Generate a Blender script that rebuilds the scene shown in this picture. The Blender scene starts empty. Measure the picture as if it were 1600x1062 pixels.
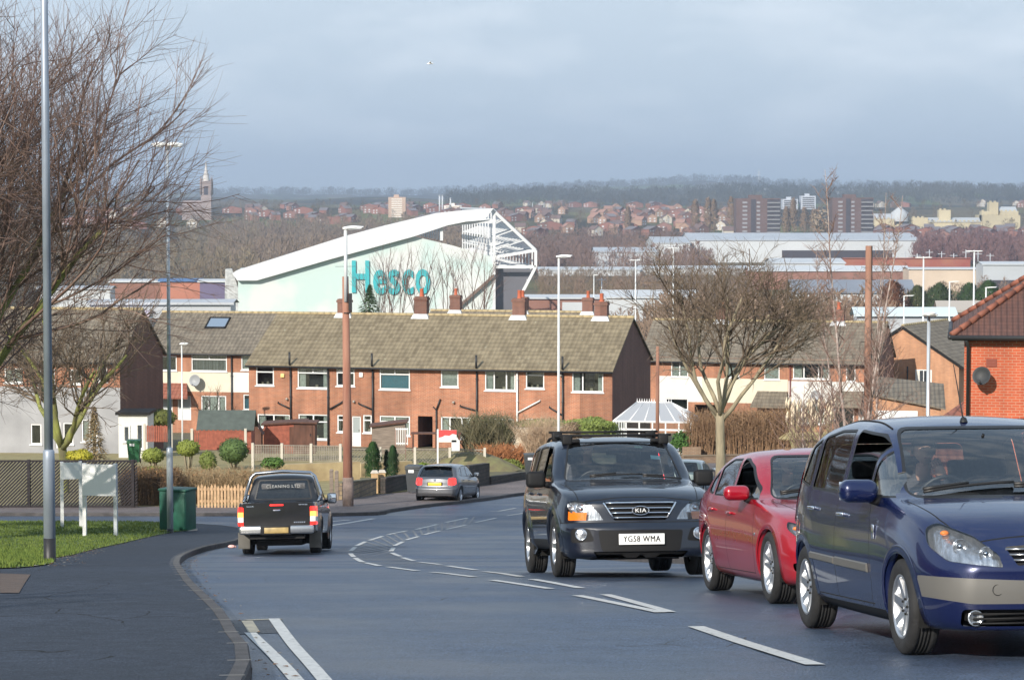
import bpy, bmesh, math, random
HAZE_D = 1.25e-4
from mathutils import Vector, Matrix, Euler
from mathutils.bvhtree import BVHTree
R = math.radians; PI = math.pi
scene = bpy.context.scene
COL = scene.collection
# ------------------------------------------------------------------ camera, world, sun, exposure
FPX = 4000.0
PITCH = math.atan(221 / FPX)
cam_d = bpy.data.cameras.new('camera'); cam = bpy.data.objects.new('camera', cam_d); COL.objects.link(cam)
cam_d.sensor_width = 36; cam_d.lens = 36 * FPX / 1600; cam_d.clip_start = 0.5; cam_d.clip_end = 40000
cam.location = (0, 0, 0); cam.rotation_euler = (PI / 2 - PITCH, 0, 0)
scene.camera = cam
SUN_EL, SUN_AZ = R(27), R(-152)          # azimuth measured from +Y clockwise: behind the camera, to its left
w = bpy.data.worlds.new('World'); scene.world = w; w.use_nodes = True
nt = w.node_tree; bg = nt.nodes['Background']
sky = nt.nodes.new('ShaderNodeTexSky'); sky.sky_type = 'NISHITA'; sky.sun_disc = False
sky.sun_elevation = SUN_EL; sky.sun_rotation = SUN_AZ; sky.altitude = 100; sky.air_density = 1.2; sky.dust_density = 2.5; sky.ozone_density = 1.5
tc = nt.nodes.new('ShaderNodeTexCoord')
mp = nt.nodes.new('ShaderNodeMapping'); mp.inputs['Scale'].default_value = (1.0, 1.0, 3.0); mp.inputs['Location'].default_value = (.37, 0, .2)
nz = nt.nodes.new('ShaderNodeTexNoise'); nz.inputs['Scale'].default_value = 13; nz.inputs['Detail'].default_value = 7; nz.inputs['Roughness'].default_value = .52
cr = nt.nodes.new('ShaderNodeValToRGB')
cr.color_ramp.elements[0].position = .46; cr.color_ramp.elements[0].color = (0, 0, 0, 1)
cr.color_ramp.elements[1].position = .74; cr.color_ramp.elements[1].color = (1, 1, 1, 1)
nt.links.new(tc.outputs['Generated'], mp.inputs['Vector']); nt.links.new(mp.outputs[0], nz.inputs['Vector']); nt.links.new(nz.outputs['Fac'], cr.inputs['Fac'])
sx = nt.nodes.new('ShaderNodeSeparateXYZ'); nt.links.new(tc.outputs['Generated'], sx.inputs[0])
gr = nt.nodes.new('ShaderNodeValToRGB')     # overcast veil colour by height above the horizon
e = gr.color_ramp.elements
e[0].position = 0.0; e[0].color = (4.9, 6.0, 7.1, 1)
e[1].position = 1.0; e[1].color = (3.0, 4.3, 6.0, 1)
for p_, c_ in ((.03, (4.9, 6.0, 7.2, 1)), (.075, (5.4, 6.4, 7.5, 1)), (.12, (5.6, 6.6, 7.6, 1)), (.35, (4.2, 5.5, 7.1, 1))):
 k = e.new(p_); k.color = c_
nt.links.new(sx.outputs['Z'], gr.inputs['Fac'])
m1 = nt.nodes.new('ShaderNodeMixRGB'); m1.inputs['Fac'].default_value = .9
nt.links.new(sky.outputs[0], m1.inputs[1]); nt.links.new(gr.outputs[0], m1.inputs[2])
m2 = nt.nodes.new('ShaderNodeMixRGB'); m2.inputs[2].default_value = (7.6, 8.3, 9.0, 1)
ml = nt.nodes.new('ShaderNodeMath'); ml.operation = 'MULTIPLY'; ml.inputs[1].default_value = .6
zr = nt.nodes.new('ShaderNodeMapRange'); zr.inputs['From Min'].default_value = .015; zr.inputs['From Max'].default_value = .07; zr.inputs['To Min'].default_value = .25; zr.inputs['To Max'].default_value = .8; nt.links.new(sx.outputs['Z'], zr.inputs['Value']); nt.links.new(zr.outputs[0], ml.inputs[1])
nt.links.new(cr.outputs[0], ml.inputs[0]); nt.links.new(ml.outputs[0], m2.inputs[0]); nt.links.new(m1.outputs[0], m2.inputs[1])
nt.links.new(m2.outputs[0], bg.inputs['Color']); bg.inputs['Strength'].default_value = 0.086
sl = bpy.data.lights.new('sun', 'SUN'); sl.energy = 4.2; sl.angle = R(.55); sl.color = (1, .93, .82)
so = bpy.data.objects.new('sun', sl); COL.objects.link(so)
SUN_DIR = Vector((math.sin(SUN_AZ) * math.cos(SUN_EL), math.cos(SUN_AZ) * math.cos(SUN_EL), math.sin(SUN_EL)))
so.rotation_euler = SUN_DIR.to_track_quat('Z', 'Y').to_euler(); so.location = (-30, -60, 60)
scene.view_settings.view_transform = 'Standard'; scene.view_settings.look = 'None'
scene.view_settings.exposure = 0.52; scene.view_settings.gamma = 1
# ------------------------------------------------------------------ helpers: ground profile, pixel rays
def pchip(pts):
 xs = [float(p[0]) for p in pts]; ys = [float(p[1]) for p in pts]; n = len(xs)
 h = [xs[i + 1] - xs[i] for i in range(n - 1)]; d = [(ys[i + 1] - ys[i]) / h[i] for i in range(n - 1)]
 m = [0.0] * n
 for i in range(1, n - 1):
  if d[i - 1] * d[i] > 0:
   w1 = 2 * h[i] + h[i - 1]; w2 = h[i] + 2 * h[i - 1]
   m[i] = (w1 + w2) / (w1 / d[i - 1] + w2 / d[i])
 m[0] = d[0]; m[-1] = d[-1]
 import bisect
 def f(x):
  if x <= xs[0]: return ys[0] + m[0] * (x - xs[0]) * 0
  if x >= xs[-1]: return ys[-1]
  i = bisect.bisect_right(xs, x) - 1; t = (x - xs[i]) / h[i]
  return (ys[i] * (1 + 2 * t) * (1 - t) ** 2 + m[i] * h[i] * t * (1 - t) ** 2 + ys[i + 1] * t * t * (3 - 2 * t) + m[i + 1] * h[i] * t * t * (t - 1))
 return f
_H = pchip([(-60, .6), (-20, -.35), (0, -1.55), (8, -2.15), (15, -2.82), (17, -3.04), (20, -3.345), (23.4, -3.70), (26.1, -4.0), (28.5, -4.28), (31.5, -4.646), (34.15, -4.996), (36, -5.24), (42, -6.03), (50, -7.09),
   (58, -8.06), (70, -9.23), (79, -10.1), (90, -11.03), (97, -11.54), (105, -12.16), (118, -12.9), (132, -13.9), (145, -14.65), (160, -15.5),
   (185, -17.0), (230, -20), (330, -26), (450, -31), (600, -35), (1000, -38), (1700, -40), (2100, -34), (2600, -22), (3300, -12), (4200, -14), (16000, -14)])
_SKY = pchip([(-.35, 300), (-.2, 301), (-.1, 303), (-.05, 305), (-.0125, 300), (.0125, 296), (.0375, 291), (.0575, 288), (.07, 283), (.0925, 285), (.1, 288), (.125, 292), (.1625, 294), (.2, 297), (.35, 300)])
def far_relief(x, y):                      # far hills: the skyline of the photograph at 9 km, a lower wooded ridge at 5.5 km
 a = max(-.34, min(.34, x / y)); k = max(0, min(1, (y - 5600) / 3400)); k = k * k * (3 - 2 * k)
 top = (310 - _SKY(a)) / FPX * 9000 + 3.0 * math.sin(a * 310 + y * .004) + 2.2 * math.sin(a * 790 + 1.3)
 r = k * (top + 14) * (y / 9000 if y < 9000 else max(0, 1 - (y - 9000) / 3500))
 b = math.exp(-((y - 5200) / 700) ** 2) * (14 + 12 * max(0, min(1, (a + .02) / .12)) + 3 * math.sin(a * 90))
 return r + b
def H(x, y): return _H(y) + (far_relief(x, y) if y > 3600 else 0)
def ray(px, py):
 u = (px - 800) / FPX; v = (531 - py) / FPX
 return Vector((u, math.cos(PITCH) + v * math.sin(PITCH), -math.sin(PITCH) + v * math.cos(PITCH)))
def P(px, py, Y):                           # the point at forward distance Y seen at that place of the photograph
 r = ray(px, py); return r * (Y / r.y)
def G(px, py, off=0.0, lo=5, hi=250):       # where the sight line meets the ground
 r = ray(px, py); s = r.z / r.y
 for _ in range(50):
  m = (lo + hi) / 2
  if s * m < _H(m) + off: hi = m
  else: lo = m
 return Vector((r.x / r.y * lo, lo, _H(lo) + off))
# ------------------------------------------------------------------ helpers: materials
def nodes_of(m):
 m.use_nodes = True; nt = m.node_tree
 return nt, nt.nodes['Principled BSDF']
MATS = {}
def mat(name, col, rough=.6, metal=0.0, var=0.0, vscale=3.0, bump=0.0, bscale=40.0, spec=.5, coat=0.0, col2=None, detail=5, emit=None, stretch=None, rvar=0.0):
 """principled with object-space noise in colour, roughness and relief"""
 if name in MATS: return MATS[name]
 m = bpy.data.materials.new(name); nt, b = nodes_of(m)
 b.inputs['Base Color'].default_value = (*col, 1); b.inputs['Roughness'].default_value = rough; b.inputs['Metallic'].default_value = metal
 b.inputs['Specular IOR Level'].default_value = spec
 b.inputs['Coat Weight'].default_value = coat; b.inputs['Coat Roughness'].default_value = .04
 if emit: b.inputs['Emission Color'].default_value = (*emit[0], 1); b.inputs['Emission Strength'].default_value = emit[1]
 tc = nt.nodes.new('ShaderNodeTexCoord'); src = tc.outputs['Object']
 if stretch:
  mp = nt.nodes.new('ShaderNodeMapping'); mp.inputs['Scale'].default_value = stretch; nt.links.new(src, mp.inputs[0]); src = mp.outputs[0]
 if var or col2:
  n = nt.nodes.new('ShaderNodeTexNoise'); n.inputs['Scale'].default_value = vscale; n.inputs['Detail'].default_value = detail; nt.links.new(src, n.inputs['Vector'])
  r = nt.nodes.new('ShaderNodeValToRGB'); r.color_ramp.elements[0].position = .32; r.color_ramp.elements[1].position = .68
  c2 = col2 if col2 else tuple(min(1, c * (1 + var)) for c in col)
  c1 = col if col2 else tuple(c * (1 - var) for c in col)
  r.color_ramp.elements[0].color = (*c1, 1); r.color_ramp.elements[1].color = (*c2, 1)
  nt.links.new(n.outputs['Fac'], r.inputs['Fac']); nt.links.new(r.outputs[0], b.inputs['Base Color'])
  if rvar:
   mr = nt.nodes.new('ShaderNodeMapRange'); mr.inputs['To Min'].default_value = max(0, rough - rvar); mr.inputs['To Max'].default_value = min(1, rough + rvar)
   nt.links.new(n.outputs['Fac'], mr.inputs['Value']); nt.links.new(mr.outputs[0], b.inputs['Roughness'])
 if bump:
  n2 = nt.nodes.new('ShaderNodeTexNoise'); n2.inputs['Scale'].default_value = bscale; n2.inputs['Detail'].default_value = 4; nt.links.new(src, n2.inputs['Vector'])
  bp = nt.nodes.new('ShaderNodeBump'); bp.inputs['Strength'].default_value = bump; bp.inputs['Distance'].default_value = .02
  nt.links.new(n2.outputs['Fac'], bp.inputs['Height']); nt.links.new(bp.outputs[0], b.inputs['Normal'])
 MATS[name] = m; return m
def wall_vec(nt):                            # object space folded so that x runs along any upright wall and y is up
 tc = nt.nodes.new('ShaderNodeTexCoord'); s = nt.nodes.new('ShaderNodeSeparateXYZ'); nt.links.new(tc.outputs['Object'], s.inputs[0])
 a = nt.nodes.new('ShaderNodeMath'); a.operation = 'ADD'; nt.links.new(s.outputs['X'], a.inputs[0]); nt.links.new(s.outputs['Y'], a.inputs[1])
 c = nt.nodes.new('ShaderNodeCombineXYZ'); nt.links.new(a.outputs[0], c.inputs['X']); nt.links.new(s.outputs['Z'], c.inputs['Y'])
 return c.outputs[0], tc, s
def brick_mat(name, c1, c2, mortar, bw=.225, bh=.075, ms=.010, rough=.85, blotch=.25, vary=None):
 if name in MATS: return MATS[name]
 m = bpy.data.materials.new(name); nt, b = nodes_of(m); v, tc, s = wall_vec(nt)
 br = nt.nodes.new('ShaderNodeTexBrick'); br.inputs['Scale'].default_value = 1; br.inputs['Brick Width'].default_value = bw; br.inputs['Row Height'].default_value = bh
 br.inputs['Mortar Size'].default_value = ms; br.inputs['Color1'].default_value = (*c1, 1); br.inputs['Color2'].default_value = (*c2, 1); br.inputs['Mortar'].default_value = (*mortar, 1)
 br.inputs['Mortar Smooth'].default_value = .2; br.inputs['Bias'].default_value = 0
 nt.links.new(v, br.inputs['Vector'])
 n = nt.nodes.new('ShaderNodeTexNoise'); n.inputs['Scale'].default_value = .8; n.inputs['Detail'].default_value = 6; nt.links.new(tc.outputs['Object'], n.inputs['Vector'])
 mr = nt.nodes.new('ShaderNodeMapRange'); mr.inputs['To Min'].default_value = 1 - blotch; mr.inputs['To Max'].default_value = 1 + blotch; nt.links.new(n.outputs['Fac'], mr.inputs['Value'])
 mx = nt.nodes.new('ShaderNodeVectorMath'); mx.operation = 'SCALE'; nt.links.new(br.outputs['Color'], mx.inputs[0]); nt.links.new(mr.outputs[0], mx.inputs['Scale'])
 dv_ = nt.nodes.new('ShaderNodeMath'); dv_.operation = 'MULTIPLY'; dv_.inputs[1].default_value = .19; nt.links.new(s.outputs['X'], dv_.inputs[0]); fl = nt.nodes.new('ShaderNodeMath'); fl.operation = 'FLOOR'; nt.links.new(dv_.outputs[0], fl.inputs[0])
 wn = nt.nodes.new('ShaderNodeTexWhiteNoise'); wn.noise_dimensions = '1D'; nt.links.new(fl.outputs[0], wn.inputs['W']); m3 = nt.nodes.new('ShaderNodeMapRange'); m3.inputs['To Min'].default_value = .80; m3.inputs['To Max'].default_value = 1.12; nt.links.new(wn.outputs['Value'], m3.inputs['Value'])
 mp3 = nt.nodes.new('ShaderNodeMapping'); mp3.inputs['Scale'].default_value = (2.2, 2.2, .25); nt.links.new(tc.outputs['Object'], mp3.inputs[0]); ns = nt.nodes.new('ShaderNodeTexNoise'); ns.inputs['Scale'].default_value = 1.0; ns.inputs['Detail'].default_value = 5; nt.links.new(mp3.outputs[0], ns.inputs['Vector'])
 m4 = nt.nodes.new('ShaderNodeMapRange'); m4.inputs['From Min'].default_value = .3; m4.inputs['From Max'].default_value = .7; m4.inputs['To Min'].default_value = .76; m4.inputs['To Max'].default_value = 1.1; nt.links.new(ns.outputs['Fac'], m4.inputs['Value']); m5 = nt.nodes.new('ShaderNodeMath'); m5.operation = 'MULTIPLY'; nt.links.new(m3.outputs[0], m5.inputs[0]); nt.links.new(m4.outputs[0], m5.inputs[1])
 mx6 = nt.nodes.new('ShaderNodeVectorMath'); mx6.operation = 'SCALE'; nt.links.new(mx.outputs[0], mx6.inputs[0]); nt.links.new(m5.outputs[0], mx6.inputs['Scale'])
 nt.links.new(mx6.outputs[0], b.inputs['Base Color']); b.inputs['Roughness'].default_value = rough
 bp = nt.nodes.new('ShaderNodeBump'); bp.inputs['Strength'].default_value = .35; bp.inputs['Distance'].default_value = .01; bp.invert = True
 nt.links.new(br.outputs['Fac'], bp.inputs['Height']); nt.links.new(bp.outputs[0], b.inputs['Normal'])
 MATS[name] = m; return m
def tile_mat(name, c1, c2, tw=.30, th=.34, rough=.9, lichen=(.35, .33, .24), axis='Y'):
 """interlocking roof tiles: rolls along X, courses along the slope (taken from height)"""
 if name in MATS: return MATS[name]
 m = bpy.data.materials.new(name); nt, b = nodes_of(m)
 tc = nt.nodes.new('ShaderNodeTexCoord'); s = nt.nodes.new('ShaderNodeSeparateXYZ'); nt.links.new(tc.outputs['Object'], s.inputs[0])
 def M(op, a, bb=None):
  k = nt.nodes.new('ShaderNodeMath'); k.operation = op
  for i, q in enumerate((a, bb)):
   if q is None: continue
   if isinstance(q, (int, float)): k.inputs[i].default_value = q
   else: nt.links.new(q, k.inputs[i])
  return k.outputs[0]
 row = M('DIVIDE', s.outputs['Z'], th * .62); fr = M('FRACT', row); rid = M('FLOOR', row)
 cx = M('ADD', M('DIVIDE', s.outputs['X' if axis == 'Y' else 'Y'], tw), M('MULTIPLY', rid, 0.0)); fx = M('FRACT', cx); cid = M('FLOOR', cx)
 roll = M('SINE', M('MULTIPLY', fx, 2 * PI))
 cc = nt.nodes.new('ShaderNodeCombineXYZ'); nt.links.new(cid, cc.inputs[0]); nt.links.new(rid, cc.inputs[1])
 wn = nt.nodes.new('ShaderNodeTexWhiteNoise'); wn.noise_dimensions = '2D'; nt.links.new(cc.outputs[0], wn.inputs['Vector'])
 n = nt.nodes.new('ShaderNodeTexNoise'); n.inputs['Scale'].default_value = .55; n.inputs['Detail'].default_value = 8; nt.links.new(tc.outputs['Object'], n.inputs['Vector'])
 fac = M('ADD', M('MULTIPLY', wn.outputs['Value'], .45), M('MULTIPLY', n.outputs['Fac'], .6))
 r = nt.nodes.new('ShaderNodeValToRGB'); r.color_ramp.elements[0].position = .2; r.color_ramp.elements[1].position = .85
 r.color_ramp.elements[0].color = (*c1, 1); r.color_ramp.elements[1].color = (*c2, 1); nt.links.new(fac, r.inputs['Fac'])
 n3 = nt.nodes.new('ShaderNodeTexNoise'); n3.inputs['Scale'].default_value = 5; n3.inputs['Detail'].default_value = 6; nt.links.new(tc.outputs['Object'], n3.inputs['Vector'])
 r3 = nt.nodes.new('ShaderNodeValToRGB'); r3.color_ramp.elements[0].position = .66; r3.color_ramp.elements[1].position = .74; nt.links.new(n3.outputs['Fac'], r3.inputs['Fac'])
 mx = nt.nodes.new('ShaderNodeMixRGB'); nt.links.new(r3.outputs[0], mx.inputs[0]); nt.links.new(r.outputs[0], mx.inputs[1]); mx.inputs[2].default_value = (*lichen, 1)
 edge = M('LESS_THAN', fr, .13); mx2 = nt.nodes.new('ShaderNodeMixRGB'); mx2.blend_type = 'MULTIPLY'; nt.links.new(M('MULTIPLY', edge, .55), mx2.inputs[0]); nt.links.new(mx.outputs[0], mx2.inputs[1]); mx2.inputs[2].default_value = (.25, .22, .2, 1)
 nt.links.new(mx2.outputs[0], b.inputs['Base Color']); b.inputs['Roughness'].default_value = rough
 hgt = M('ADD', M('MULTIPLY', roll, .5), M('MULTIPLY', M('SUBTRACT', 1, fr), .8))
 bp = nt.nodes.new('ShaderNodeBump'); bp.inputs['Strength'].default_value = .9; bp.inputs['Distance'].default_value = .05
 nt.links.new(hgt, bp.inputs['Height']); nt.links.new(bp.outputs[0], b.inputs['Normal'])
 MATS[name] = m; return m
def glass_mat(name, tint=(.35, .4, .38), refl=(1, 1, 1), rough=.015, ior=1.5, base=.0):
 if name in MATS: return MATS[name]
 m = bpy.data.materials.new(name); m.use_nodes = True; nt = m.node_tree; nt.nodes.clear()
 o = nt.nodes.new('ShaderNodeOutputMaterial'); t = nt.nodes.new('ShaderNodeBsdfTransparent'); t.inputs[0].default_value = (*tint, 1)
 g = nt.nodes.new('ShaderNodeBsdfGlossy'); g.inputs['Color'].default_value = (*refl, 1); g.inputs['Roughness'].default_value = rough
 f = nt.nodes.new('ShaderNodeFresnel'); f.inputs['IOR'].default_value = ior
 a = nt.nodes.new('ShaderNodeMath'); a.operation = 'ADD'; a.use_clamp = True; a.inputs[1].default_value = base; nt.links.new(f.outputs[0], a.inputs[0])
 x = nt.nodes.new('ShaderNodeMixShader'); nt.links.new(a.outputs[0], x.inputs[0]); nt.links.new(t.outputs[0], x.inputs[1]); nt.links.new(g.outputs[0], x.inputs[2]); nt.links.new(x.outputs[0], o.inputs[0])
 MATS[name] = m; return m
# ------------------------------------------------------------------ helpers: meshes and objects
class MB:
 def __init__(s): s.v = []; s.f = []; s.m = []; s.s = []
 def add(s, vs, fs, mi=0, smooth=False, M=None):
  n = len(s.v)
  s.v += [tuple(M @ Vector(v)) for v in vs] if M is not None else [tuple(v) for v in vs]
  s.f += [tuple(i + n for i in f) for f in fs]; s.m += [mi] * len(fs); s.s += [smooth] * len(fs)
  return s
 def box(s, c, d, mi=0, M=None, rz=0.0, taper=1.0):
  x, y, z = d[0] / 2, d[1] / 2, d[2] / 2
  vs = [(sx * x * (taper if sz > 0 else 1), sy * y * (taper if sz > 0 else 1), sz * z) for sz in (-1, 1) for sy in (-1, 1) for sx in (-1, 1)]
  T = Matrix.Translation(c) @ Matrix.Rotation(rz, 4, 'Z')
  if M is not None: T = M @ T
  return s.add(vs, [(0, 2, 3, 1), (4, 5, 7, 6), (0, 1, 5, 4), (2, 6, 7, 3), (0, 4, 6, 2), (1, 3, 7, 5)], mi, False, T)
 def bbox(s, a, b, mi=0, M=None):         # box by opposite corners
  return s.box([(a[i] + b[i]) / 2 for i in range(3)], [abs(b[i] - a[i]) for i in range(3)], mi, M)
 def rbox(s, c, d, r=.03, mi=0, M=None, n=3):   # rounded box
  bm = bmesh.new(); bmesh.ops.create_cube(bm, size=1); bmesh.ops.scale(bm, vec=d, verts=bm.verts)
  bmesh.ops.bevel(bm, geom=list(bm.edges), offset=min(r, min(d) * .49), segments=n, affect='EDGES', profile=.5)
  T = Matrix.Translation(c)
  if M is not None: T = M @ T
  s.add([v.co for v in bm.verts], [[v.index for v in f.verts] for f in bm.faces], mi, True, T); bm.free(); return s
 def tube(s, pts, r, n=8, mi=0, cap=True, M=None):
  pts = [Vector(p) for p in pts]; rs = r if isinstance(r, (list, tuple)) else [r] * len(pts)
  vs = []; fs = []; up = None
  for i, p in enumerate(pts):
   d = (pts[min(i + 1, len(pts) - 1)] - pts[max(i - 1, 0)]).normalized()
   if up is None: up = d.orthogonal().normalized()
   up = (up - d * up.dot(d)); up = up.normalized() if up.length > 1e-6 else d.orthogonal().normalized()
   q = d.cross(up)
   for k in range(n):
    a = 2 * PI * k / n; vs.append(p + (up * math.cos(a) + q * math.sin(a)) * rs[i])
  for i in range(len(pts) - 1):
   for k in range(n):
    k2 = (k + 1) % n; fs.append((i * n + k, i * n + k2, (i + 1) * n + k2, (i + 1) * n + k))
  if cap and n > 2: fs.append(tuple(reversed(range(n)))); fs.append(tuple((len(pts) - 1) * n + k for k in range(n)))
  return s.add(vs, fs, mi, n > 4, M)
 def lathe(s, prof, n=24, mi=0, M=None, smooth=True, closed=False):   # prof (r, z) about z
  vs = []; fs = []
  for r, z in prof:
   for k in range(n): a = 2 * PI * k / n; vs.append((r * math.cos(a), r * math.sin(a), z))
  for i in range(len(prof) - 1):
   for k in range(n):
    k2 = (k + 1) % n; fs.append((i * n + k, i * n + k2, (i + 1) * n + k2, (i + 1) * n + k))
  return s.add(vs, fs, mi, smooth, M)
 def quad(s, a, b, c, d, mi=0): return s.add([a, b, c, d], [(0, 1, 2, 3)], mi)
 def prism(s, poly, z0, z1, mi=0, M=None):  # polygon in xy extruded in z
  n = len(poly); vs = [(x, y, z0) for x, y in poly] + [(x, y, z1) for x, y in poly]
  fs = [tuple(reversed(range(n))), tuple(range(n, 2 * n))] + [(i, (i + 1) % n, n + (i + 1) % n, n + i) for i in range(n)]
  return s.add(vs, fs, mi, False, M)
 def ball(s, c, r, n=10, mi=0, M=None):
  rx, ry, rz = r if isinstance(r, (tuple, list)) else (r, r, r)
  vs = []; fs = []; m = max(4, n // 2 + 1)
  for i in range(m + 1):
   t = PI * i / m
   for k in range(n): a = 2 * PI * k / n; vs.append((c[0] + rx * math.sin(t) * math.cos(a), c[1] + ry * math.sin(t) * math.sin(a), c[2] - rz * math.cos(t)))
  for i in range(m):
   for k in range(n): k2 = (k + 1) % n; fs.append((i * n + k, i * n + k2, (i + 1) * n + k2, (i + 1) * n + k))
  return s.add(vs, fs, mi, True, M)
 def build(s, name, mats, parent=None, loc=None):
  me = bpy.data.meshes.new(name); me.from_pydata(s.v, [], s.f)
  if not isinstance(mats, (list, tuple)): mats = [mats]
  for m in mats: me.materials.append(m)
  me.polygons.foreach_set('material_index', s.m); me.polygons.foreach_set('use_smooth', s.s); me.update()
  o = bpy.data.objects.new(name, me); COL.objects.link(o)
  if parent is not None: o.parent = parent
  if loc is not None: o.location = loc
  return o
def tag(o, label=None, cat=None, group=None, kind=None):
 if label: o['label'] = label
 if cat: o['category'] = cat
 if group: o['group'] = group
 if kind: o['kind'] = kind
 return o
def thing(name, label, cat, loc=(0, 0, 0), rz=0.0, group=None, quat=None):
 o = bpy.data.objects.new(name, None); COL.objects.link(o); o.location = loc; o.empty_display_size = .2
 o.rotation_euler = quat.to_euler() if quat is not None else (0, 0, rz)
 return tag(o, label, cat, group)
KIDS = {}
def dup(root, loc, rz=None, label=None, group=None, scale=None):
 kids = {}
 for o in bpy.data.objects:
  if o.parent is not None: kids.setdefault(o.parent, []).append(o)
 def cp(o, parent):
  c = o.copy(); COL.objects.link(c)
  if parent is not None: c.parent = parent
  for k in kids.get(o, []): cp(k, c)
  return c
 r = cp(root, None); r.location = loc
 if rz is not None: r.rotation_euler = (0, 0, rz)
 if label: r['label'] = label
 if group: r['group'] = group
 if scale is not None: r.scale = scale if isinstance(scale, (tuple, list)) else (scale,) * 3
 return r
def text_mesh(txt, size, depth=.002, bold=.0, sx=1.0):
 cu = bpy.data.curves.new('text', 'FONT'); cu.body = txt; cu.size = size; cu.extrude = depth; cu.offset = bold; cu.align_x = 'CENTER'; cu.align_y = 'CENTER'; cu.resolution_u = 3; cu.space_character = 1.12
 o = bpy.data.objects.new('text', cu); COL.objects.link(o); bpy.context.view_layer.update()
 me = bpy.data.meshes.new_from_object(o); vs = [(v.co.x * sx, v.co.y, v.co.z) for v in me.vertices]; fs = [tuple(p.vertices) for p in me.polygons]
 bpy.data.objects.remove(o); bpy.data.curves.remove(cu); bpy.data.meshes.remove(me)
 return vs, fs
def ground_quat(heading, x, y):
 """orientation for something standing on the slope, its local +X along heading (radians from +X)"""
 sl = (_H(y + 1) - _H(y - 1)) / 2
 n = Vector((0, -sl, 1)).normalized(); f = Vector((math.cos(heading), math.sin(heading), math.sin(heading) * sl)).normalized()
 l = n.cross(f); return Matrix((f, l, n)).transposed().to_quaternion()
# ------------------------------------------------------------------ vehicles
def paint(name, col, metal=.35, flake=.25, rough=.32, dirt=.0):
 if name in MATS: return MATS[name]
 m = mat(name, col, rough=rough, metal=metal, coat=1.0, var=.06, vscale=1.5)
 nt = m.node_tree; b = nt.nodes['Principled BSDF']
 tc = nt.nodes.new('ShaderNodeTexCoord'); s = nt.nodes.new('ShaderNodeSeparateXYZ'); nt.links.new(tc.outputs['Object'], s.inputs[0])
 n = nt.nodes.new('ShaderNodeTexNoise'); n.inputs['Scale'].default_value = 6; n.inputs['Detail'].default_value = 8; nt.links.new(tc.outputs['Object'], n.inputs['Vector'])
 mr = nt.nodes.new('ShaderNodeMapRange'); mr.inputs['From Min'].default_value = .85; mr.inputs['From Max'].default_value = .15; mr.inputs['To Max'].default_value = dirt * 2; nt.links.new(s.outputs['Z'], mr.inputs['Value'])
 mu = nt.nodes.new('ShaderNodeMath'); mu.operation = 'MULTIPLY'; mu.use_clamp = True; nt.links.new(mr.outputs[0], mu.inputs[0]); nt.links.new(n.outputs['Fac'], mu.inputs[1])
 mx = nt.nodes.new('ShaderNodeMixRGB'); src = b.inputs['Base Color'].links[0].from_socket
 nt.links.new(mu.outputs[0], mx.inputs[0]); nt.links.new(src, mx.inputs[1]); mx.inputs[2].default_value = (.16, .14, .12, 1); nt.links.new(mx.outputs[0], b.inputs['Base Color'])
 r2 = nt.nodes.new('ShaderNodeMapRange'); r2.inputs['To Min'].default_value = rough; r2.inputs['To Max'].default_value = .75; nt.links.new(mu.outputs[0], r2.inputs['Value']); nt.links.new(r2.outputs[0], b.inputs['Roughness'])
 r3 = nt.nodes.new('ShaderNodeMapRange'); r3.inputs['To Min'].default_value = 1; r3.inputs['To Max'].default_value = .1; nt.links.new(mu.outputs[0], r3.inputs['Value']); nt.links.new(r3.outputs[0], b.inputs['Coat Weight'])
 o = nt.nodes['Material Output']; g = nt.nodes.new('ShaderNodeNewGeometry'); d = nt.nodes.new('ShaderNodeBsdfDiffuse'); d.inputs[0].default_value = (.03, .03, .032, 1)
 ms = nt.nodes.new('ShaderNodeMixShader'); nt.links.new(g.outputs['Backfacing'], ms.inputs[0]); nt.links.new(b.outputs[0], ms.inputs[1]); nt.links.new(d.outputs[0], ms.inputs[2]); nt.links.new(ms.outputs[0], o.inputs[0])
 return m
RUB = mat('black_rubber', (.012, .012, .013), rough=.5)
TRIM = mat('black_plastic_trim', (.012, .012, .013), rough=.6, bump=.1, bscale=300, spec=.2)
GAP = mat('panel_gap', (.004, .004, .004), rough=.9)
TYRE = mat('tyre_rubber', (.016, .016, .017), rough=.82, var=.3, vscale=12, bump=.3, bscale=60)
ALLOY = mat('alloy_wheel', (.55, .56, .58), rough=.28, metal=.9, var=.12, vscale=9)
DISC = mat('brake_disc', (.12, .11, .10), rough=.6, metal=.6)
CHROME = mat('chrome', (.75, .77, .8), rough=.08, metal=1)
REFL = mat('lamp_reflector', (.50, .52, .55), rough=.22, metal=.85, var=.35, vscale=14, bump=.25, bscale=22, stretch=(1, 2.2, .5))
AMBER = mat('amber_lens', (.85, .22, .02), rough=.15, coat=1)
REDL = mat('red_lamp_lens', (.55, .008, .01), rough=.12, coat=1)
REDON = mat('red_lamp_lit', (.8, .01, .01), rough=.12, coat=1, emit=((1, .03, .02), 1.6))
AMBON = mat('amber_lamp_lit', (.9, .3, .05), rough=.12, coat=1, emit=((1, .35, .08), 1.5))
LENS = glass_mat('clear_lens', tint=(.95, .96, .97), base=.02)
WSCR = glass_mat('windscreen_glass', tint=(.94, .97, .96), base=.07)
SGLS = glass_mat('side_window_glass', tint=(.42, .47, .46), base=.16)
DGLS = glass_mat('privacy_glass', tint=(.08, .09, .09), base=.05)
CABIN = mat('cabin_fabric', (.10, .10, .105), rough=.9, var=.3, vscale=20)
DASHM = mat('dashboard_plastic', (.03, .03, .033), rough=.6)
WPLATE = mat('white_plate', (.82, .82, .80), rough=.35)
YPLATE = mat('yellow_plate', (.75, .52, .06), rough=.35)
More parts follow.
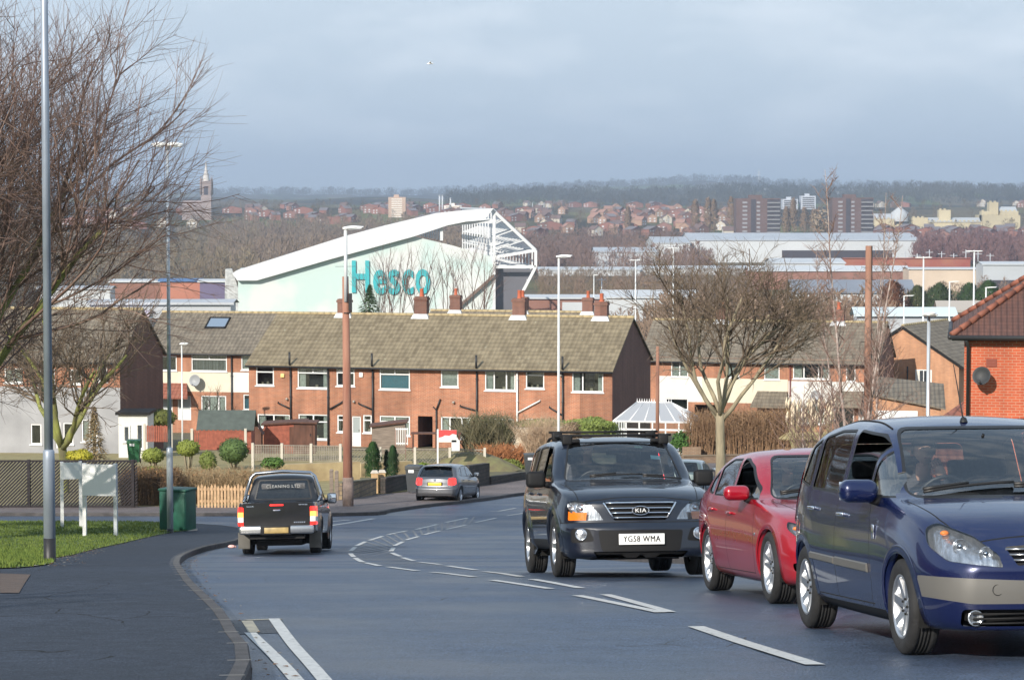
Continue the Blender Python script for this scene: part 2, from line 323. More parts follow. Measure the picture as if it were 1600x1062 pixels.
PBLACK = mat('plate_letters', (.01, .01, .01), rough=.4)
def rpoly(pts, r=.04, n=3):
 """round the corners of a polygon"""
 out = []; N = len(pts)
 for i, p in enumerate(pts):
  rr = p[2] if len(p) > 2 else r
  p = Vector(p[:2]); a = Vector(pts[i - 1][:2]); b = Vector(pts[(i + 1) % N][:2])
  da = (a - p); db = (b - p); k = min(rr, da.length * .45, db.length * .45)
  if k < 1e-4: out.append(p); continue
  pa = p + da.normalized() * k; pb = p + db.normalized() * k
  for j in range(n + 1):
   t = j / n; out.append(pa * (1 - t) ** 2 + p * 2 * t * (1 - t) + pb * t * t)
 return out
def shrink(poly, d):
 n = len(poly); A = sum(poly[i][0] * poly[(i + 1) % n][1] - poly[(i + 1) % n][0] * poly[i][1] for i in range(n)); sg = 1 if A > 0 else -1
 out = []
 for i in range(n):
  p = Vector(poly[i]); a = Vector(poly[i - 1]); b = Vector(poly[(i + 1) % n])
  e1 = (p - a).normalized() if (p - a).length > 1e-6 else Vector((1, 0)); e2 = (b - p).normalized() if (b - p).length > 1e-6 else e1
  n1 = Vector((-e1.y, e1.x)) * sg; n2 = Vector((-e2.y, e2.x)) * sg; m = n1 + n2
  if m.length < 1e-4: out.append(p + n1 * d); continue
  m.normalize(); out.append(p + m * d / max(.35, m.dot(n1)))
 return out
def inpoly(p, poly):
 c = False; j = len(poly) - 1; x, y = p
 for i in range(len(poly)):
  xi, yi = poly[i]; xj, yj = poly[j]
  if (yi > y) != (yj > y) and x < (xj - xi) * (y - yi) / (yj - yi) + xi: c = not c
  j = i
 return c
def cookie(bm, poly, ax, filt):
 """cut the outline poly (2-D, along axes ax=(u,v)) into the shell and return the faces inside"""
 U, V = Vector(ax[0]), Vector(ax[1]); Wd = U.cross(V)
 us = [p[0] for p in poly]; vs = [p[1] for p in poly]; u0, u1, v0, v1 = min(us), max(us), min(vs), max(vs)
 def near():
  out = []
  for f in bm.faces:
   if not filt(f): continue
   fu = [v.co.dot(U) for v in f.verts]; fv = [v.co.dot(V) for v in f.verts]
   if max(fu) < u0 or min(fu) > u1 or max(fv) < v0 or min(fv) > v1: continue
   out.append(f)
  return out
 faces = near(); n = len(poly)
 for i in range(n):
  a = Vector(poly[i]); b = Vector(poly[(i + 1) % n])
  if (b - a).length < 1e-5: continue
  d = (b - a).normalized(); nn = U * -d.y + V * d.x; co = U * a.x + V * a.y
  lo_u, hi_u = min(a.x, b.x) - .002, max(a.x, b.x) + .002; lo_v, hi_v = min(a.y, b.y) - .002, max(a.y, b.y) + .002
  sel = []
  for f in faces:
   if not f.is_valid: continue
   fu = [v.co.dot(U) for v in f.verts]; fv = [v.co.dot(V) for v in f.verts]
   if max(fu) < lo_u or min(fu) > hi_u or max(fv) < lo_v or min(fv) > hi_v: continue
   sel.append(f)
  if not sel: continue
  g = set(sel)
  for f in sel: g.update(f.edges); g.update(f.verts)
  keep = [f for f in faces if f.is_valid and f not in g]
  r = bmesh.ops.bisect_plane(bm, geom=list(g), dist=1e-5, plane_co=co, plane_no=nn)
  faces = keep + [q for q in r['geom'] if isinstance(q, bmesh.types.BMFace)]
 out = []
 for f in set(faces):
  if not f.is_valid: continue
  c = f.calc_center_median()
  if inpoly((c.dot(U), c.dot(V)), poly): out.append(f)
 return out
def strips(path, wd):
 """a polyline as thin quads"""
 out = []
 for a, b in zip(path[:-1], path[1:]):
  a, b = Vector(a), Vector(b); d = (b - a).normalized(); n = Vector((-d.y, d.x)) * wd / 2; e = d * wd * .3
  out.append([a - e + n, a - e - n, b + e - n, b + e + n])
 return out
SIDE = ((1, 0, 0), (0, 0, 1)); FRONT = ((0, 1, 0), (0, 0, 1))
class Shell:
 def __init__(s, S):
  s.S = S; L = S['L']; s.L = L; s.hw = S['W'] / 2
  s.W = pchip(S['plan']); s.bot = pchip(S['bottom']); s.belt = pchip(S['belt']); s.top = pchip(S['top'])
  s.side = pchip(S.get('side', [(0, .88), (.07, .94), (.22, .975), (.5, 1), (.72, .995), (.9, .972), (1, .945)]))
  s.kf = pchip(S.get('warp', [(0, .20), (1.1, .15), (2.0, .04), (L - 1.0, 0), (L - .4, -.06), (L, -.13)]))
  s.nose = pchip(S['nose']); s.tail = pchip(S['tail'])
  st = [0]; x = 0
  while x < L - 1e-6:
   step = .02 if (x < .12 or x > L - .14) else .05
   if 'fine' in S and any(a <= x <= b for a, b in S['fine']): step = .02
   x = min(L, x + step); st.append(x)
  if st[-1] - st[-2] < .008: st.pop(-2)
  bm = bmesh.new(); rings = []
  NL, NU = 22, 18
  for x in st:
   pts = s.section(x, NL, NU); full = [(-y, z) for y, z in pts[:0:-1]] + pts[0:]
   half = pts; ring = []
   for (y, z) in reversed(half): ring.append((-y, z))
   for (y, z) in half[1:]: ring.append((y, z))
   rings.append([bm.verts.new(s.warp(x, y, z)) for y, z in ring[:-1]])
  n = len(rings[0])
  for a, b in zip(rings[:-1], rings[1:]):
   for k in range(n):
    k2 = (k + 1) % n
    try: bm.faces.new((a[k], a[k2], b[k2], b[k]))
    except ValueError: pass
  H_ = NL + NU                       # index of bottom centre in ring (ring[0] is top centre)
  for ring, x, flip in ((rings[0], st[0], False), (rings[-1], st[-1], True)):
   M = 24; rows = []
   for j in range(1, H_):
    a, b = ring[j], ring[n - j]; yl = s._y[j]; z = s._z[x][j] if False else None
    rows.append((a, b, j))
   prev = None
   half = s.section(x, NL, NU); N = len(half)      # half[0] bottom centre ... half[-1] top centre
   grid = []
   for j in range(1, N - 1):
    y, z = half[j]; a = ring[N - 1 - j]; b = ring[(N - 1 + j) % n]
    row = [a]
    for q in range(1, M): yy = -y + 2 * y * q / M; row.append(bm.verts.new(s.warp(x, yy, z + s.crown(x, yy, y, j, N, half))))
    row.append(b); grid.append(row)
   for r1, r2 in zip(grid[:-1], grid[1:]):
    for q in range(M):
     f = (r1[q], r1[q + 1], r2[q + 1], r2[q])
     try: bm.faces.new(f if not flip else f[::-1])
     except ValueError: pass
  bmesh.ops.remove_doubles(bm, verts=bm.verts, dist=.0008)
  bmesh.ops.recalc_face_normals(bm, faces=bm.faces)
  for f in bm.faces: f.smooth = True
  bm.normal_update()
  if sum((f.normal.z > 0) == (f.calc_center_median().z > .7) for f in bm.faces) < len(bm.faces) / 2:
   bmesh.ops.reverse_faces(bm, faces=bm.faces)
  s.bm = bm; s.bvh = BVHTree.FromBMesh(bm)
 _y = [0] * 200; _z = {}
 def crown(s, x, yy, y, j, N, half): return 0
 def section(s, x, NL, NU):
  w = s.W(x) * s.hw; zb = s.bot(x); zt = s.top(x); ze = min(s.belt(x), zt - .012)
  pts = [(0, zb), (w * .4, zb), (w * .75, zb)]
  for i in range(NL - 2):
   f = i / (NL - 3); f = f * f * (3 - 2 * f) * .3 + f * .7
   pts.append((w * s.side(f), zb + (ze - zb) * f))
  wb = w * s.side(1); h = zt - ze; cr = min(.05, .35 * h); zr = zt - cr
  tum = s.S.get('tumble', .30); hh = max(.004, zr - ze); inset = hh * tum + s.S.get('step', .0) * min(1, h / .3)
  r = min(s.S.get('rail', .11), hh * .8); wr = wb - inset
  nS, nC, nT = 7, 5, NU - 12
  d = Vector((wr - wb, zr - ze)); Ls = d.length; d.normalize(); pe = Vector((wr, zr)) - d * r
  for i in range(1, nS + 1):
   t = i / nS; q = Vector((wb, ze)).lerp(pe, t); pts.append((q.x, q.y))
  yi = wr - r * 1.2; pi_ = Vector((yi, zt - cr * (yi / wr) ** 2)); ctrl = Vector((wr, zr + .0))
  for i in range(1, nC + 1):
   t = i / nC; q = pe * (1 - t) ** 2 + ctrl * 2 * t * (1 - t) + pi_ * t * t; pts.append((q.x, q.y))
  for i in range(1, nT + 1):
   y = yi * (1 - i / nT); pts.append((max(0, y), zt - cr * (y / wr) ** 2))
  return pts
 def warp(s, x, y, z):
  k = s.kf(x); xx = x + k * y * y * (1 + .6 * (abs(y) / s.hw) ** 4)
  xx += s.nose(z) * math.exp(-(x / .30) ** 2) - s.tail(z) * math.exp(-((s.L - x) / .30) ** 2)
  f = s.S.get('bulge')
  if f: dy, dz = f(x, y, z); y += dy; z += dz
  return Vector((s.L / 2 - xx, y, z))
 def hit(s, o, d): return s.bvh.ray_cast(Vector(o), Vector(d))
 def top_at(s, x, y):                   # x in design coords from the nose
  r = s.bvh.ray_cast(Vector((s.L / 2 - x, y, 3)), Vector((0, 0, -1))); return r[0], r[1]
 def front_at(s, y, z, rear=False):
  d = 1 if rear else -1
  r = s.bvh.ray_cast(Vector((-d * 4, y, z)), Vector((d, 0, 0))); return r[0], r[1]
 def side_at(s, x, z, sg):
  r = s.bvh.ray_cast(Vector((s.L / 2 - x, 3 * sg, z)), Vector((0, -sg, 0))); return r[0], r[1]
def make_wheel(root, x, y, r, width, rim_r, style, sg):
 """sg +1 = left side of the car: outer face towards +y"""
 M = Matrix.Translation((x, y, r)) @ Matrix.Rotation(-sg * PI / 2, 4, 'X')   # local z points outwards
 m = MB(); m.lathe([(0, -.02), (rim_r * .62, -.02), (rim_r * .62, -.04), (0, -.04)], 24, 0, None)
 hub = m.build('wheel', DISC, root); hub.matrix_parent_inverse = Matrix(); hub.location = M.translation; hub.rotation_euler = M.to_euler()
 w = width / 2; t = MB(); prof = [(rim_r - .01, -w * .8), (rim_r + .01, -w * .92), ((r + rim_r) / 2, -w), (r - .02, -w * .93), (r - .004, -w * .8), (r, -w * .6)]
 for q in (-.35, -.12, .12, .35): prof += [(r, w * (q * 1.0 - .05)), (r - .009, w * (q - .045)), (r - .009, w * (q + .045)), (r, w * (q + .05))]
 prof += [(r, w * .6), (r - .004, w * .8), (r - .02, w * .93), ((r + rim_r) / 2 + .01, w * 1.0), ((r + rim_r) / 2, w * 1.01), (rim_r + .012, w * .95), (rim_r - .002, w * .86)]
 t.lathe(prof, 48); t.build('tyre', TYRE, hub)
 k = MB(); k.lathe([(rim_r - .0, w * .88), (rim_r - .012, w * .9), (rim_r - .02, w * .8), (rim_r - .03, w * .3), (rim_r - .035, -w * .7)], 48)
 zf = w * .62
 def spoke(a, w0, w1, r0, r1, z0, z1, th=.02):
  ca, sa = math.cos(a), math.sin(a)
  def pt(rr, off, z): return (rr * ca - off * sa, rr * sa + off * ca, z)
  vs = [pt(r0, -w0, z0), pt(r0, w0, z0), pt(r1, w1, z1), pt(r1, -w1, z1), pt(r0, -w0 * 1.3, z0 - th * 2), pt(r0, w0 * 1.3, z0 - th * 2), pt(r1, w1 * 1.3, z1 - th * 2), pt(r1, -w1 * 1.3, z1 - th * 2)]
  k.add(vs, [(0, 1, 2, 3), (4, 7, 6, 5), (0, 4, 5, 1), (1, 5, 6, 2), (3, 2, 6, 7), (0, 3, 7, 4)], 0)
 ro = rim_r - .014
 if style == 'five_double':
  for i in range(5):
   a = 2 * PI * i / 5 + .3
   for q in (-.20, .20): spoke(a + q, .017, .015, .06, ro, zf * .9, w * .8)
 elif style == 'six':
  for i in range(6): spoke(2 * PI * i / 6, .034, .026, .05, ro, zf * .95, w * .82)
 elif style == 'five':
  for i in range(5): spoke(2 * PI * i / 5 + .5, .045, .032, .04, ro, zf * .95, w * .8)
 else:
  for i in range(7): spoke(2 * PI * i / 7 + .2, .026, .028, .05, ro, zf * .9, w * .8)
 k.lathe([(0, zf * 1.02), (.028, zf * 1.0), (.034, zf * .97), (.075, zf * .86), (.085, zf * .3)], 24)
 for i in range(5): a = 2 * PI * i / 5; k.lathe([(0, .012), (.009, .012), (.009, 0)], 6, 1, Matrix.Translation((.052 * math.cos(a), .052 * math.sin(a), zf * .9)))
 k.build('rim', [ALLOY, GAP], hub)
 return hub
def patch_object(name, faces, mats, parent, off=0.0, smooth=True, thick=0.0, mi=0, back=None):
 """copy shell faces out as an object, pushed along their normals by off"""
 idx = {}; vs = []; fs = []
 for f in faces:
  row = []
  for v in f.verts:
   if v.index not in idx or True:
    pass
   k = v
   if k not in idx: idx[k] = len(vs); vs.append(v.co + v.normal * off)
   row.append(idx[k])
  fs.append(row)
 m = MB(); m.add(vs, fs, mi, smooth)
 return m.build(name, mats, parent)
def build_car(S, name, label, loc, quat, cat='car'):
 root = thing(name, label, cat, loc, quat=quat)
 if S.get('group'): root['group'] = S['group']
 sh = Shell(S); bm = sh.bm; L = sh.L; X = lambda x: L / 2 - x
 PA = S['paint']; far = S.get('far', False)
 mats = [PA, GAP, TRIM, RUB, S.get('paint2', PA)]
 fr = S['fo']; rr = fr + S['wb']; r = S['tyre_r']
 # wheel arches ---------------------------------------------------
 for wx in (fr, rr):
  ar = S['arch']; cz = r + S.get('arch_dz', 0)
  poly = [(X(wx) + ar * math.cos(a), cz + ar * math.sin(a)) for a in [2 * PI * i / 36 for i in range(36)]]
  fs = cookie(bm, poly, SIDE, lambda f: abs(f.calc_center_median().y) > sh.hw * .52 and f.calc_center_median().z < .95)
  bmesh.ops.delete(bm, geom=fs, context='FACES')
  low = [f for f in bm.faces if abs(f.calc_center_median().x - X(wx)) < ar * .86 and f.calc_center_median().z < r * .9 and abs(f.calc_center_median().y) > sh.hw * .52]
  bmesh.ops.delete(bm, geom=low, context='FACES')
 for wx in (fr, rr):
  ar = S['arch']; cz = r + S.get('arch_dz', 0)
  for sg in (1, -1):
   lips = MB(); wells = MB()
   pts = []; ys = []
   for i in range(25):
    a = R(-14) + R(208) * i / 24; x, z = X(wx) + (ar + .012) * math.cos(a), cz + (ar + .012) * math.sin(a)
    h = sh.bvh.ray_cast(Vector((x, 3 * sg, z)), Vector((0, -sg, 0)))[0]
    y = h.y if h is not None else sg * sh.hw * .93
    if abs(y) < sh.hw * .6: y = sg * sh.hw * .9
    pts.append(Vector((x, y, z)))
   fl = S.get('flare', .012)
   rowA = []; rowB = []; rowC = []
   for i, p in enumerate(pts):
    a = R(-14) + R(208) * i / 24; d = Vector((math.cos(a), 0, math.sin(a)))
    fw = S.get('flare_w', .05)
    q = p + d * fw; hh = sh.bvh.ray_cast(Vector((q.x, 3 * sg, q.z)), Vector((0, -sg, 0)))[0]
    qy = hh.y if hh is not None and abs(hh.y) > sh.hw * .6 else p.y
    rowA.append((q.x, qy + sg * .001, q.z)); rowB.append((p.x, p.y + sg * fl, p.z)); rowC.append((p.x - d.x * .012, p.y - sg * .05, p.z - d.z * .012))
   n = len(pts); vs = rowA + rowB + rowC; fs = []
   for i in range(n - 1):
    for a0, b0 in ((0, n), (n, 2 * n)):
     q = (a0 + i, a0 + i + 1, b0 + i + 1, b0 + i); fs.append(q if sg < 0 else q[::-1])
   lips.add(vs, fs, 0, True)
   yo = sg * sh.hw * .97; yi = sg * (sh.hw - .36)
   prof = []; m2 = 24
   vs = []; fs = []
   for i in range(m2 + 1):
    a = R(-20) + R(220) * i / m2
    for y, rad in ((yo - sg * .03, ar + .004), (yi, ar - .01)): vs.append((X(wx) + rad * math.cos(a), y, cz + rad * math.sin(a)))
   for i in range(m2): fs.append((2 * i, 2 * i + 1, 2 * i + 3, 2 * i + 2))
   fs.append(tuple(2 * i + 1 for i in range(m2 + 1)))
   wells.add(vs, fs, 0, False)
   lips.build('wheel_arch_trim', S.get('arch_mat', PA), root); wells.build('wheel_well', GAP, root)
 # regions --------------------------------------------------------
 remove = []
 def side_filter(sg): return lambda f: f.calc_center_median().y * sg > sh.hw * .35 and abs(f.normal.y) > .3
 for f in bm.faces: f.material_index = 0
 bm.normal_update()
 holes = []
 for win in S.get('side_windows', []):
  for sg in ((1, -1)):
   poly = rpoly([(X(p[0]), p[1]) + tuple(p[2:]) for p in win['pts']], win.get('r', .04))
   fs = cookie(bm, poly, SIDE, side_filter(sg))
   for f in fs: f.material_index = 3
   fs = cookie(bm, shrink(poly, win.get('seal', .018)), SIDE, side_filter(sg))
   if not fs: continue
   if win.get('open') and sg < 0:
    zc = win['open']; keep = [f for f in fs if f.calc_center_median().z < zc]
    if keep: patch_object(win.get('name', 'side_window'), keep, [win.get('mat', SGLS)], root, -.012)
   else: patch_object(win.get('name', 'side_window'), fs, [win.get('mat', SGLS)], root, -.006)
   holes.append(fs); bmesh.ops.delete(bm, geom=fs, context='FACES')
 for key, nm, m_, fx in (('windscreen', 'windscreen', WSCR, 1), ('rear_window', 'rear_window', S.get('rear_glass', SGLS), -1)):
  if key not in S: continue
  W_ = S[key]; poly = rpoly([tuple(p) for p in W_['pts']], W_.get('r', .08), 4)
  xr = W_['x']; flt = lambda f: xr[0] < L / 2 - f.calc_center_median().x < xr[1] and f.normal.x * fx > .08 and f.calc_center_median().z > S['belt_min']
  fs = cookie(bm, poly, FRONT, flt)
  for f in fs: f.material_index = 3
  fs = cookie(bm, shrink(poly, W_.get('seal', .03)), FRONT, flt)
  patch_object(nm, fs, [m_], root, -.004); bmesh.ops.delete(bm, geom=fs, context='FACES')
 # painted lines and zones ------------------------------------------
 for sg in (1, -1):
  for path in S.get('side_lines', []):
   for q in strips([(X(a), b) for a, b in path], .009):
    for f in cookie(bm, q, SIDE, side_filter(sg)):
     if f.material_index in (0, 4): f.material_index = 1
  for z in S.get('side_zones', []):
   for f in cookie(bm, rpoly([(X(a), b) for a, b in z['pts']], z.get('r', .02)), SIDE, side_filter(sg)): f.material_index = z['mi']
 for path in S.get('top_lines', []):
  for sg in (1, -1):
   for q in strips([(X(a), b * sg) for a, b in path], .010):
    for f in cookie(bm, q, ((1, 0, 0), (0, 1, 0)), lambda f: f.normal.z > .35 and f.calc_center_median().z > .6):
     if f.material_index == 0: f.material_index = 1
 ff = lambda f: f.normal.x > .15 and f.calc_center_median().x > L / 2 - 1.1 and f.calc_center_median().z < S['belt_min'] + .35
 rf = lambda f: f.normal.x < -.12 and f.calc_center_median().x < -L / 2 + 1.0
 for z in S.get('front_zones', []):
  poly = rpoly([tuple(p) for p in z['pts']], z.get('r', .02))
  fs = cookie(bm, poly, FRONT, ff)
  if z.get('part'):
   patch_object(z['part'], fs, [z['mat']], root, z.get('off', -.03));
   if z.get('off', -.03) < 0: bmesh.ops.delete(bm, geom=fs, context='FACES')
  else:
   for f in fs: f.material_index = z['mi']
 for z in S.get('rear_zones', []):
  fs = cookie(bm, rpoly([tuple(p) for p in z['pts']], z.get('r', .02)), FRONT, rf)
  if z.get('part'): patch_object(z['part'], fs, [z['mat']], root, z.get('off', .004))
  else:
   for f in fs: f.material_index = z['mi']
 for z in S.get('rear_lines', []):
  for q in strips([tuple(p) for p in z], .010):
   for f in cookie(bm, q, FRONT, rf): f.material_index = 1
 for z in S.get('front_lines', []):
  for q in strips([tuple(p) for p in z], .008):
   for f in cookie(bm, q, FRONT, ff):
    if f.material_index in (0, 4): f.material_index = 1
 # lamps ------------------------------------------------------------
 for z in S.get('headlights', []):
  ang = R(z.get('yaw', 30))
  for sg in (1, -1):
   ax = ((math.sin(ang) * -sg * 1.0, math.cos(ang), 0), (0, 0, 1))
   u0 = ax[0][0] * L / 2
   poly = [Vector((p[0] + u0, p[1])) for p in rpoly([(p[0] * sg, p[1]) + tuple(p[2:]) for p in (z['pts'] if sg > 0 else z['pts'][::-1])], z.get('r', .03), 4)]
   fs = cookie(bm, poly, ax, lambda f: f.calc_center_median().y * sg > .02 and f.calc_center_median().x > L / 2 - 1.1 and f.normal.dot(Vector((math.cos(ang), math.sin(ang) * sg, 0))) > .1)
   if not fs: continue
   bm.normal_update()
   cen = sum((f.calc_center_median() for f in fs), Vector()) / len(fs)
   m = MB(); idx = {}; vs = []; q = []
   dirv = Vector((-math.cos(ang * .5), -math.sin(ang * .5) * sg, 0))
   for f in fs:
    row = []
    for v in f.verts:
     if v not in idx: idx[v] = len(vs); vs.append(v.co + dirv * z.get('deep', .07))
     row.append(idx[v])
    q.append(row)
   m.add(vs, q, 0, True)
   fset = set(fs);
   for f in fs:
    for e_ in f.edges:
     if sum(1 for g in e_.link_faces if g in fset) == 1:
      a, b = e_.verts; m.add([a.co, b.co, b.co + dirv * .07, a.co + dirv * .07], [(0, 1, 2, 3)], 2)
   for (ly, lz, lr, kind) in z['bowls']:
    h = sh.bvh.ray_cast(Vector((5, ly * sg, lz)), Vector((-1, 0, 0)))[0]
    if h is None: continue
    Mx = Matrix.Translation(h + dirv * .055) @ Matrix.Rotation(PI / 2, 4, 'Y') @ Matrix.Rotation(0, 4, 'Z')
    if kind == 'amber': m.ball(tuple(h + dirv * .045), (.02, lr, lr * .6), 12, 1)
    else:
     m.lathe([(lr, .012), (lr * .96, .014), (lr * .8, -.0), (lr * .45, -.02), (lr * .42, .0)], 24, 0, Mx)
     m.ball(tuple(h + dirv * .06), (.02, lr * .42, lr * .42), 12, 3)
   if z.get('amber'):
    pass
   hl = m.build('headlight', [REFL, AMBER, TRIM, CHROME], root)
   if z.get('amber'):
    ap = [(p[0] + u0, p[1]) for p in rpoly([(p[0] * sg, p[1]) for p in (z['amber'] if sg > 0 else z['amber'][::-1])], .01)]
    fa = [f for f in cookie(bm, ap, ax, lambda f: f in fset)] if False else [f for f in fs if inpoly((f.calc_center_median().dot(Vector(ax[0])), f.calc_center_median().z), ap)]
    if fa: patch_object('indicator', fa, [AMBER], hl, -.012)
   patch_object('lens', fs, [LENS], hl, .002)
   bmesh.ops.delete(bm, geom=fs, context='FACES')
 for z in S.get('taillights', []):
  ang = R(z.get('yaw', 30))
  for sg in (1, -1):
   ax = ((math.sin(ang) * sg * 1.0, math.cos(ang), 0), (0, 0, 1))
   u0 = -ax[0][0] * L / 2
   poly = [(p[0] + u0, p[1]) for p in rpoly([(p[0] * sg, p[1]) for p in (z['pts'] if sg > 0 else z['pts'][::-1])], z.get('r', .03), 4)]
   fs = cookie(bm, poly, ax, lambda f: f.calc_center_median().y * sg > .02 and f.calc_center_median().x < -L / 2 + 1.0 and f.normal.dot(Vector((-math.cos(ang), math.sin(ang) * sg, 0))) > .1)
   if not fs: continue
   o = patch_object('tail_light', fs, [REDON if z.get('lit') else REDL, AMBON, REDON, mat('clear_lamp', (.75, .75, .75), rough=.2, coat=1)], root, .012)
   me = o.data
   for p in me.polygons:
    cz = p.center.z
    for (z0, z1, k) in z.get('bands', []):
     if z0 < cz < z1: p.material_index = k
 # the shell itself -------------------------------------------------
 me = bpy.data.meshes.new('body'); bm.to_mesh(me)
 for m_ in mats: me.materials.append(m_)
 body = bpy.data.objects.new('body', me); COL.objects.link(body); body.parent = root
 # wheels ------------------------------------------------------------
 tw = S.get('track', sh.hw - S['tyre_w'] / 2 - .02)
 for wx in (fr, rr):
  for sg in (1, -1): make_wheel(root, X(wx), sg * tw, r, S['tyre_w'], S['rim_r'], S['rim'], sg)
 # underside and cabin ---------------------------------------------------
 u = MB(); u.bbox((X(L - .5), -sh.hw * .55, .2), (X(.5), sh.hw * .55, .34), 0)
 u.tube([(X(fr), -tw, r), (X(fr), tw, r)], .04, 8); u.tube([(X(rr), -tw, r), (X(rr), tw, r)], .055, 8)
 u.build('chassis', TRIM, root)
 if 'cabin' in S:
  C = S['cabin']; c = MB(); zf = C['floor']; zs = C['seat']; hw = sh.hw - .17
  c.bbox((X(C['rear']), -hw, zf - .05), (X(C['cowl']), hw, zf), 0)
  for sg in (1, -1): c.bbox((X(C['rear']), sg * hw, zf), (X(C['cowl'] + .3), sg * (hw + .03), C['belt'] - .05), 0)
  c.rbox((X(C['cowl'] + .28), 0, C['belt'] - .1), (.5, hw * 2 - .02, .2), .07, 0)
  c.rbox((X(C['cowl'] + .45), -.28, C['belt'] - .02), (.2, .34, .1), .05, 0)
  c.build('dashboard', DASHM, root)
  def seat(xs, y, wdt, nm='seat'):
   q = MB(); q.rbox((X(xs), y, zs), (.5, wdt, .16), .06, 0)
   Mt = Matrix.Translation((X(xs + .27), y, zs + .02)) @ Matrix.Rotation(R(-14), 4, 'Y')
   q.rbox((0, 0, .30), (.13, wdt, .62), .06, 0, Mt)
   if wdt < .7: q.rbox((-.0, 0, .70), (.09, .26, .17), .04, 0, Mt); q.tube([(0, -.06, .58), (0, -.06, .66)], .008, 6, 0, True, Mt); q.tube([(0, .06, .58), (0, .06, .66)], .008, 6, 0, True, Mt)
   else:
    for yy in (-.38, .38): q.rbox((0, yy, .68), (.08, .24, .14), .035, 0, Mt)
   q.build(nm, CABIN, root)
  for sg in (1, -1): seat(C['front_seat'], .32 * sg, .48)
  seat(C['rear_seat'], 0, 1.2)
  q = MB(); cx = X(C['wheel']); cz = C['belt'] - .03
  Mw = Matrix.Translation((cx, -.28, cz)) @ Matrix.Rotation(R(-65), 4, 'Y')
  q.tube([(.185 * math.cos(a), .185 * math.sin(a), 0) for a in [2 * PI * i / 24 for i in range(25)]], .016, 8, 0, False, Mw)
  q.rbox((0, 0, -.01), (.12, .16, .05), .02, 0, Mw); q.tube([(-.17, 0, 0), (0, 0, -.01), (.0, .17, 0)], .014, 6, 0, True, Mw); q.tube([(0, 0, -.01), (.0, -.17, 0)], .014, 6, 0, True, Mw)
  q.tube([(0, 0, 0), (0, 0, -.3)], .03, 8, 0, True, Mw)
  q.build('steering_wheel', RUB, root)
  q = MB(); q.rbox((X(C['mirror'][0]), 0, C['mirror'][1]), (.03, .24, .065), .014, 0); q.tube([(X(C['mirror'][0]), 0, C['mirror'][1]), (X(C['mirror'][0] - .08), 0, C['mirror'][1] + .06)], .01, 6); q.build('rear_view_mirror', TRIM, root)
 # door mirrors ---------------------------------------------------------------
 if 'mirror' in S:
  mr = S['mirror']
  for sg in (1, -1):
   q = MB(); hx = X(mr['x']); h = sh.side_at(mr['x'] + .05, mr['z'] - .04, sg)[0]; y0 = (abs(h.y) if h is not None else sh.hw * .9)
   cy = sg * (y0 + mr.get('out', .16)); d = mr.get('size', (.13, .25, .17))
   q.rbox((hx, cy, mr['z'] + .02), d, min(d) * .42, 0, None, 5)
   a = Vector((hx - .02, sg * (y0 - .02), mr['z'] - .05))
   q.tube([a, (hx, cy - sg * .08, mr['z'] - .035)], [.045, .03], 10, 1)
   o = q.build('door_mirror', [mr.get('mat', PA), TRIM], root)
   g = MB(); g.rbox((hx - d[0] / 2 + .002, cy, mr['z'] + .02), (.012, d[1] * .85, d[2] * .8), .005, 0, None, 2); g.build('mirror_glass', mat('mirror_glass', (.8, .8, .8), rough=.02, metal=1), o)
 # door handles -----------------------------------------------------------
 for (hx, hz) in S.get('handles', []):
  for sg in (1, -1):
   h = sh.side_at(hx, hz, sg)[0]
   if h is None: continue
   q = MB(); Mh = Matrix.Translation((X(hx), h.y + sg * .022, hz))
   q.rbox((0, 0, 0), (.19, .022, .028), .010, 0, Mh, 3)
   for e_ in (-.075, .075): q.rbox((e_, -sg * .014, 0), (.03, .03, .024), .008, 0, Mh, 2)
   q.build('door_handle', S.get('handle_mat', PA), root)
 for side_strip in S.get('mouldings', []):
  for sg in (1, -1):
   q = MB(); (xa, za), (xb, zb_) = side_strip['ends']; n = 14; up = []; dn = []; hgt = side_strip.get('h', .05)
   vs = []
   for i in range(n + 1):
    t = i / n; xx = xa + (xb - xa) * t; zz = za + (zb_ - za) * t
    for dz, o_ in ((hgt / 2, .003), (hgt / 2 - .008, .018), (-hgt / 2 + .008, .018), (-hgt / 2, .003)):
     h = sh.side_at(xx, zz + dz, sg)[0]; y = h.y if h is not None else sg * sh.hw
     vs.append((X(xx), y + sg * o_, zz + dz))
   fs = [];
   for i in range(n):
    for k in range(3):
     f = (4 * i + k, 4 * i + k + 1, 4 * i + 4 + k + 1, 4 * i + 4 + k); fs.append(f if sg > 0 else f[::-1])
   fs.append((0, 1, 2, 3)); fs.append((4 * n + 3, 4 * n + 2, 4 * n + 1, 4 * n))
   q.add(vs, fs); q.build('side_moulding', side_strip.get('mat', TRIM), root)
 # wipers -------------------------------------------------------------------
 if 'wipers' in S:
  q = MB()
  for (x0, y0, x1, y1) in S['wipers']:
   pts = []
   for i in range(9):
    t = i / 8; x, y = x0 + (x1 - x0) * t, y0 + (y1 - y0) * t; p, nn = sh.top_at(x, y)
    pts.append(p + nn * .022)
   q.tube(pts, .011, 6); q.tube([p + Vector((0, 0, .018)) for p in pts[:5]], [.016, .014, .012, .01, .008], 6)
  q.build('wiper', RUB, root)
 return root, sh
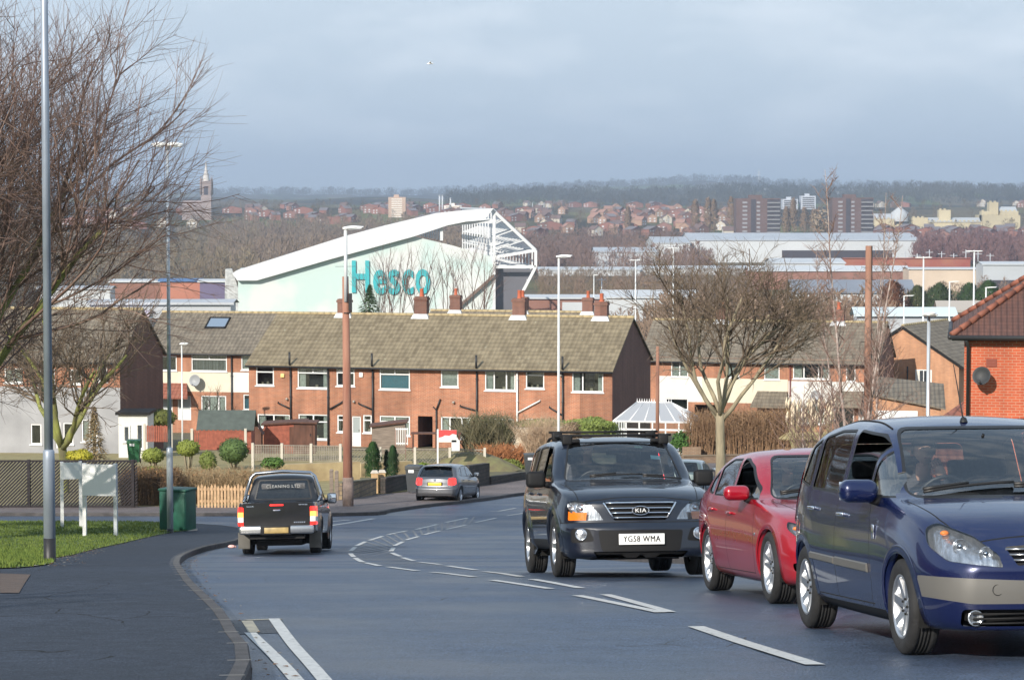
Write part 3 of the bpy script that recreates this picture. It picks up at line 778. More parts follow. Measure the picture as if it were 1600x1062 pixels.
def plate(root, sh, y, z, text, rear, front=True, w=.52, h=.111, tilt=0, blur=False):
 p, n = sh.front_at(y, z, rear)
 M = Matrix.Translation(p + Vector((.022 if not rear else -.022, 0, 0))) @ Matrix.Rotation(R(90) if not rear else R(-90), 4, 'Z') @ Matrix.Rotation(R(90) - tilt, 4, 'X')
 q = MB(); q.rbox((0, 0, -.004), (w, h, .012), .004, 0, M, 2)
 o = q.build('number_plate', YPLATE if rear else WPLATE, root)
 if text:
  vs, fs = text_mesh(text, .098, .0015, .0, .80); xs = [v[0] for v in vs]; k = min(1.0, (w * .92) / (max(xs) - min(xs)))
  t = MB()
  for dx, dz in ((-.0016, .0038), (.0016, .0042)): t.add([(a * k + dx, b, c + dz) for a, b, c in vs], fs, 0, False, M); t.build('plate_characters', PBLACK, o)
 return o
NAVY = paint('dark_navy_paint', (.002, .005, .015), metal=.1, rough=.3, dirt=.03)
BLUE = paint('royal_blue_paint', (.003, .009, .058), metal=.3, rough=.26, dirt=.03)
REDP = paint('crimson_paint', (.33, .004, .016), metal=.22, rough=.26, dirt=.08)
BLACKP = paint('black_paint', (.006, .006, .008), metal=.2, rough=.28, dirt=.22)
SILVP = paint('grey_silver_paint', (.12, .125, .14), metal=.6, rough=.32, dirt=.2)
PALEP = paint('pale_green_grey_paint', (.13, .17, .17), metal=.5, rough=.35, dirt=.2)
STEELP = paint('blue_grey_paint', (.08, .11, .15), metal=.5, rough=.35, dirt=.2)
GREYPL = mat('grey_bumper_plastic', (.13, .125, .115), rough=.5, metal=.2)
def spec_mpv():
 L = 4.26
 return dict(L=L, W=1.80, fo=.84, wb=2.69, tyre_r=.318, tyre_w=.205, rim_r=.215, arch=.355, rim='seven', belt_min=.90, paint=BLUE,
  plan=[(0, .70), (.04, .80), (.12, .885), (.3, .955), (.7, .99), (1.2, 1), (3.2, 1), (3.8, .975), (4.1, .92), (L, .84)],
  bottom=[(0, .20), (.5, .19), (L - .5, .22), (L, .30)],
  belt=[(0, .60), (.12, .72), (.35, .84), (.8, .945), (1.2, .985), (2.0, 1.0), (3.0, 1.03), (3.7, 1.09), (4.0, 1.08), (4.15, 1.0), (L, .80)],
  top=[(0, .66), (.05, .74), (.15, .83), (.35, .915), (.7, 1.0), (.98, 1.055), (1.10, 1.10), (1.5, 1.335), (1.78, 1.475), (1.98, 1.545), (2.3, 1.595), (2.8, 1.612), (3.3, 1.58), (3.7, 1.51), (3.9, 1.42), (4.05, 1.25), (4.18, 1.02), (L, .88)],
  nose=[(.15, .10), (.3, .03), (.5, 0), (.58, .0), (.66, .03), (.8, .10), (.95, .14)], tail=[(.2, .08), (.4, 0), (.6, .0), (.9, .05)],
  tumble=.26, rail=.12, fine=[(.9, 1.2)],
  side_windows=[dict(pts=[(1.03, 1.035, .02), (1.66, 1.385), (1.70, 1.03, .01)], name='quarter_window', r=.02, seal=.014),
      dict(pts=[(1.73, 1.03), (1.70, 1.405), (1.90, 1.475), (2.38, 1.515), (2.43, 1.04)], open=1.13, r=.05),
      dict(pts=[(2.52, 1.045), (2.47, 1.515), (2.9, 1.515), (3.30, 1.47), (3.36, 1.07)], r=.05),
      dict(pts=[(3.42, 1.08), (3.37, 1.46), (3.62, 1.40), (3.80, 1.12)], r=.04, name='quarter_window')],
  windscreen=dict(pts=[(-.735, 1.03), (-.575, 1.525), (.575, 1.525), (.735, 1.03)], x=(.9, 2.3), r=.10, seal=.02),
  rear_window=dict(pts=[(-.62, 1.10), (-.52, 1.44), (.52, 1.44), (.62, 1.10)], x=(3.4, 4.3), r=.09),
  side_lines=[[(1.62, 1.02), (1.53, .84), (1.50, .45), (1.56, .28)], [(2.48, 1.04), (2.50, .8), (2.50, .3)], [(3.36, 1.06), (3.42, .85), (3.30, .62), (3.16, .42), (3.10, .28)], [(1.5, .30), (3.1, .30)], [(.72, .70), (.62, .55)]],
  top_lines=[[(.22, .60), (.5, .69), (1.0, .76)], [(.19, .0), (.22, .60)]],
  side_zones=[dict(pts=[(1.25, .27), (3.2, .27), (3.2, .15), (1.25, .15)], mi=2)],
  front_zones=[dict(pts=[(-.60, .37), (-.86, .41), (-.86, .545), (-.3, .52), (.3, .52), (.86, .545), (.86, .41), (.60, .37)], mi=4, r=.02),
      dict(pts=[(-.32, .61), (-.37, .73), (-.10, .75), (-.08, .65)], part='grille', mat=TRIM, off=-.035),
      dict(pts=[(.32, .61), (.37, .73), (.10, .75), (.08, .65)], part='grille', mat=TRIM, off=-.035),
      dict(pts=[(-.66, .225), (-.66, .335), (.66, .335), (.66, .225)], part='lower_grille', mat=TRIM, off=-.05, r=.03)],
  paint2=GREYPL,
  headlights=[dict(yaw=34, pts=[(.36, .60, .02), (.40, .68), (.60, .80), (.86, .885, .05), (.93, .85, .08), (.90, .74, .1), (.72, .64)], bowls=[(.50, .685, .048, 'w'), (.64, .73, .052, 'w'), (.70, .815, .03, 'amber')])],
  taillights=[dict(yaw=40, pts=[(.60, .80), (.62, 1.35), (.80, 1.30), (.85, .80)])],
  cabin=dict(floor=.35, seat=.53, rear=4.0, cowl=1.02, belt=1.03, front_seat=2.18, rear_seat=3.05, wheel=1.78, mirror=(1.80, 1.40)),
  mirror=dict(x=1.42, z=1.06, size=(.16, .27, .16), out=.15), handles=[(2.30, .90), (3.18, .93)], handle_mat=CHROME,
  mouldings=[dict(ends=((1.55, .545), (2.46, .56)), mat=GREYPL, h=.065), dict(ends=((2.50, .56), (3.22, .575)), mat=GREYPL, h=.055)],
  wipers=[(1.10, -.62, 1.13, .02), (1.06, .0, 1.10, .62)])
def spec_saloon():
 L = 4.52
 return dict(L=L, W=1.81, fo=.78, wb=2.76, tyre_r=.325, tyre_w=.235, rim_r=.238, arch=.352, rim='five_double', belt_min=.80, paint=REDP,
  plan=[(0, .72), (.04, .82), (.12, .90), (.3, .96), (.7, .995), (1.2, 1), (3.4, 1), (4.0, .97), (4.35, .90), (L, .80)],
  bottom=[(0, .19), (.5, .17), (L - .5, .2), (L, .28)],
  belt=[(0, .55), (.10, .64), (.3, .73), (.7, .81), (1.2, .865), (2.0, .90), (3.0, .93), (3.8, .955), (4.3, .93), (L, .78)],
  top=[(0, .60), (.05, .68), (.15, .745), (.4, .82), (.9, .90), (1.30, .955), (1.42, 1.0), (1.75, 1.185), (2.05, 1.325), (2.25, 1.385), (2.6, 1.42), (3.0, 1.41), (3.35, 1.345), (3.7, 1.20), (4.0, 1.055), (4.15, 1.035), (4.42, 1.01), (4.48, .95), (L, .85)],
  nose=[(.15, .08), (.25, .0), (.45, .0), (.55, .03), (.7, .07), (.85, .12)], tail=[(.2, .08), (.4, 0), (.6, .0), (.9, .05)],
  tumble=.33, rail=.11, fine=[(1.25, 1.45)],
  side_windows=[dict(pts=[(1.42, .93, .02), (2.02, 1.245, .05), (2.30, 1.325), (2.42, 1.325, .02), (2.46, .945)], open=.99, r=.05),
      dict(pts=[(2.54, .95), (2.50, 1.325, .02), (2.9, 1.325), (3.25, 1.245), (3.32, .965)], r=.04),
      dict(pts=[(3.37, .97), (3.31, 1.22), (3.52, 1.13), (3.62, 1.0, .06)], r=.03, name='quarter_window')],
  windscreen=dict(pts=[(-.70, .93), (-.53, 1.35), (.53, 1.35), (.70, .93)], x=(1.1, 2.6), r=.09, seal=.018),
  rear_window=dict(pts=[(-.60, 1.03), (-.50, 1.33), (.50, 1.33), (.60, 1.03)], x=(3.0, 4.1), r=.09),
  side_lines=[[(1.40, .90), (1.30, .72), (1.28, .40), (1.36, .25)], [(2.50, .94), (2.52, .6), (2.50, .24)], [(3.34, .96), (3.40, .75), (3.24, .52), (3.10, .3), (3.08, .24)], [(1.34, .255), (3.1, .255)]],
  top_lines=[[(.30, .52), (.7, .64), (1.28, .72)], [(.24, .0), (.27, .35), (.30, .52)]],
  side_zones=[],
  front_zones=[dict(pts=[(-.06, .52), (-.04, .66), (-.26, .655), (-.30, .60), (-.22, .52)], part='grille', mat=TRIM, off=-.03, r=.04),
      dict(pts=[(.06, .52), (.04, .66), (.26, .655), (.30, .60), (.22, .52)], part='grille', mat=TRIM, off=-.03, r=.04),
      dict(pts=[(-.42, .24), (-.46, .38), (.46, .38), (.42, .24)], part='lower_grille', mat=TRIM, off=-.05, r=.03),
      dict(pts=[(-.76, .30), (-.78, .38), (-.58, .38), (-.56, .28)], part='fog_light_recess', mat=TRIM, off=-.03, r=.03),
      dict(pts=[(.76, .30), (.78, .38), (.58, .38), (.56, .28)], part='fog_light_recess', mat=TRIM, off=-.03, r=.03)],
  headlights=[dict(yaw=32, pts=[(.38, .545, .02), (.40, .645), (.62, .69), (.88, .745, .04), (.87, .68), (.68, .565)], bowls=[(.46, .612, .05, 'w'), (.59, .628, .055, 'w'), (.73, .68, .03, 'amber')])],
  taillights=[dict(yaw=40, pts=[(.50, .78), (.50, .92), (.86, .93), (.86, .80)])],
  cabin=dict(floor=.28, seat=.45, rear=3.9, cowl=1.32, belt=.93, front_seat=2.40, rear_seat=3.15, wheel=2.02, mirror=(2.02, 1.24)),
  mirror=dict(x=1.66, z=.975, size=(.14, .25, .14), out=.13), handles=[(2.34, .80), (3.22, .83)],
  mouldings=[], wipers=[(1.42, -.60, 1.45, .0), (1.38, .0, 1.42, .58)])
def spec_suv():
 L = 4.59
 return dict(L=L, W=1.90, fo=.86, wb=2.71, tyre_r=.37, tyre_w=.245, rim_r=.225, arch=.43, rim='six', belt_min=.98, paint=NAVY, flare=.028, flare_w=.07,
  plan=[(0, .80), (.04, .87), (.12, .925), (.3, .965), (.7, .985), (1.2, .985), (3.6, .985), (4.2, .96), (4.5, .91), (L, .85)],
  bottom=[(0, .24), (.12, .22), (.5, .30), (L - .5, .34), (L, .40)],
  belt=[(0, .80), (.08, .88), (.3, .95), (.8, 1.02), (1.2, 1.05), (3.0, 1.07), (3.9, 1.12), (4.3, 1.12), (L, .95)],
  top=[(0, .86), (.05, .93), (.16, .985), (.5, 1.055), (1.0, 1.125), (1.20, 1.165), (1.5, 1.38), (1.75, 1.555), (1.92, 1.635), (2.3, 1.70), (3.0, 1.72), (3.8, 1.70), (4.15, 1.62), (4.35, 1.40), (4.5, 1.12), (L, 1.0)],
  side=[(0, .90), (.07, .95), (.2, .975), (.42, .995), (.62, 1), (.85, .985), (1, .95)],
  nose=[(.2, .07), (.3, .0), (.58, .0), (.62, .05), (.8, .06), (.95, .09)], tail=[(.2, .08), (.4, 0), (.6, .0), (.9, .05)],
  tumble=.25, rail=.10, fine=[(1.1, 1.3)],
  side_windows=[dict(pts=[(1.38, 1.12, .02), (1.90, 1.48), (2.05, 1.575), (2.42, 1.60, .02), (2.46, 1.13)], open=1.2, r=.05),
      dict(pts=[(2.54, 1.13), (2.50, 1.60, .02), (3.22, 1.60), (3.36, 1.15)], r=.04),
      dict(pts=[(3.44, 1.15), (3.34, 1.60), (3.85, 1.57), (4.06, 1.22)], r=.04, mat=DGLS, name='quarter_window')],
  windscreen=dict(pts=[(-.735, 1.13), (-.60, 1.635), (.60, 1.635), (.735, 1.13)], x=(1.0, 2.4), r=.08, seal=.02),
  rear_window=dict(pts=[(-.62, 1.2), (-.55, 1.58), (.55, 1.58), (.62, 1.2)], x=(3.8, 4.6), r=.07),
  side_lines=[[(1.36, 1.08), (1.32, .8), (1.33, .45)], [(2.50, 1.12), (2.52, .8), (2.50, .36)], [(3.40, 1.14), (3.44, .95), (3.22, .70), (3.12, .42)], [(1.33, .44), (3.12, .44)]],
  top_lines=[[(.20, .70), (.6, .74), (1.16, .79)], [(.13, .0), (.15, .45), (.20, .70)]],
  side_zones=[dict(pts=[(1.25, .44), (3.15, .44), (3.15, .25), (1.25, .25)], mi=2)],
  front_zones=[dict(pts=[(-.44, .88), (.44, .88), (.42, .845), (.30, .655), (-.30, .655), (-.42, .845)], part='grille', mat=TRIM, off=-.035, r=.02),
      dict(pts=[(-.50, .545), (.50, .545), (.46, .30), (-.46, .30)], mi=2, r=.04),
      dict(pts=[(-.56, .30), (.56, .30), (.50, .225), (-.50, .225)], part='lower_grille', mat=TRIM, off=-.03, r=.02),
      dict(pts=[(-.80, .40), (-.80, .57), (-.60, .57), (-.54, .42)], mi=2, r=.04),
      dict(pts=[(.80, .40), (.80, .57), (.60, .57), (.54, .42)], mi=2, r=.04)],
  front_lines=[[(-.9, .635), (-.33, .635), (.33, .635), (.9, .635)]],
  headlights=[dict(yaw=14, pts=[(.44, .665, .01), (.50, .76), (.62, .87), (.80, .90, .05), (.86, .88, .03), (.875, .665, .02)], bowls=[(.78, .825, .048, 'w'), (.68, .80, .062, 'w')], amber=[(.62, .66), (.64, .745), (.9, .765), (.9, .66)])],
  taillights=[dict(yaw=40, pts=[(.60, .90), (.62, 1.35), (.80, 1.30), (.88, .90)])],
  cabin=dict(floor=.5, seat=.78, rear=4.2, cowl=1.22, belt=1.13, front_seat=2.35, rear_seat=3.2, wheel=1.98, mirror=(1.95, 1.50)),
  mirror=dict(x=1.62, z=1.15, size=(.13, .24, .20), out=.16, mat=TRIM), handles=[(2.32, 1.0), (3.24, 1.02)],
  wipers=[(1.25, -.42, 1.28, .22), (1.22, .22, 1.26, .70)])
def spec_hatch(paint_=None, far=False):
 L = 4.18
 return dict(L=L, W=1.71, fo=.84, wb=2.60, tyre_r=.31, tyre_w=.195, rim_r=.205, arch=.345, rim='five', belt_min=.85, paint=paint_ or SILVP,
  plan=[(0, .72), (.05, .82), (.15, .90), (.4, .97), (.8, 1), (3.2, 1), (3.8, .975), (4.05, .93), (L, .84)],
  bottom=[(0, .20), (.5, .19), (L - .45, .22), (L - .1, .25), (L, .28)],
  belt=[(0, .58), (.15, .70), (.5, .82), (1.2, .90), (2.0, .92), (3.0, .95), (3.7, .99), (4.0, .98), (L, .80)],
  top=[(0, .64), (.06, .72), (.2, .80), (.8, .93), (1.1, 1.0), (1.5, 1.24), (1.8, 1.38), (2.1, 1.44), (2.6, 1.472), (3.2, 1.455), (3.62, 1.40), (3.72, 1.35), (3.9, 1.16), (4.06, 1.00), (4.12, .96), (L, .92)],
  nose=[(.2, .06), (.3, 0), (.5, 0), (.8, .10)], tail=[(.22, .08), (.32, .02), (.40, 0), (.56, .0), (.60, .04), (.8, .065), (1.0, .09)],
  tumble=.30, rail=.11,
  side_windows=[dict(pts=[(1.22, .95, .02), (1.75, 1.27), (2.0, 1.365), (2.28, 1.385, .02), (2.32, .96)], r=.04),
      dict(pts=[(2.38, .965), (2.34, 1.385, .02), (2.95, 1.36), (3.12, .985)], r=.04),
      dict(pts=[(3.18, .99), (3.03, 1.35), (3.35, 1.28), (3.5, 1.06)], r=.04, name='quarter_window')],
  windscreen=dict(pts=[(-.66, .98), (-.52, 1.37), (.52, 1.37), (.66, .98)], x=(.9, 2.3), r=.08),
  rear_window=dict(pts=[(-.66, .99), (-.54, 1.37), (.54, 1.37), (.66, .99)], x=(3.3, 4.18), r=.07, seal=.02), rear_glass=DGLS,
  side_lines=[[(1.18, .93), (1.12, .7), (1.15, .28)], [(2.34, .95), (2.36, .28)], [(3.14, .98), (3.2, .8), (2.98, .45), (2.95, .28)], [(1.15, .28), (2.95, .28)]],
  rear_lines=[[(-.50, .95), (-.52, .62), (.52, .62), (.50, .95)], [(-.80, .60), (-.52, .60)], [(.52, .60), (.80, .60)], [(-.70, .36), (.70, .36)]],
  rear_zones=[dict(pts=[(-.30, .66), (-.30, .80), (.30, .80), (.30, .66)], mi=2, r=.02), dict(pts=[(-.5, .21), (-.5, .29), (.5, .29), (.5, .21)], mi=2)],
  taillights=[dict(yaw=28, pts=[(.49, .70), (.50, .92), (.70, .96), (.80, .94), (.80, .72), (.62, .67)], lit=True)],
  cabin=dict(floor=.3, seat=.5, rear=3.7, cowl=1.05, belt=.95, front_seat=2.1, rear_seat=2.9, wheel=1.7, mirror=(1.75, 1.28)),
  mirror=dict(x=1.38, z=1.0, size=(.12, .20, .14), out=.13), handles=[(2.18, .83), (3.0, .86)],
  mouldings=[dict(ends=((1.2, .56), (2.9, .58)), mat=paint_ or SILVP, h=.04)])
def spec_pickup():
 L = 5.20
 return dict(L=L, W=1.80, fo=.88, wb=3.085, tyre_r=.375, tyre_w=.255, rim_r=.21, arch=.44, rim='six', belt_min=1.0, paint=BLACKP, flare=.035, flare_w=.07,
  plan=[(0, .8), (.05, .88), (.15, .93), (.4, .96), (1.2, .97), (4.6, .97), (5.0, .965), (5.12, .955), (L, .94)],
  bottom=[(0, .3), (.5, .36), (3.6, .42), (4.9, .48), (5.1, .50), (L, .52)],
  belt=[(0, .82), (.2, .95), (1.0, 1.06), (1.6, 1.08), (3.45, 1.10), (3.6, 1.12), (5.1, 1.14), (L, 1.13)],
  top=[(0, .88), (.1, .98), (.6, 1.08), (1.25, 1.15), (1.7, 1.48), (2.0, 1.68), (2.3, 1.765), (2.9, 1.79), (3.25, 1.76), (3.36, 1.70), (3.50, 1.30), (3.56, 1.165), (3.7, 1.16), (5.1, 1.16), (L, 1.155)],
  nose=[(.3, .05), (.5, 0), (.8, .03), (.95, .1)], tail=[(.4, .0), (1.1, .0)],
  warp=[(0, .15), (1.2, .12), (2, .03), (3.0, 0), (3.4, -.03), (3.6, 0), (L, -.008)],
  side=[(0, .93), (.07, .965), (.2, .985), (.5, 1), (.8, .99), (1, .96)],
  tumble=.28, rail=.07, step=.0,
  side_windows=[dict(pts=[(1.55, 1.15), (2.05, 1.58), (2.42, 1.66), (2.46, 1.16)], r=.04), dict(pts=[(2.54, 1.16), (2.50, 1.66), (3.08, 1.65), (3.24, 1.18)], r=.04)],
  windscreen=dict(pts=[(-.68, 1.2), (-.57, 1.70), (.57, 1.70), (.68, 1.2)], x=(1.1, 2.4), r=.08),
  rear_window=dict(pts=[(-.66, 1.20), (-.56, 1.66), (.56, 1.66), (.66, 1.20)], x=(3.2, 3.62), r=.06), rear_glass=glass_mat('pickup_rear_glass', tint=(.2, .22, .22), base=.06),
  side_lines=[[(1.5, 1.1), (1.45, .5)], [(2.50, 1.15), (2.5, .48)], [(3.30, 1.16), (3.3, .5)], [(3.46, 1.14), (3.46, .5)]],
  rear_lines=[[(-.71, 1.15), (-.71, .60), (.71, .60), (.71, 1.15)], [(-.71, .66), (.71, .66)]],
  taillights=[dict(yaw=8, pts=[(.725, .66), (.725, 1.06), (.90, 1.06), (.90, .66)], lit=True, r=.02, bands=[(.66, .73, 0), (.73, .84, 3), (.84, .96, 1), (.96, 1.1, 2)])],
  cabin=dict(floor=.55, seat=.82, rear=3.4, cowl=1.3, belt=1.15, front_seat=2.3, rear_seat=2.98, wheel=1.95, mirror=(1.95, 1.55)),
  mirror=dict(x=1.72, z=1.18, size=(.12, .22, .24), out=.15), handles=[(2.36, 1.02), (3.16, 1.02)], handle_mat=CHROME)
# ------------------------------------------------------------------ ground, roads, kerbs, markings
def cut_rows(bm, y0, y1, step):
 y = math.ceil(y0 / step) * step
 while y < y1:
  bmesh.ops.bisect_plane(bm, geom=list(bm.faces) + list(bm.edges) + list(bm.verts), dist=1e-5, plane_co=(0, y, 0), plane_no=(0, 1, 0)); y += step
def sheet(name, polys, off, m, step=1.0, kind='structure'):
 bm = bmesh.new()
 for poly in polys:
  f = bm.faces.new([bm.verts.new((p[0], p[1], 0)) for p in poly])
 bmesh.ops.triangulate(bm, faces=bm.faces)
 ys = [v.co.y for v in bm.verts]; cut_rows(bm, min(ys), max(ys), step)
 for v in bm.verts: v.co.z = H(v.co.x, v.co.y) + off
 bmesh.ops.recalc_face_normals(bm, faces=bm.faces)
 if sum(f.normal.z for f in bm.faces) < 0: bmesh.ops.reverse_faces(bm, faces=bm.faces)
 me = bpy.data.meshes.new(name); bm.to_mesh(me); bm.free(); me.materials.append(m)
 for p in me.polygons: p.use_smooth = True
 o = bpy.data.objects.new(name, me); COL.objects.link(o)
 if kind: o['kind'] = kind
 return o
def dense(path, step=.6):                  # Catmull-Rom through the points
 pts = [Vector(p[:2]) for p in path]; pts = [pts[0] * 2 - pts[1]] + pts + [pts[-1] * 2 - pts[-2]]; out = []
 for i in range(1, len(pts) - 2):
  p0, p1, p2, p3 = pts[i - 1:i + 3]; n = max(2, int((p2 - p1).length / step))
  for k in range(n):
   t = k / n; out.append(.5 * ((2 * p1) + (-p0 + p2) * t + (2 * p0 - 5 * p1 + 4 * p2 - p3) * t * t + (-p0 + 3 * p1 - 3 * p2 + p3) * t ** 3))
 out.append(pts[-2]); return out
def offset_path(path, d):
 out = []
 for i, p in enumerate(path):
  t = (path[min(i + 1, len(path) - 1)] - path[max(i - 1, 0)]).normalized(); out.append(p + Vector((-t.y, t.x)) * d)
 return out
def g2(px, py): v = G(px, py); return (v.x, v.y)
def asphalt(name, c, rough, var=.25, patch=.12, speck=.5, spec=.35):
 m = bpy.data.materials.new(name); nt, b = nodes_of(m); tc = nt.nodes.new('ShaderNodeTexCoord')
 n1 = nt.nodes.new('ShaderNodeTexNoise'); n1.inputs['Scale'].default_value = .35; n1.inputs['Detail'].default_value = 6; nt.links.new(tc.outputs['Object'], n1.inputs['Vector'])
 n2 = nt.nodes.new('ShaderNodeTexNoise'); n2.inputs['Scale'].default_value = 55; n2.inputs['Detail'].default_value = 3; nt.links.new(tc.outputs['Object'], n2.inputs['Vector'])
 n3 = nt.nodes.new('ShaderNodeTexVoronoi'); n3.inputs['Scale'].default_value = 9; nt.links.new(tc.outputs['Object'], n3.inputs['Vector'])
 r1 = nt.nodes.new('ShaderNodeValToRGB'); r1.color_ramp.elements[0].position = .3; r1.color_ramp.elements[1].position = .7
 r1.color_ramp.elements[0].color = (*[q * (1 - var) for q in c], 1); r1.color_ramp.elements[1].color = (*[q * (1 + var) for q in c], 1); nt.links.new(n1.outputs['Fac'], r1.inputs['Fac'])
 r2 = nt.nodes.new('ShaderNodeMapRange'); r2.inputs['From Min'].default_value = .3; r2.inputs['From Max'].default_value = .7; r2.inputs['To Min'].default_value = 1 - speck; r2.inputs['To Max'].default_value = 1 + speck; nt.links.new(n2.outputs['Fac'], r2.inputs['Value'])
 s = nt.nodes.new('ShaderNodeVectorMath'); s.operation = 'SCALE'; nt.links.new(r1.outputs[0], s.inputs[0]); nt.links.new(r2.outputs[0], s.inputs['Scale'])
 lt = nt.nodes.new('ShaderNodeMath'); lt.operation = 'LESS_THAN'; lt.inputs[1].default_value = .045; nt.links.new(n3.outputs['Distance'], lt.inputs[0])
 mx = nt.nodes.new('ShaderNodeMixRGB'); nt.links.new(lt.outputs[0], mx.inputs[0])
 n4 = nt.nodes.new('ShaderNodeTexNoise'); n4.inputs['Scale'].default_value = 5; n4.inputs['Detail'].default_value = 9; n4.inputs['Roughness'].default_value = .7; nt.links.new(tc.outputs['Object'], n4.inputs['Vector'])
 r4 = nt.nodes.new('ShaderNodeMapRange'); r4.inputs['From Min'].default_value = .3; r4.inputs['From Max'].default_value = .7; r4.inputs['To Min'].default_value = .72; r4.inputs['To Max'].default_value = 1.3; nt.links.new(n4.outputs['Fac'], r4.inputs['Value'])
 mpc = nt.nodes.new('ShaderNodeMapping'); mpc.inputs['Scale'].default_value = (.55, .22, 1); nt.links.new(tc.outputs['Object'], mpc.inputs[0])
 nd = nt.nodes.new('ShaderNodeTexNoise'); nd.inputs['Scale'].default_value = 3; nt.links.new(mpc.outputs[0], nd.inputs['Vector']); ad = nt.nodes.new('ShaderNodeMixRGB'); ad.inputs[0].default_value = .22; nt.links.new(mpc.outputs[0], ad.inputs[1]); nt.links.new(nd.outputs['Color'], ad.inputs[2])
 vc = nt.nodes.new('ShaderNodeTexVoronoi'); vc.feature = 'DISTANCE_TO_EDGE'; vc.inputs['Scale'].default_value = 1.1; nt.links.new(ad.outputs[0], vc.inputs['Vector']); lc = nt.nodes.new('ShaderNodeMath'); lc.operation = 'LESS_THAN'; lc.inputs[1].default_value = .0035; nt.links.new(vc.outputs['Distance'], lc.inputs[0])
 gate = nt.nodes.new('ShaderNodeMath'); gate.operation = 'GREATER_THAN'; gate.inputs[1].default_value = .56; nt.links.new(n1.outputs['Fac'], gate.inputs[0]); gm = nt.nodes.new('ShaderNodeMath'); gm.operation = 'MULTIPLY'; nt.links.new(lc.outputs[0], gm.inputs[0]); nt.links.new(gate.outputs[0], gm.inputs[1])
 s4 = nt.nodes.new('ShaderNodeVectorMath'); s4.operation = 'SCALE'; nt.links.new(s.outputs[0], s4.inputs[0]); nt.links.new(r4.outputs[0], s4.inputs['Scale'])
 mc = nt.nodes.new('ShaderNodeMixRGB'); nt.links.new(gm.outputs[0], mc.inputs[0]); nt.links.new(s4.outputs[0], mc.inputs[1]); mc.inputs[2].default_value = (.012, .012, .013, 1); nt.links.new(mc.outputs[0], mx.inputs[1]); mx.inputs[2].default_value = (.22, .22, .22, 1)
 nt.links.new(mx.outputs[0], b.inputs['Base Color'])
 mr = nt.nodes.new('ShaderNodeMapRange'); mr.inputs['From Min'].default_value = .35; mr.inputs['From Max'].default_value = .65; mr.inputs['To Min'].default_value = rough - patch; mr.inputs['To Max'].default_value = rough + patch; nt.links.new(n1.outputs['Fac'], mr.inputs['Value']); nt.links.new(mr.outputs[0], b.inputs['Roughness'])
 bp = nt.nodes.new('ShaderNodeBump'); bp.inputs['Strength'].default_value = .8; bp.inputs['Distance'].default_value = .012; nt.links.new(n2.outputs['Fac'], bp.inputs['Height']); nt.links.new(bp.outputs[0], b.inputs['Normal'])
 b.inputs['Specular IOR Level'].default_value = spec
 return m
ROADM = asphalt('road_asphalt', (.044, .064, .102), .46, speck=.9, var=.42, spec=.45)
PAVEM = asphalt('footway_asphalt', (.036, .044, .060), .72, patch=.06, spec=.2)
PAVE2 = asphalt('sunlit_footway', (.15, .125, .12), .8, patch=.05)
KERBM = mat('kerb_stone', (.065, .06, .06), rough=.8, var=.3, vscale=4, bump=.3, bscale=60)
def worn_paint(name, c, thr):
 m = bpy.data.materials.new(name); nt, b = nodes_of(m); tc = nt.nodes.new('ShaderNodeTexCoord'); n = nt.nodes.new('ShaderNodeTexNoise'); n.inputs['Scale'].default_value = 16; n.inputs['Detail'].default_value = 10; n.inputs['Roughness'].default_value = .75; nt.links.new(tc.outputs['Object'], n.inputs['Vector'])
 r = nt.nodes.new('ShaderNodeValToRGB'); e = r.color_ramp.elements; e[0].position = thr - .07; e[0].color = (.05, .058, .07, 1); e[1].position = thr; e[1].color = (*[q * .8 for q in c], 1); k = e.new(.62); k.color = (*c, 1)
 nt.links.new(n.outputs['Fac'], r.inputs['Fac']); nt.links.new(r.outputs[0], b.inputs['Base Color']); b.inputs['Roughness'].default_value = .6; return m
PAINTM = worn_paint('road_paint', (.56, .56, .54), .41)
WORNM = worn_paint('worn_road_paint', (.20, .205, .21), .46)
OLDP = mat('old_yellowed_paint', (.42, .38, .28), rough=.7, col2=(.22, .21, .18), vscale=9)
GRASSM = mat('lawn_grass', (.055, .10, .014), rough=.9, col2=(.14, .18, .03), vscale=2.2, detail=9, bump=1.0, bscale=26)
DRYG = mat('dry_garden_grass', (.20, .17, .07), rough=.95, col2=(.30, .25, .12), vscale=1.2, detail=8, bump=.6, bscale=12)
SOIL = mat('garden_soil', (.09, .07, .05), rough=.95, col2=(.13, .12, .05), vscale=1.5, detail=8)
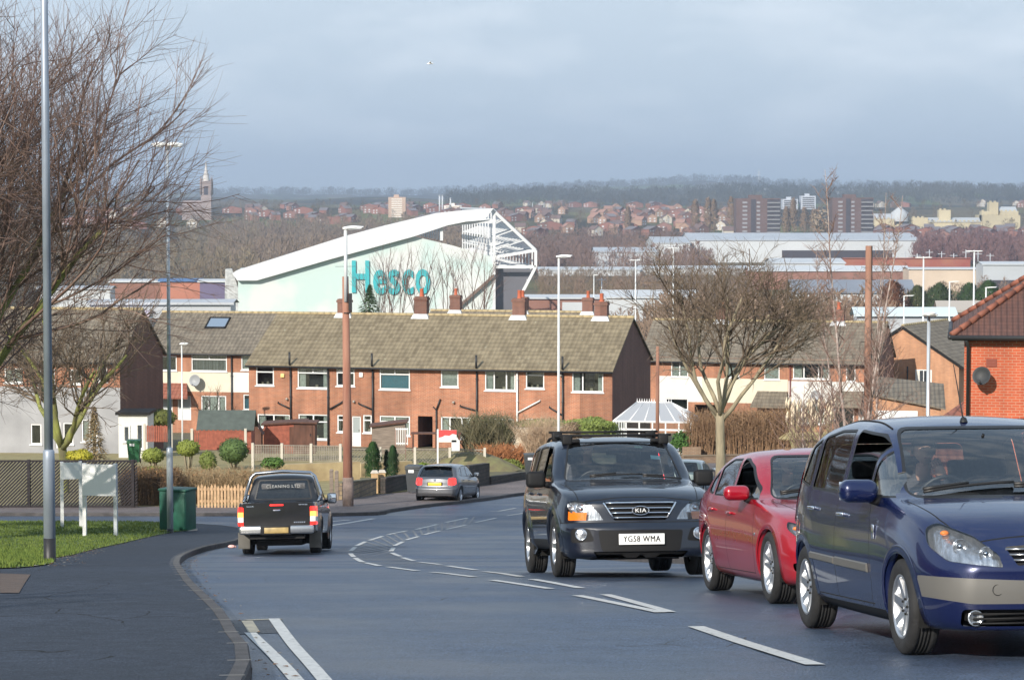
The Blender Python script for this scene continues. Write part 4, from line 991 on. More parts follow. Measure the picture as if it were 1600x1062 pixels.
def terrain_mat():
 m = bpy.data.materials.new('open_country'); nt, b = nodes_of(m); tc = nt.nodes.new('ShaderNodeTexCoord')
 mp = nt.nodes.new('ShaderNodeMapping'); mp.inputs['Scale'].default_value = (1, .30, 1); nt.links.new(tc.outputs['Object'], mp.inputs[0])
 v = nt.nodes.new('ShaderNodeTexVoronoi'); v.inputs['Scale'].default_value = .006; nt.links.new(mp.outputs[0], v.inputs['Vector'])
 n = nt.nodes.new('ShaderNodeTexNoise'); n.inputs['Scale'].default_value = .004; n.inputs['Detail'].default_value = 10; n.inputs['Roughness'].default_value = .65; nt.links.new(mp.outputs[0], n.inputs['Vector'])
 rv = nt.nodes.new('ShaderNodeValToRGB'); e = rv.color_ramp.elements; e[0].color = (.09, .13, .03, 1); e[1].color = (.12, .09, .055, 1)
 for p_, c_ in ((.3, (.16, .15, .07, 1)), (.5, (.06, .055, .035, 1)), (.7, (.14, .12, .08, 1))): k = e.new(p_); k.color = c_
 sp = nt.nodes.new('ShaderNodeSeparateColor'); nt.links.new(v.outputs['Color'], sp.inputs[0]); nt.links.new(sp.outputs[0], rv.inputs['Fac'])
 rn = nt.nodes.new('ShaderNodeValToRGB'); rn.color_ramp.elements[0].position = .46; rn.color_ramp.elements[1].position = .54; nt.links.new(n.outputs['Fac'], rn.inputs['Fac'])
 mx = nt.nodes.new('ShaderNodeMixRGB'); nt.links.new(rn.outputs[0], mx.inputs[0]); nt.links.new(rv.outputs[0], mx.inputs[1]); mx.inputs[2].default_value = (.040, .036, .026, 1)
 n2 = nt.nodes.new('ShaderNodeTexNoise'); n2.inputs['Scale'].default_value = .09; n2.inputs['Detail'].default_value = 6; nt.links.new(tc.outputs['Object'], n2.inputs['Vector'])
 mr = nt.nodes.new('ShaderNodeMapRange'); mr.inputs['To Min'].default_value = .5; mr.inputs['To Max'].default_value = 1.5; nt.links.new(n2.outputs['Fac'], mr.inputs['Value'])
 s = nt.nodes.new('ShaderNodeVectorMath'); s.operation = 'SCALE'; nt.links.new(mx.outputs[0], s.inputs[0]); nt.links.new(mr.outputs[0], s.inputs['Scale']); nt.links.new(s.outputs[0], b.inputs['Base Color'])
 b.inputs['Roughness'].default_value = .95; b.inputs['Specular IOR Level'].default_value = .1
 return m
vs = []; fs = []; ys = []
y = -80.0
while y < 13000:
 ys.append(y); y += 1.0 if 0 < y < 200 else (4 if y < 400 else max(8, y * .02))
ucols = [i / 80 for i in range(-80, 81)]
for y in ys:
 hw = max(60, abs(y) * .36 + 60)
 for u in ucols: x = u * hw; vs.append((x, y, H(x, y) - .06))
nc = len(ucols)
for i in range(len(ys) - 1):
 for k in range(nc - 1): a = i * nc + k; fs.append((a, a + 1, a + 1 + nc, a + nc))
m = MB(); m.add(vs, fs, 0, True); tag(m.build('terrain', terrain_mat()), kind='structure')
KL = [(393, 1062), (373, 1013), (349.6, 973.7), (318, 942), (294, 914), (281, 890), (290, 874), (318, 862), (373, 849)]
kerb_left = dense([(-.9, 2), (-1.2, 9)] + [g2(*p) for p in KL] + [(-7.3, 70), (-8.6, 75.2), (-11.5, 78.2), (-18, 79.3), (-60, 80.5)])
kerb_far = dense([(-60, 87), (-20, 86.2), (-9.5, 86.0), (-7.2, 85.6), g2(590, 804.5), g2(611, 800), g2(669, 792), g2(752, 783), g2(822, 773), (4.5, 113), (9.9, 127), (17, 138), (30, 150), (60, 165)])
kerb_right = dense([(5.6, 2), (6.4, 12), (6.3, 17), (5.3, 24), (4.7, 31), (3.4, 40), (1.9, 50), (1.0, 58), (1.0, 66), (2.2, 74), (4.5, 84), (8, 95), (12, 105), (18.5, 118), (31, 135), (62, 150)])
sheet('road', [kerb_left + kerb_far + kerb_right[::-1]], 0, ROADM, 1.0)
def kerb(path, sg, name='kerb'):
 inner = offset_path(path, sg * .09); v = []; f = []
 for a, b_ in zip(path, inner):
  ha, hb = H(a.x, a.y), H(b_.x, b_.y)
  v += [(a.x, a.y, ha - .05), (a.x, a.y, ha + .10), (a.x + (b_.x - a.x) * .12, a.y + (b_.y - a.y) * .12, ha + .118), (b_.x, b_.y, hb + .118), (b_.x, b_.y, hb - .05)]
 for i in range(len(path) - 1):
  for k in range(4): f.append((5 * i + k, 5 * i + k + 1, 5 * i + 6 + k, 5 * i + 5 + k))
 q = MB(); q.add(v, f); o = q.build(name, KERBM)
 bmf = bmesh.new(); bmf.from_mesh(o.data); bmesh.ops.recalc_face_normals(bmf, faces=bmf.faces); bmf.to_mesh(o.data); bmf.free()
 return tag(o, kind='structure')
def resample(path, L):
 out = [path[0]]; acc = 0
 for a, b in zip(path[:-1], path[1:]):
  acc += (b - a).length
  if acc >= L: out.append(b); acc = 0
 return out
kerb(resample(kerb_left, .9), 1); kerb(resample(kerb_far, .9), 1); kerb(resample(kerb_right, .9), -1)
q = MB()
for path, sg in ((resample(kerb_left, .9), 1),):
 inn = offset_path(path, sg * .14)
 for a, b_ in list(zip(path, inn))[3:60]:
  d = (b_ - a).normalized(); t = Vector((-d.y, d.x)) * .006; h = H(a.x, a.y) + .121
  q.quad((a.x - t.x, a.y - t.y, h), (a.x + t.x, a.y + t.y, h), (b_.x + t.x, b_.y + t.y, h), (b_.x - t.x, b_.y - t.y, h))
tag(q.build('kerb_joints', mat('pale_mortar', (.26, .25, .23), rough=.9)), kind='structure')
LAWN = [(-30, 902 + 40), (30, 902), (89, 882), (139, 868), (199, 854), (246, 842.6), (278, 836.6), (302, 834)]
lawn_edge = dense([(-9, 28)] + [g2(*p) for p in LAWN[1:]] + [(-9.9, 76.5), (-11.8, 78.6)], 1.0)
pav_in = offset_path(kerb_left, .08)
i_end = min(range(len(pav_in)), key=lambda i: (pav_in[i] - Vector((-11.6, 78.3))).length)
sheet('pavement', [pav_in[:i_end] + lawn_edge[::-1] + [Vector((-14, 27)), Vector((-14, 2))]], .112, PAVEM, 1.0)
lawn_poly = lawn_edge + [Vector((-60, 80.2)), Vector((-60, 28))]
sheet('lawn', [lawn_poly], .125, GRASSM, 1.0)
back = [(-60, 91), (-14, 91.2), (-9.5, 92.0)] + [g2(528, 781), g2(585, 772), g2(635, 764), (-1.2, 112), (3.0, 118), (8, 131), (14, 143), (30, 158), (60, 172)]
sheet('pavement', [offset_path(kerb_far, .08) + [Vector(p) for p in back[::-1]]], .112, PAVE2, 1.0)
pr = offset_path(kerb_right, -.08)
sheet('pavement', [pr + [Vector((66, 146)), Vector((34, 130)), Vector((22, 112)), Vector((12, 92)), Vector((8, 80)), Vector((6, 66)), Vector((6, 55)), Vector((8, 40)), Vector((9.5, 20)), Vector((9.5, 2))]], .112, PAVE2, 1.0)
sheet('verge', [[Vector(p) for p in ((9.5, 2), (9.5, 20), (8, 40), (6, 55), (6, 66), (8, 80), (12, 92), (22, 112), (60, 112), (60, 2))]], .10, GRASSM, 2.0)
sheet('garden_ground', [[Vector(p) for p in [(-70, 91)] + back[1:6] + [(-1.2, 112), (-1, 150), (-70, 150)]]], .12, DRYG, 2.0)
sheet('garden_ground', [[Vector(p) for p in [(-1.2, 112), (3.0, 118), (8, 131), (14, 143), (30, 158), (60, 172), (60, 215), (-70, 215), (-70, 150), (-1, 150)]]], .10, SOIL, 2.0)
c = [g2(0, 946), g2(30, 946), g2(48, 914), g2(0, 912)]
sheet('cover_slab', [[Vector(p) for p in c]], .118, mat('brown_iron_cover', (.10, .065, .045), rough=.7, var=.3, vscale=8, bump=.5, bscale=40), 1.0)
# markings ----------------------------------------------------------------
def dash(p0, p1, wd=.11):
 a, b = Vector(g2(*p0)), Vector(g2(*p1)); d = (b - a).normalized(); n = Vector((-d.y, d.x)) * wd / 2
 return [a + n, a - n, b - n, b + n]
OUT = [((779, 798.5), (806, 793.5)), ((730, 809), (696, 816)), ((683, 819), (649, 827)), ((636, 829), (606, 835)), ((598, 837.5), (577, 844)), ((571, 846), (556, 853)), ((555, 854.5), (547.5, 861)),
  ((547, 864), (553, 870)), ((555, 871.5), (567, 878)), ((570, 879), (593, 884)), ((606, 885.6), (652, 891.8)), ((675, 894), (741, 901.5)), ((769, 906.4), (860, 920))]
INN = [((824, 800.5), (792, 805.6)), ((775, 809), (743, 816)), ((729, 819.6), (697, 826.8)), ((688, 829), (663, 835)), ((654, 838), (634, 843.4)), ((630, 846), (616, 852.5)), ((615, 855.5), (611, 861)),
  ((612, 863.5), (626, 869)), ((629, 871), (647, 876)), ((655, 878), (688, 882)), ((699, 884), (744, 890.5)), ((757, 893), (814, 901)), ((832, 905), (908, 919))]
polys = [dash(a, b) for a, b in OUT + INN] + [dash((902, 930.5), (1032, 957)), dash((946, 929), (1047, 956.5)), dash((1087, 979), (1274, 1039), .13)]
polys += [dash((514, 815), (547, 812), .2), dash((512.5, 821.5), (584, 810), .2), dash((765, 799), (779, 798.5), .1)]
LA = dense([g2(391, 989), g2(427, 1024), g2(462, 1062)], .5); LB = dense([g2(428, 967), g2(452, 1000), g2(478, 1030), g2(506, 1062), g2(560, 1125)], .5); LA.append(Vector(g2(520, 1125)))
for p_ in (LA, LB): polys.append(offset_path(p_, .045) + offset_path(p_, -.045)[::-1])
sheet('road_marking', polys, .008, PAINTM, 2.0)
ol = dense([g2(*p) for a, b in OUT[:-1] for p in (a, b)], .25); il = dense([g2(*p) for a, b in INN[:-1] for p in (a, b)], .25)
hp = []
n = 44
for i in range(6, n - 5):
 a = ol[int((i + .5) / n * (len(ol) - 1))]; k = min(len(il) - 1, int((i + 1.6) / n * (len(il) - 1))); b = il[k]
 d = (b - a).normalized(); nn = Vector((-d.y, d.x)) * .035; a = a + d * .1; b = b - d * .1
 hp.append([a + nn, a - nn, b - nn, b + nn])
sheet('road_marking', hp, .006, WORNM, 2.0)
sheet('road_marking', [dash((384, 969), (440, 967.2), .10), dash((386, 970), (397, 988), .09)], .0065, OLDP, 2.0)
sheet('road_patch', [[Vector(g2(*p)) for p in ((352, 969), (440, 967), (452, 988), (368, 991))]], .0035, asphalt('patched_asphalt', (.050, .055, .064), .6), 2.0)
rnd = random.Random(3); q = MB()
xs = [p.x for p in lawn_poly]
cnt = 0
while cnt < 26000:
 y = 28 + (rnd.random() ** 1.3) * 52; x = rnd.uniform(-18.0, -3)
 if x < -.205 * y - .5 or not inpoly((x, y), lawn_poly): continue
 cnt += 1; h = rnd.uniform(.03, .075); a = rnd.uniform(0, PI); wv = .012; z = H(x, y) + .12
 q.add([(x - wv * math.cos(a), y - wv * math.sin(a), z), (x + wv * math.cos(a), y + wv * math.sin(a), z), (x + rnd.uniform(-.03, .03), y + rnd.uniform(-.03, .03), z + h)], [(0, 1, 2)])
tag(q.build('grass', GRASSM), 'short bright green grass of the lawn beside the footway', 'grass', kind='stuff')
rnd = random.Random(8); q = MB()
for path, sp, n in ((offset_path(kerb_left, -.12), .10, 700), (lawn_edge, .22, 500), (offset_path(kerb_far, -.14), .12, 300)):
 for _ in range(n):
  p = path[rnd.randrange(len(path))] + Vector((rnd.gauss(0, sp), rnd.uniform(-.3, .3))); z = H(p.x, p.y) + (.13 if path is lawn_edge else .012); s = rnd.uniform(.008, .03); a = rnd.uniform(0, PI)
  q.add([(p.x + s * math.cos(a), p.y + s * math.sin(a), z), (p.x - s * math.sin(a) * .6, p.y + s * math.cos(a) * .6, z + .006), (p.x - s * math.cos(a), p.y - s * math.sin(a), z), (p.x + s * math.sin(a) * .6, p.y - s * math.cos(a) * .6, z + .004)], [(0, 1, 2, 3)], rnd.randrange(2))
tag(q.build('leaf_litter', [mat('dead_leaf', (.16, .09, .05), rough=.9), mat('grit', (.20, .19, .17), rough=.9)]), 'dead leaves and grit gathered along the kerbs and lawn edge', 'litter', kind='stuff')
# ------------------------------------------------------------------ trees and plants
BARK = mat('grey_bark', (.17, .145, .10), rough=.9, col2=(.32, .27, .18), vscale=6, bump=.8, bscale=25, stretch=(1, 1, .25))
MOSSBARK = mat('mossy_bark', (.10, .09, .045), rough=.9, col2=(.26, .28, .07), vscale=2.5, bump=.8, bscale=20, stretch=(1, 1, .3))
TWIG = mat('brown_twigs', (.09, .062, .045), rough=.85, col2=(.16, .12, .08), vscale=1.5)
REDTW = mat('reddish_twigs', (.13, .075, .06), rough=.8, col2=(.24, .165, .13), vscale=1.2)
PALEB = mat('pale_birch_bark', (.42, .36, .32), rough=.8, col2=(.20, .12, .10), vscale=6)
def limb(rnd, p, d, L, r0, r1, nseg, wander, lift):
 pts = [Vector(p)]; d = Vector(d).normalized(); dirs = [d]
 for i in range(nseg):
  d = (d + Vector((rnd.gauss(0, wander), rnd.gauss(0, wander), rnd.gauss(0, wander) + lift))).normalized()
  pts.append(pts[-1] + d * (L / nseg)); dirs.append(d)
 return pts, dirs, [r0 + (r1 - r0) * (i / nseg) for i in range(nseg + 1)]
def bare_tree(name, label, loc, seed, trunk_h, trunk_r, limbs, levels, bark=BARK, twig=TWIG, lean=(0, 0), group=None, first_el=(30, 75), lift=.05, wander=.14, env=None, cat='tree', scale=1.0, az=None):
 """levels: list of (children, length, radius, segments, angle) ; env: function(point) -> keep"""
 rnd = random.Random(seed); t = thing(name, label, cat, loc, group=group); T = MB(); Cn = MB()
 pts, dirs, rs = limb(rnd, (0, 0, -.15), (lean[0], lean[1], 1), trunk_h + .15, trunk_r * 1.12, trunk_r * .82, 6, .03, 0)
 rs[0] = trunk_r * 1.5; rs[1] = trunk_r * 1.12
 T.tube(pts, rs, 10)
 top = pts[-1]
 def grow(p, d, lev, L, r):
  n, _, _, ns, ang = levels[lev]
  pts, dirs, rs = limb(rnd, p, d, L, r, r * .45, ns, wander, lift)
  if env is not None:
   k = next((i for i, q in enumerate(pts) if not env(q)), None)
   if k is not None and not (lev == 0 and k < 3):
    if k < 2: return
    pts, dirs, rs = pts[:k], dirs[:k], rs[:k]; rs[-1] *= .5
  tgt = T if lev == 0 else Cn; tgt.tube(pts, rs, 8 if lev == 0 else (5 if lev == 1 else 3), 0, lev < 2)
  if lev + 1 >= len(levels): return
  _, L2, r2, _, a2 = levels[lev + 1]; m = levels[lev + 1][0]
  for k in range(m):
   f = rnd.uniform(.18, 1) if lev else rnd.uniform(.3, 1); f = min(f, .999); x = f * (len(pts) - 1); i = int(x); q = pts[i].lerp(pts[min(i + 1, len(pts) - 1)], x - i)
   dd = dirs[i]; ax = dd.orthogonal().normalized(); ax.rotate(Matrix.Rotation(rnd.uniform(0, 2 * PI), 3, dd)); d2 = dd.copy(); d2.rotate(Matrix.Rotation(R(a2) * rnd.uniform(.6, 1.3), 3, ax))
   grow(q, d2, lev + 1, L2 * rnd.uniform(.6, 1.15) * (1.15 - .4 * f), min(r2 * rnd.uniform(.7, 1.1), rs[i] * .85))
 for k in range(limbs):
  a = 2 * PI * (k + rnd.uniform(-.25, .25)) / limbs if az is None else R(rnd.uniform(*az)); el = R(rnd.uniform(*first_el)); d = (math.cos(a) * math.cos(el), math.sin(a) * math.cos(el), math.sin(el))
  p = top - Vector((0, 0, rnd.uniform(0, .25) * trunk_h * .3)); grow(p, d, 0, levels[0][1] * rnd.uniform(.8, 1.1), levels[0][2])
 T.build('trunk', bark, t); Cn.build('crown', twig, t); t.scale = (scale,) * 3
 return t
def leaves(q, rnd, c, rad, n, size, mi=0, shell=.5, flat=1.0, up=0.0):
 for _ in range(n):
  while True:
   d = Vector((rnd.uniform(-1, 1), rnd.uniform(-1, 1), rnd.uniform(-1, 1)))
   if .05 < d.length < 1: break
  d.normalize(); k = 1 - (1 - shell) * rnd.random() ** 1.5 if shell < 1 else 1
  k *= rnd.uniform(.93, 1.06)
  p = Vector((c[0] + d.x * rad[0] * k, c[1] + d.y * rad[1] * k, c[2] + d.z * rad[2] * k))
  nn = (d + Vector((rnd.gauss(0, .6), rnd.gauss(0, .6), rnd.gauss(0, .6)))).normalized(); u = nn.orthogonal().normalized(); u.rotate(Matrix.Rotation(rnd.uniform(0, 2 * PI), 3, nn)); v = nn.cross(u)
  s = size * rnd.uniform(.6, 1.3)
  q.add([p - u * s, p + v * s * .5 * flat, p + u * s, p - v * s * .5 * flat], [(0, 1, 2, 3)], mi)
def bush(name, label, loc, rad, col, seed, n=900, size=.06, core=True, group=None, stem=0.0, cat='shrub', col2=None, lumps=0):
 rnd = random.Random(seed); t = thing(name, label, cat, loc, group=group)
 m = mat('leaf_%s' % name + str(seed), tuple(c * .8 for c in col), rough=.8, col2=col2 or tuple(min(1, c * 1.35) for c in col), vscale=2.5, detail=6)
 q = MB(); cz = stem + rad[2]
 if core: q.ball((0, 0, cz), tuple(r * .90 for r in rad), 20)
 leaves(q, rnd, (0, 0, cz), rad, n, size)
 for k in range(lumps):
  a = rnd.uniform(0, 2 * PI); rr = rnd.uniform(.4, .8); c = (rad[0] * rr * math.cos(a), rad[1] * rr * math.sin(a), cz + rad[2] * rnd.uniform(-.4, .7)); leaves(q, rnd, c, tuple(r * .45 for r in rad), n // 5, size)
 q.build('foliage', m, t)
 s = MB()
 for k in range(5):
  a = 2 * PI * k / 5; s.tube([(.06 * math.cos(a), .06 * math.sin(a), -.1), (.12 * math.cos(a), .12 * math.sin(a), stem * .5), (rad[0] * .4 * math.cos(a), rad[1] * .4 * math.sin(a), cz)], [.05, .04, .02], 6)
 s.build('stem', BARK, t)
 return t
def twiggy(name, label, loc, dims, seed, n, h, m, cat='hedge', group=None, lean=.25, rad=.012, leafcol=None, nleaf=0, wob=.0, rz=0.0):
 """upright bare stems filling a box: hedges and bare shrubs"""
 rnd = random.Random(seed); t = thing(name, label, cat, loc, rz, group=group); q = MB(); w, d, _ = dims
 for i in range(n):
  x, y = rnd.uniform(-w / 2, w / 2), rnd.uniform(-d / 2, d / 2); zb = 0; hh = h * rnd.uniform(.55, 1.05)
  dx, dy = rnd.gauss(0, lean) * hh, rnd.gauss(0, lean) * hh; p0 = Vector((x, y, -.1)); p1 = Vector((x + dx * .45, y + dy * .45, hh * .55)); p2 = Vector((x + dx, y + dy, hh))
  q.tube([p0, p1, p2], [rad * 1.6, rad, rad * .4], 3, 0, False)
  for k in range(3):
   f = rnd.uniform(.3, .95); b = p0.lerp(p2, f); q.tube([b, b + Vector((rnd.gauss(0, .16), rnd.gauss(0, .16), rnd.uniform(.08, .3))) * h], [rad * .7, rad * .3], 3, 0, False)
 q.build('branches', m, t)
 if nleaf:
  q = MB()
  for i in range(nleaf):
   c = Vector((rnd.uniform(-w / 2, w / 2), rnd.uniform(-d / 2, d / 2), h * rnd.random() ** .7)); leaves(q, rnd, c, (.08, .08, .08), 1, .05)
  q.build('foliage', leafcol, t)
 return t
def conifer(name, label, loc, h, r, seed, col, group=None, n=2200, size=.10, cat='tree', column=False):
 rnd = random.Random(seed); t = thing(name, label, cat, loc, group=group); q = MB()
 m = mat('needles_%s%d' % (name, seed), tuple(c * .7 for c in col), rough=.85, col2=tuple(c * 1.4 for c in col), vscale=1.5, detail=6)
 for i in range(n):
  f = rnd.random() ** (.8 if column else 1.1); z = h * (.04 + .96 * f)
  env = (math.sin(PI * min(1, (1 - f) ** .55 * .62)) if column else (1 - f)) * r * (1 + .16 * math.sin(z * 9 / max(1, h) * PI + seed)); a = rnd.uniform(0, 2 * PI); k = rnd.uniform(.55, 1.05)
  p = Vector((env * k * math.cos(a), env * k * math.sin(a), z)); d = Vector((math.cos(a), math.sin(a), 1.6 if column else -.35)).normalized() * size * rnd.uniform(.7, 1.4); s = Vector((-math.sin(a), math.cos(a), 0)) * size * .35
  q.add([p - s, p + d, p + s, p - d * .3], [(0, 1, 2, 3)])
 q.build('crown', m, t)
 s = MB(); s.tube([(0, 0, -.2), (0, 0, h * .9)], [r * .12 + .03, .01], 8); s.build('trunk', BARK, t)
 return t
# ------------------------------------------------------------------ houses
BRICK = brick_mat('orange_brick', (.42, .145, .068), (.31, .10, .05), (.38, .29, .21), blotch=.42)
BRICKD = brick_mat('dark_shaded_brick', (.20, .075, .050), (.15, .055, .042), (.20, .16, .13))  # darker copy of the brick: gable shade put into colour, also for chimneys
BRICKR = brick_mat('bright_red_brick', (.50, .10, .040), (.42, .080, .035), (.46, .24, .16), bw=.24, bh=.085)
BRICKP = brick_mat('pale_brick', (.52, .24, .12), (.42, .18, .09), (.38, .30, .22))
TILE = tile_mat('brown_concrete_tiles', (.15, .118, .072), (.27, .22, .14))
TILE2 = tile_mat('grey_brown_tiles', (.125, .105, .08), (.22, .185, .14))
TILER = tile_mat('rust_red_tiles', (.22, .075, .05), (.30, .11, .07), lichen=(.30, .2, .15))
TILEK = tile_mat('dark_plain_tiles', (.09, .045, .038), (.14, .065, .05), tw=.17, th=.16, lichen=(.16, .1, .08))
UPVC = mat('white_upvc', (.70, .70, .70), rough=.35)
RENDER = mat('white_render', (.62, .61, .58), rough=.85, var=.05, vscale=1.5)
CREAM = mat('cream_render', (.60, .55, .44), rough=.85, var=.05, vscale=1.5)
BLACKPIPE = mat('black_pipe', (.02, .02, .022), rough=.5)
WPIPE = mat('white_pipe', (.7, .7, .68), rough=.5)
LEAD = mat('lead_flashing', (.52, .54, .56), rough=.6, var=.15)
RIDGE = mat('buff_ridge_tile', (.38, .30, .17), rough=.85, var=.2, vscale=3)
TERRA = mat('terracotta_pot', (.42, .11, .055), rough=.8)
ROOM = mat('dark_room', (.035, .032, .03), rough=.9, var=.5, vscale=1.2)
CURT = mat('pale_curtain', (.62, .60, .55), rough=.9, var=.15, vscale=8)
TEAL = mat('teal_curtain', (.05, .25, .36), rough=.9, var=.2, vscale=8, stretch=(6, 1, .3))
BLINDS = mat('vertical_blinds', (.30, .30, .30), rough=.8, col2=(.07, .07, .07), vscale=3, stretch=(8, 1, .05))
HGLS = glass_mat('house_window_glass', tint=(.75, .8, .8), base=.06)
CREOS = mat('creosoted_wood', (.10, .045, .03), rough=.85, var=.3, vscale=4, stretch=(1, 1, .3))
REDWOOD = mat('red_brown_boards', (.26, .075, .045), rough=.8, var=.25, vscale=5)
FELT = mat('green_felt', (.075, .09, .08), rough=.95, var=.15, vscale=3)
GREYW = mat('weathered_boards', (.20, .16, .13), rough=.9, var=.3, vscale=5, stretch=(.4, .4, 4))
CONC = mat('concrete', (.46, .42, .36), rough=.9, var=.15, vscale=3)
STONE = brick_mat('garden_stone', (.30, .22, .13), (.20, .15, .10), (.12, .10, .08), bw=.45, bh=.18, ms=.02, blotch=.4)
DARKST = brick_mat('dark_garden_stone', (.07, .055, .05), (.045, .04, .035), (.03, .03, .025), bw=.40, bh=.16, ms=.02, blotch=.4)
class Facade:
 """local frame: x along the front, y into the house, z up; origin at the left front foot. pixel helpers place openings where the wall stands"""
 def __init__(s, corner, theta, zbase): s.c = Vector(corner); s.th = theta; s.zb = zbase
 def s_at(s, px):
  a = (px - 800) / FPX / math.cos(PITCH) * 1.0; a = (px - 800) / FPX
  c, sn = math.cos(s.th), math.sin(s.th)
  return (a * s.c.y - s.c.x) / (c + a * sn)
 def z_at(s, px, py):
  u = s.s_at(px); Y = s.c.y - u * math.sin(s.th); return P(px, py, Y).z - s.zb
def window_part(root, x0, x1, z0, z1, style='plain', fill='dark', yf=0.0, name='window', sill=True, frame=UPVC, opening=True, parent=None):
 """frame set 6 cm back in an opening; glazing bars by style"""
 w, h = x1 - x0, z1 - z0; f = MB(); t = .075; y0, y1 = yf + .03, yf + .10
 def bar(a, b): f.bbox((a[0], y0, a[1]), (b[0], y1, b[1]))
 bar((x0, z0), (x0 + t, z1)); bar((x1 - t, z0), (x1, z1)); bar((x0 + t, z1 - t), (x1 - t, z1)); bar((x0 + t, z0), (x1 - t, z0 + t))
 zt = z1 - h * .30
 if style in ('top', 'top2', 'top1', 'left', 'tall'):
  if style == 'top': bar((x0 + t, zt - .035), (x1 - t, zt + .035))
  if style == 'top2': bar((x0 + t, zt - .035), (x1 - t, zt + .035)); bar(((x0 + x1) / 2 - .04, zt + .035), ((x0 + x1) / 2 + .04, z1 - t))
  if style == 'left': bar((x0 + w * .34 - .04, z0 + t), (x0 + w * .34 + .04, z1 - t))
 if style == 'three':
  for k in (.30, .70): bar((x0 + w * k - .04, z0 + t), (x0 + w * k + .04, z1 - t))
 if style == 'two': bar((x0 + w * .5 - .04, z0 + t), (x0 + w * .5 + .04, z1 - t))
 wo = f.build(name, frame, root)
 g = MB(); g.bbox((x0 + t * .8, yf + .06, z0 + t * .8), (x1 - t * .8, yf + .075, z1 - t * .8)); g.build('pane', HGLS, wo)
 if sill: s_ = MB(); s_.bbox((x0 - .06, yf - .07, z0 - .07), (x1 + .06, yf + .06, z0)); s_.build('sill', frame, wo)
 r = MB(); r.bbox((x0, yf + .75, z0 - .2), (x1, yf + .77, z1 + .1)); r.bbox((x0, yf + .12, z0 - .06), (x1, yf + .75, z0 - .02)); r.bbox((x0 - .02, yf + .12, z0), (x0, yf + .75, z1)); r.bbox((x1, yf + .12, z0), (x1 + .02, yf + .75, z1)); r.bbox((x0, yf + .12, z1), (x1, yf + .75, z1 + .02))
 if fill == 'sides':
  for a, b in ((x0 + .05, x0 + w * .24), (x1 - w * .18, x1 - .05)):
   n = 8
   for k in range(n): r.bbox((a + (b - a) * k / n, yf + .16 + .02 * (k % 2), z0), (a + (b - a) * (k + 1) / n, yf + .18 + .02 * (k % 2), z1), 1)
  r.box((x0 + w * .6, yf + .22, z0 + .12), (.16, .1, .2), 3)
 elif fill in ('teal', 'net', 'blinds'):
  n = 26; top = z1 - (h * .30 if fill == 'teal' else 0.0)
  for k in range(n): r.bbox((x0 + w * k / n, yf + .14 + .025 * (k % 2), z0), (x0 + w * (k + 1) / n, yf + .16 + .025 * (k % 2), top), {'teal': 2, 'net': 1, 'blinds': 4}[fill])
 elif fill == 'ornament':
  r.ball((x0 + w * .6, yf + .25, z0 + .15), .1, 8, 3); r.box((x0 + w * .3, yf + .25, z0 + .1), (.1, .1, .2), 3)
 r.build('interior', [ROOM, CURT, TEAL, mat('windowsill_ornament', (.5, .4, .3), rough=.6), BLINDS], wo)
 return wo
def wall_with_holes(q, W, z1, holes, mi=0, t=.14, zones=()):
 xs = sorted({0, W} | {v for h in holes for v in (h[0], h[1])} | {v for z in zones for v in z[:2]}); zs = sorted({-.6, z1} | {v for h in holes for v in (h[2], h[3])} | {v for z in zones for v in z[2:4]})
 for xa, xb in zip(xs[:-1], xs[1:]):
  for za, zb in zip(zs[:-1], zs[1:]):
   cx, cz = (xa + xb) / 2, (za + zb) / 2
   if any(h[0] < cx < h[1] and h[2] < cz < h[3] for h in holes): continue
   k = mi
   for z in zones:
    if z[0] < cx < z[1] and z[2] < cz < z[3]: k = z[4]
   q.quad((xa, 0, za), (xb, 0, za), (xb, 0, zb), (xa, 0, zb), k)
 for h in holes:
  a, b, c, d = h[:4]
  q.quad((a, 0, c), (a, 0, d), (a, t, d), (a, t, c), mi); q.quad((b, 0, d), (b, 0, c), (b, t, c), (b, t, d), mi); q.quad((a, 0, d), (b, 0, d), (b, t, d), (a, t, d), mi); q.quad((b, 0, c), (a, 0, c), (a, t, c), (b, t, c), mi)
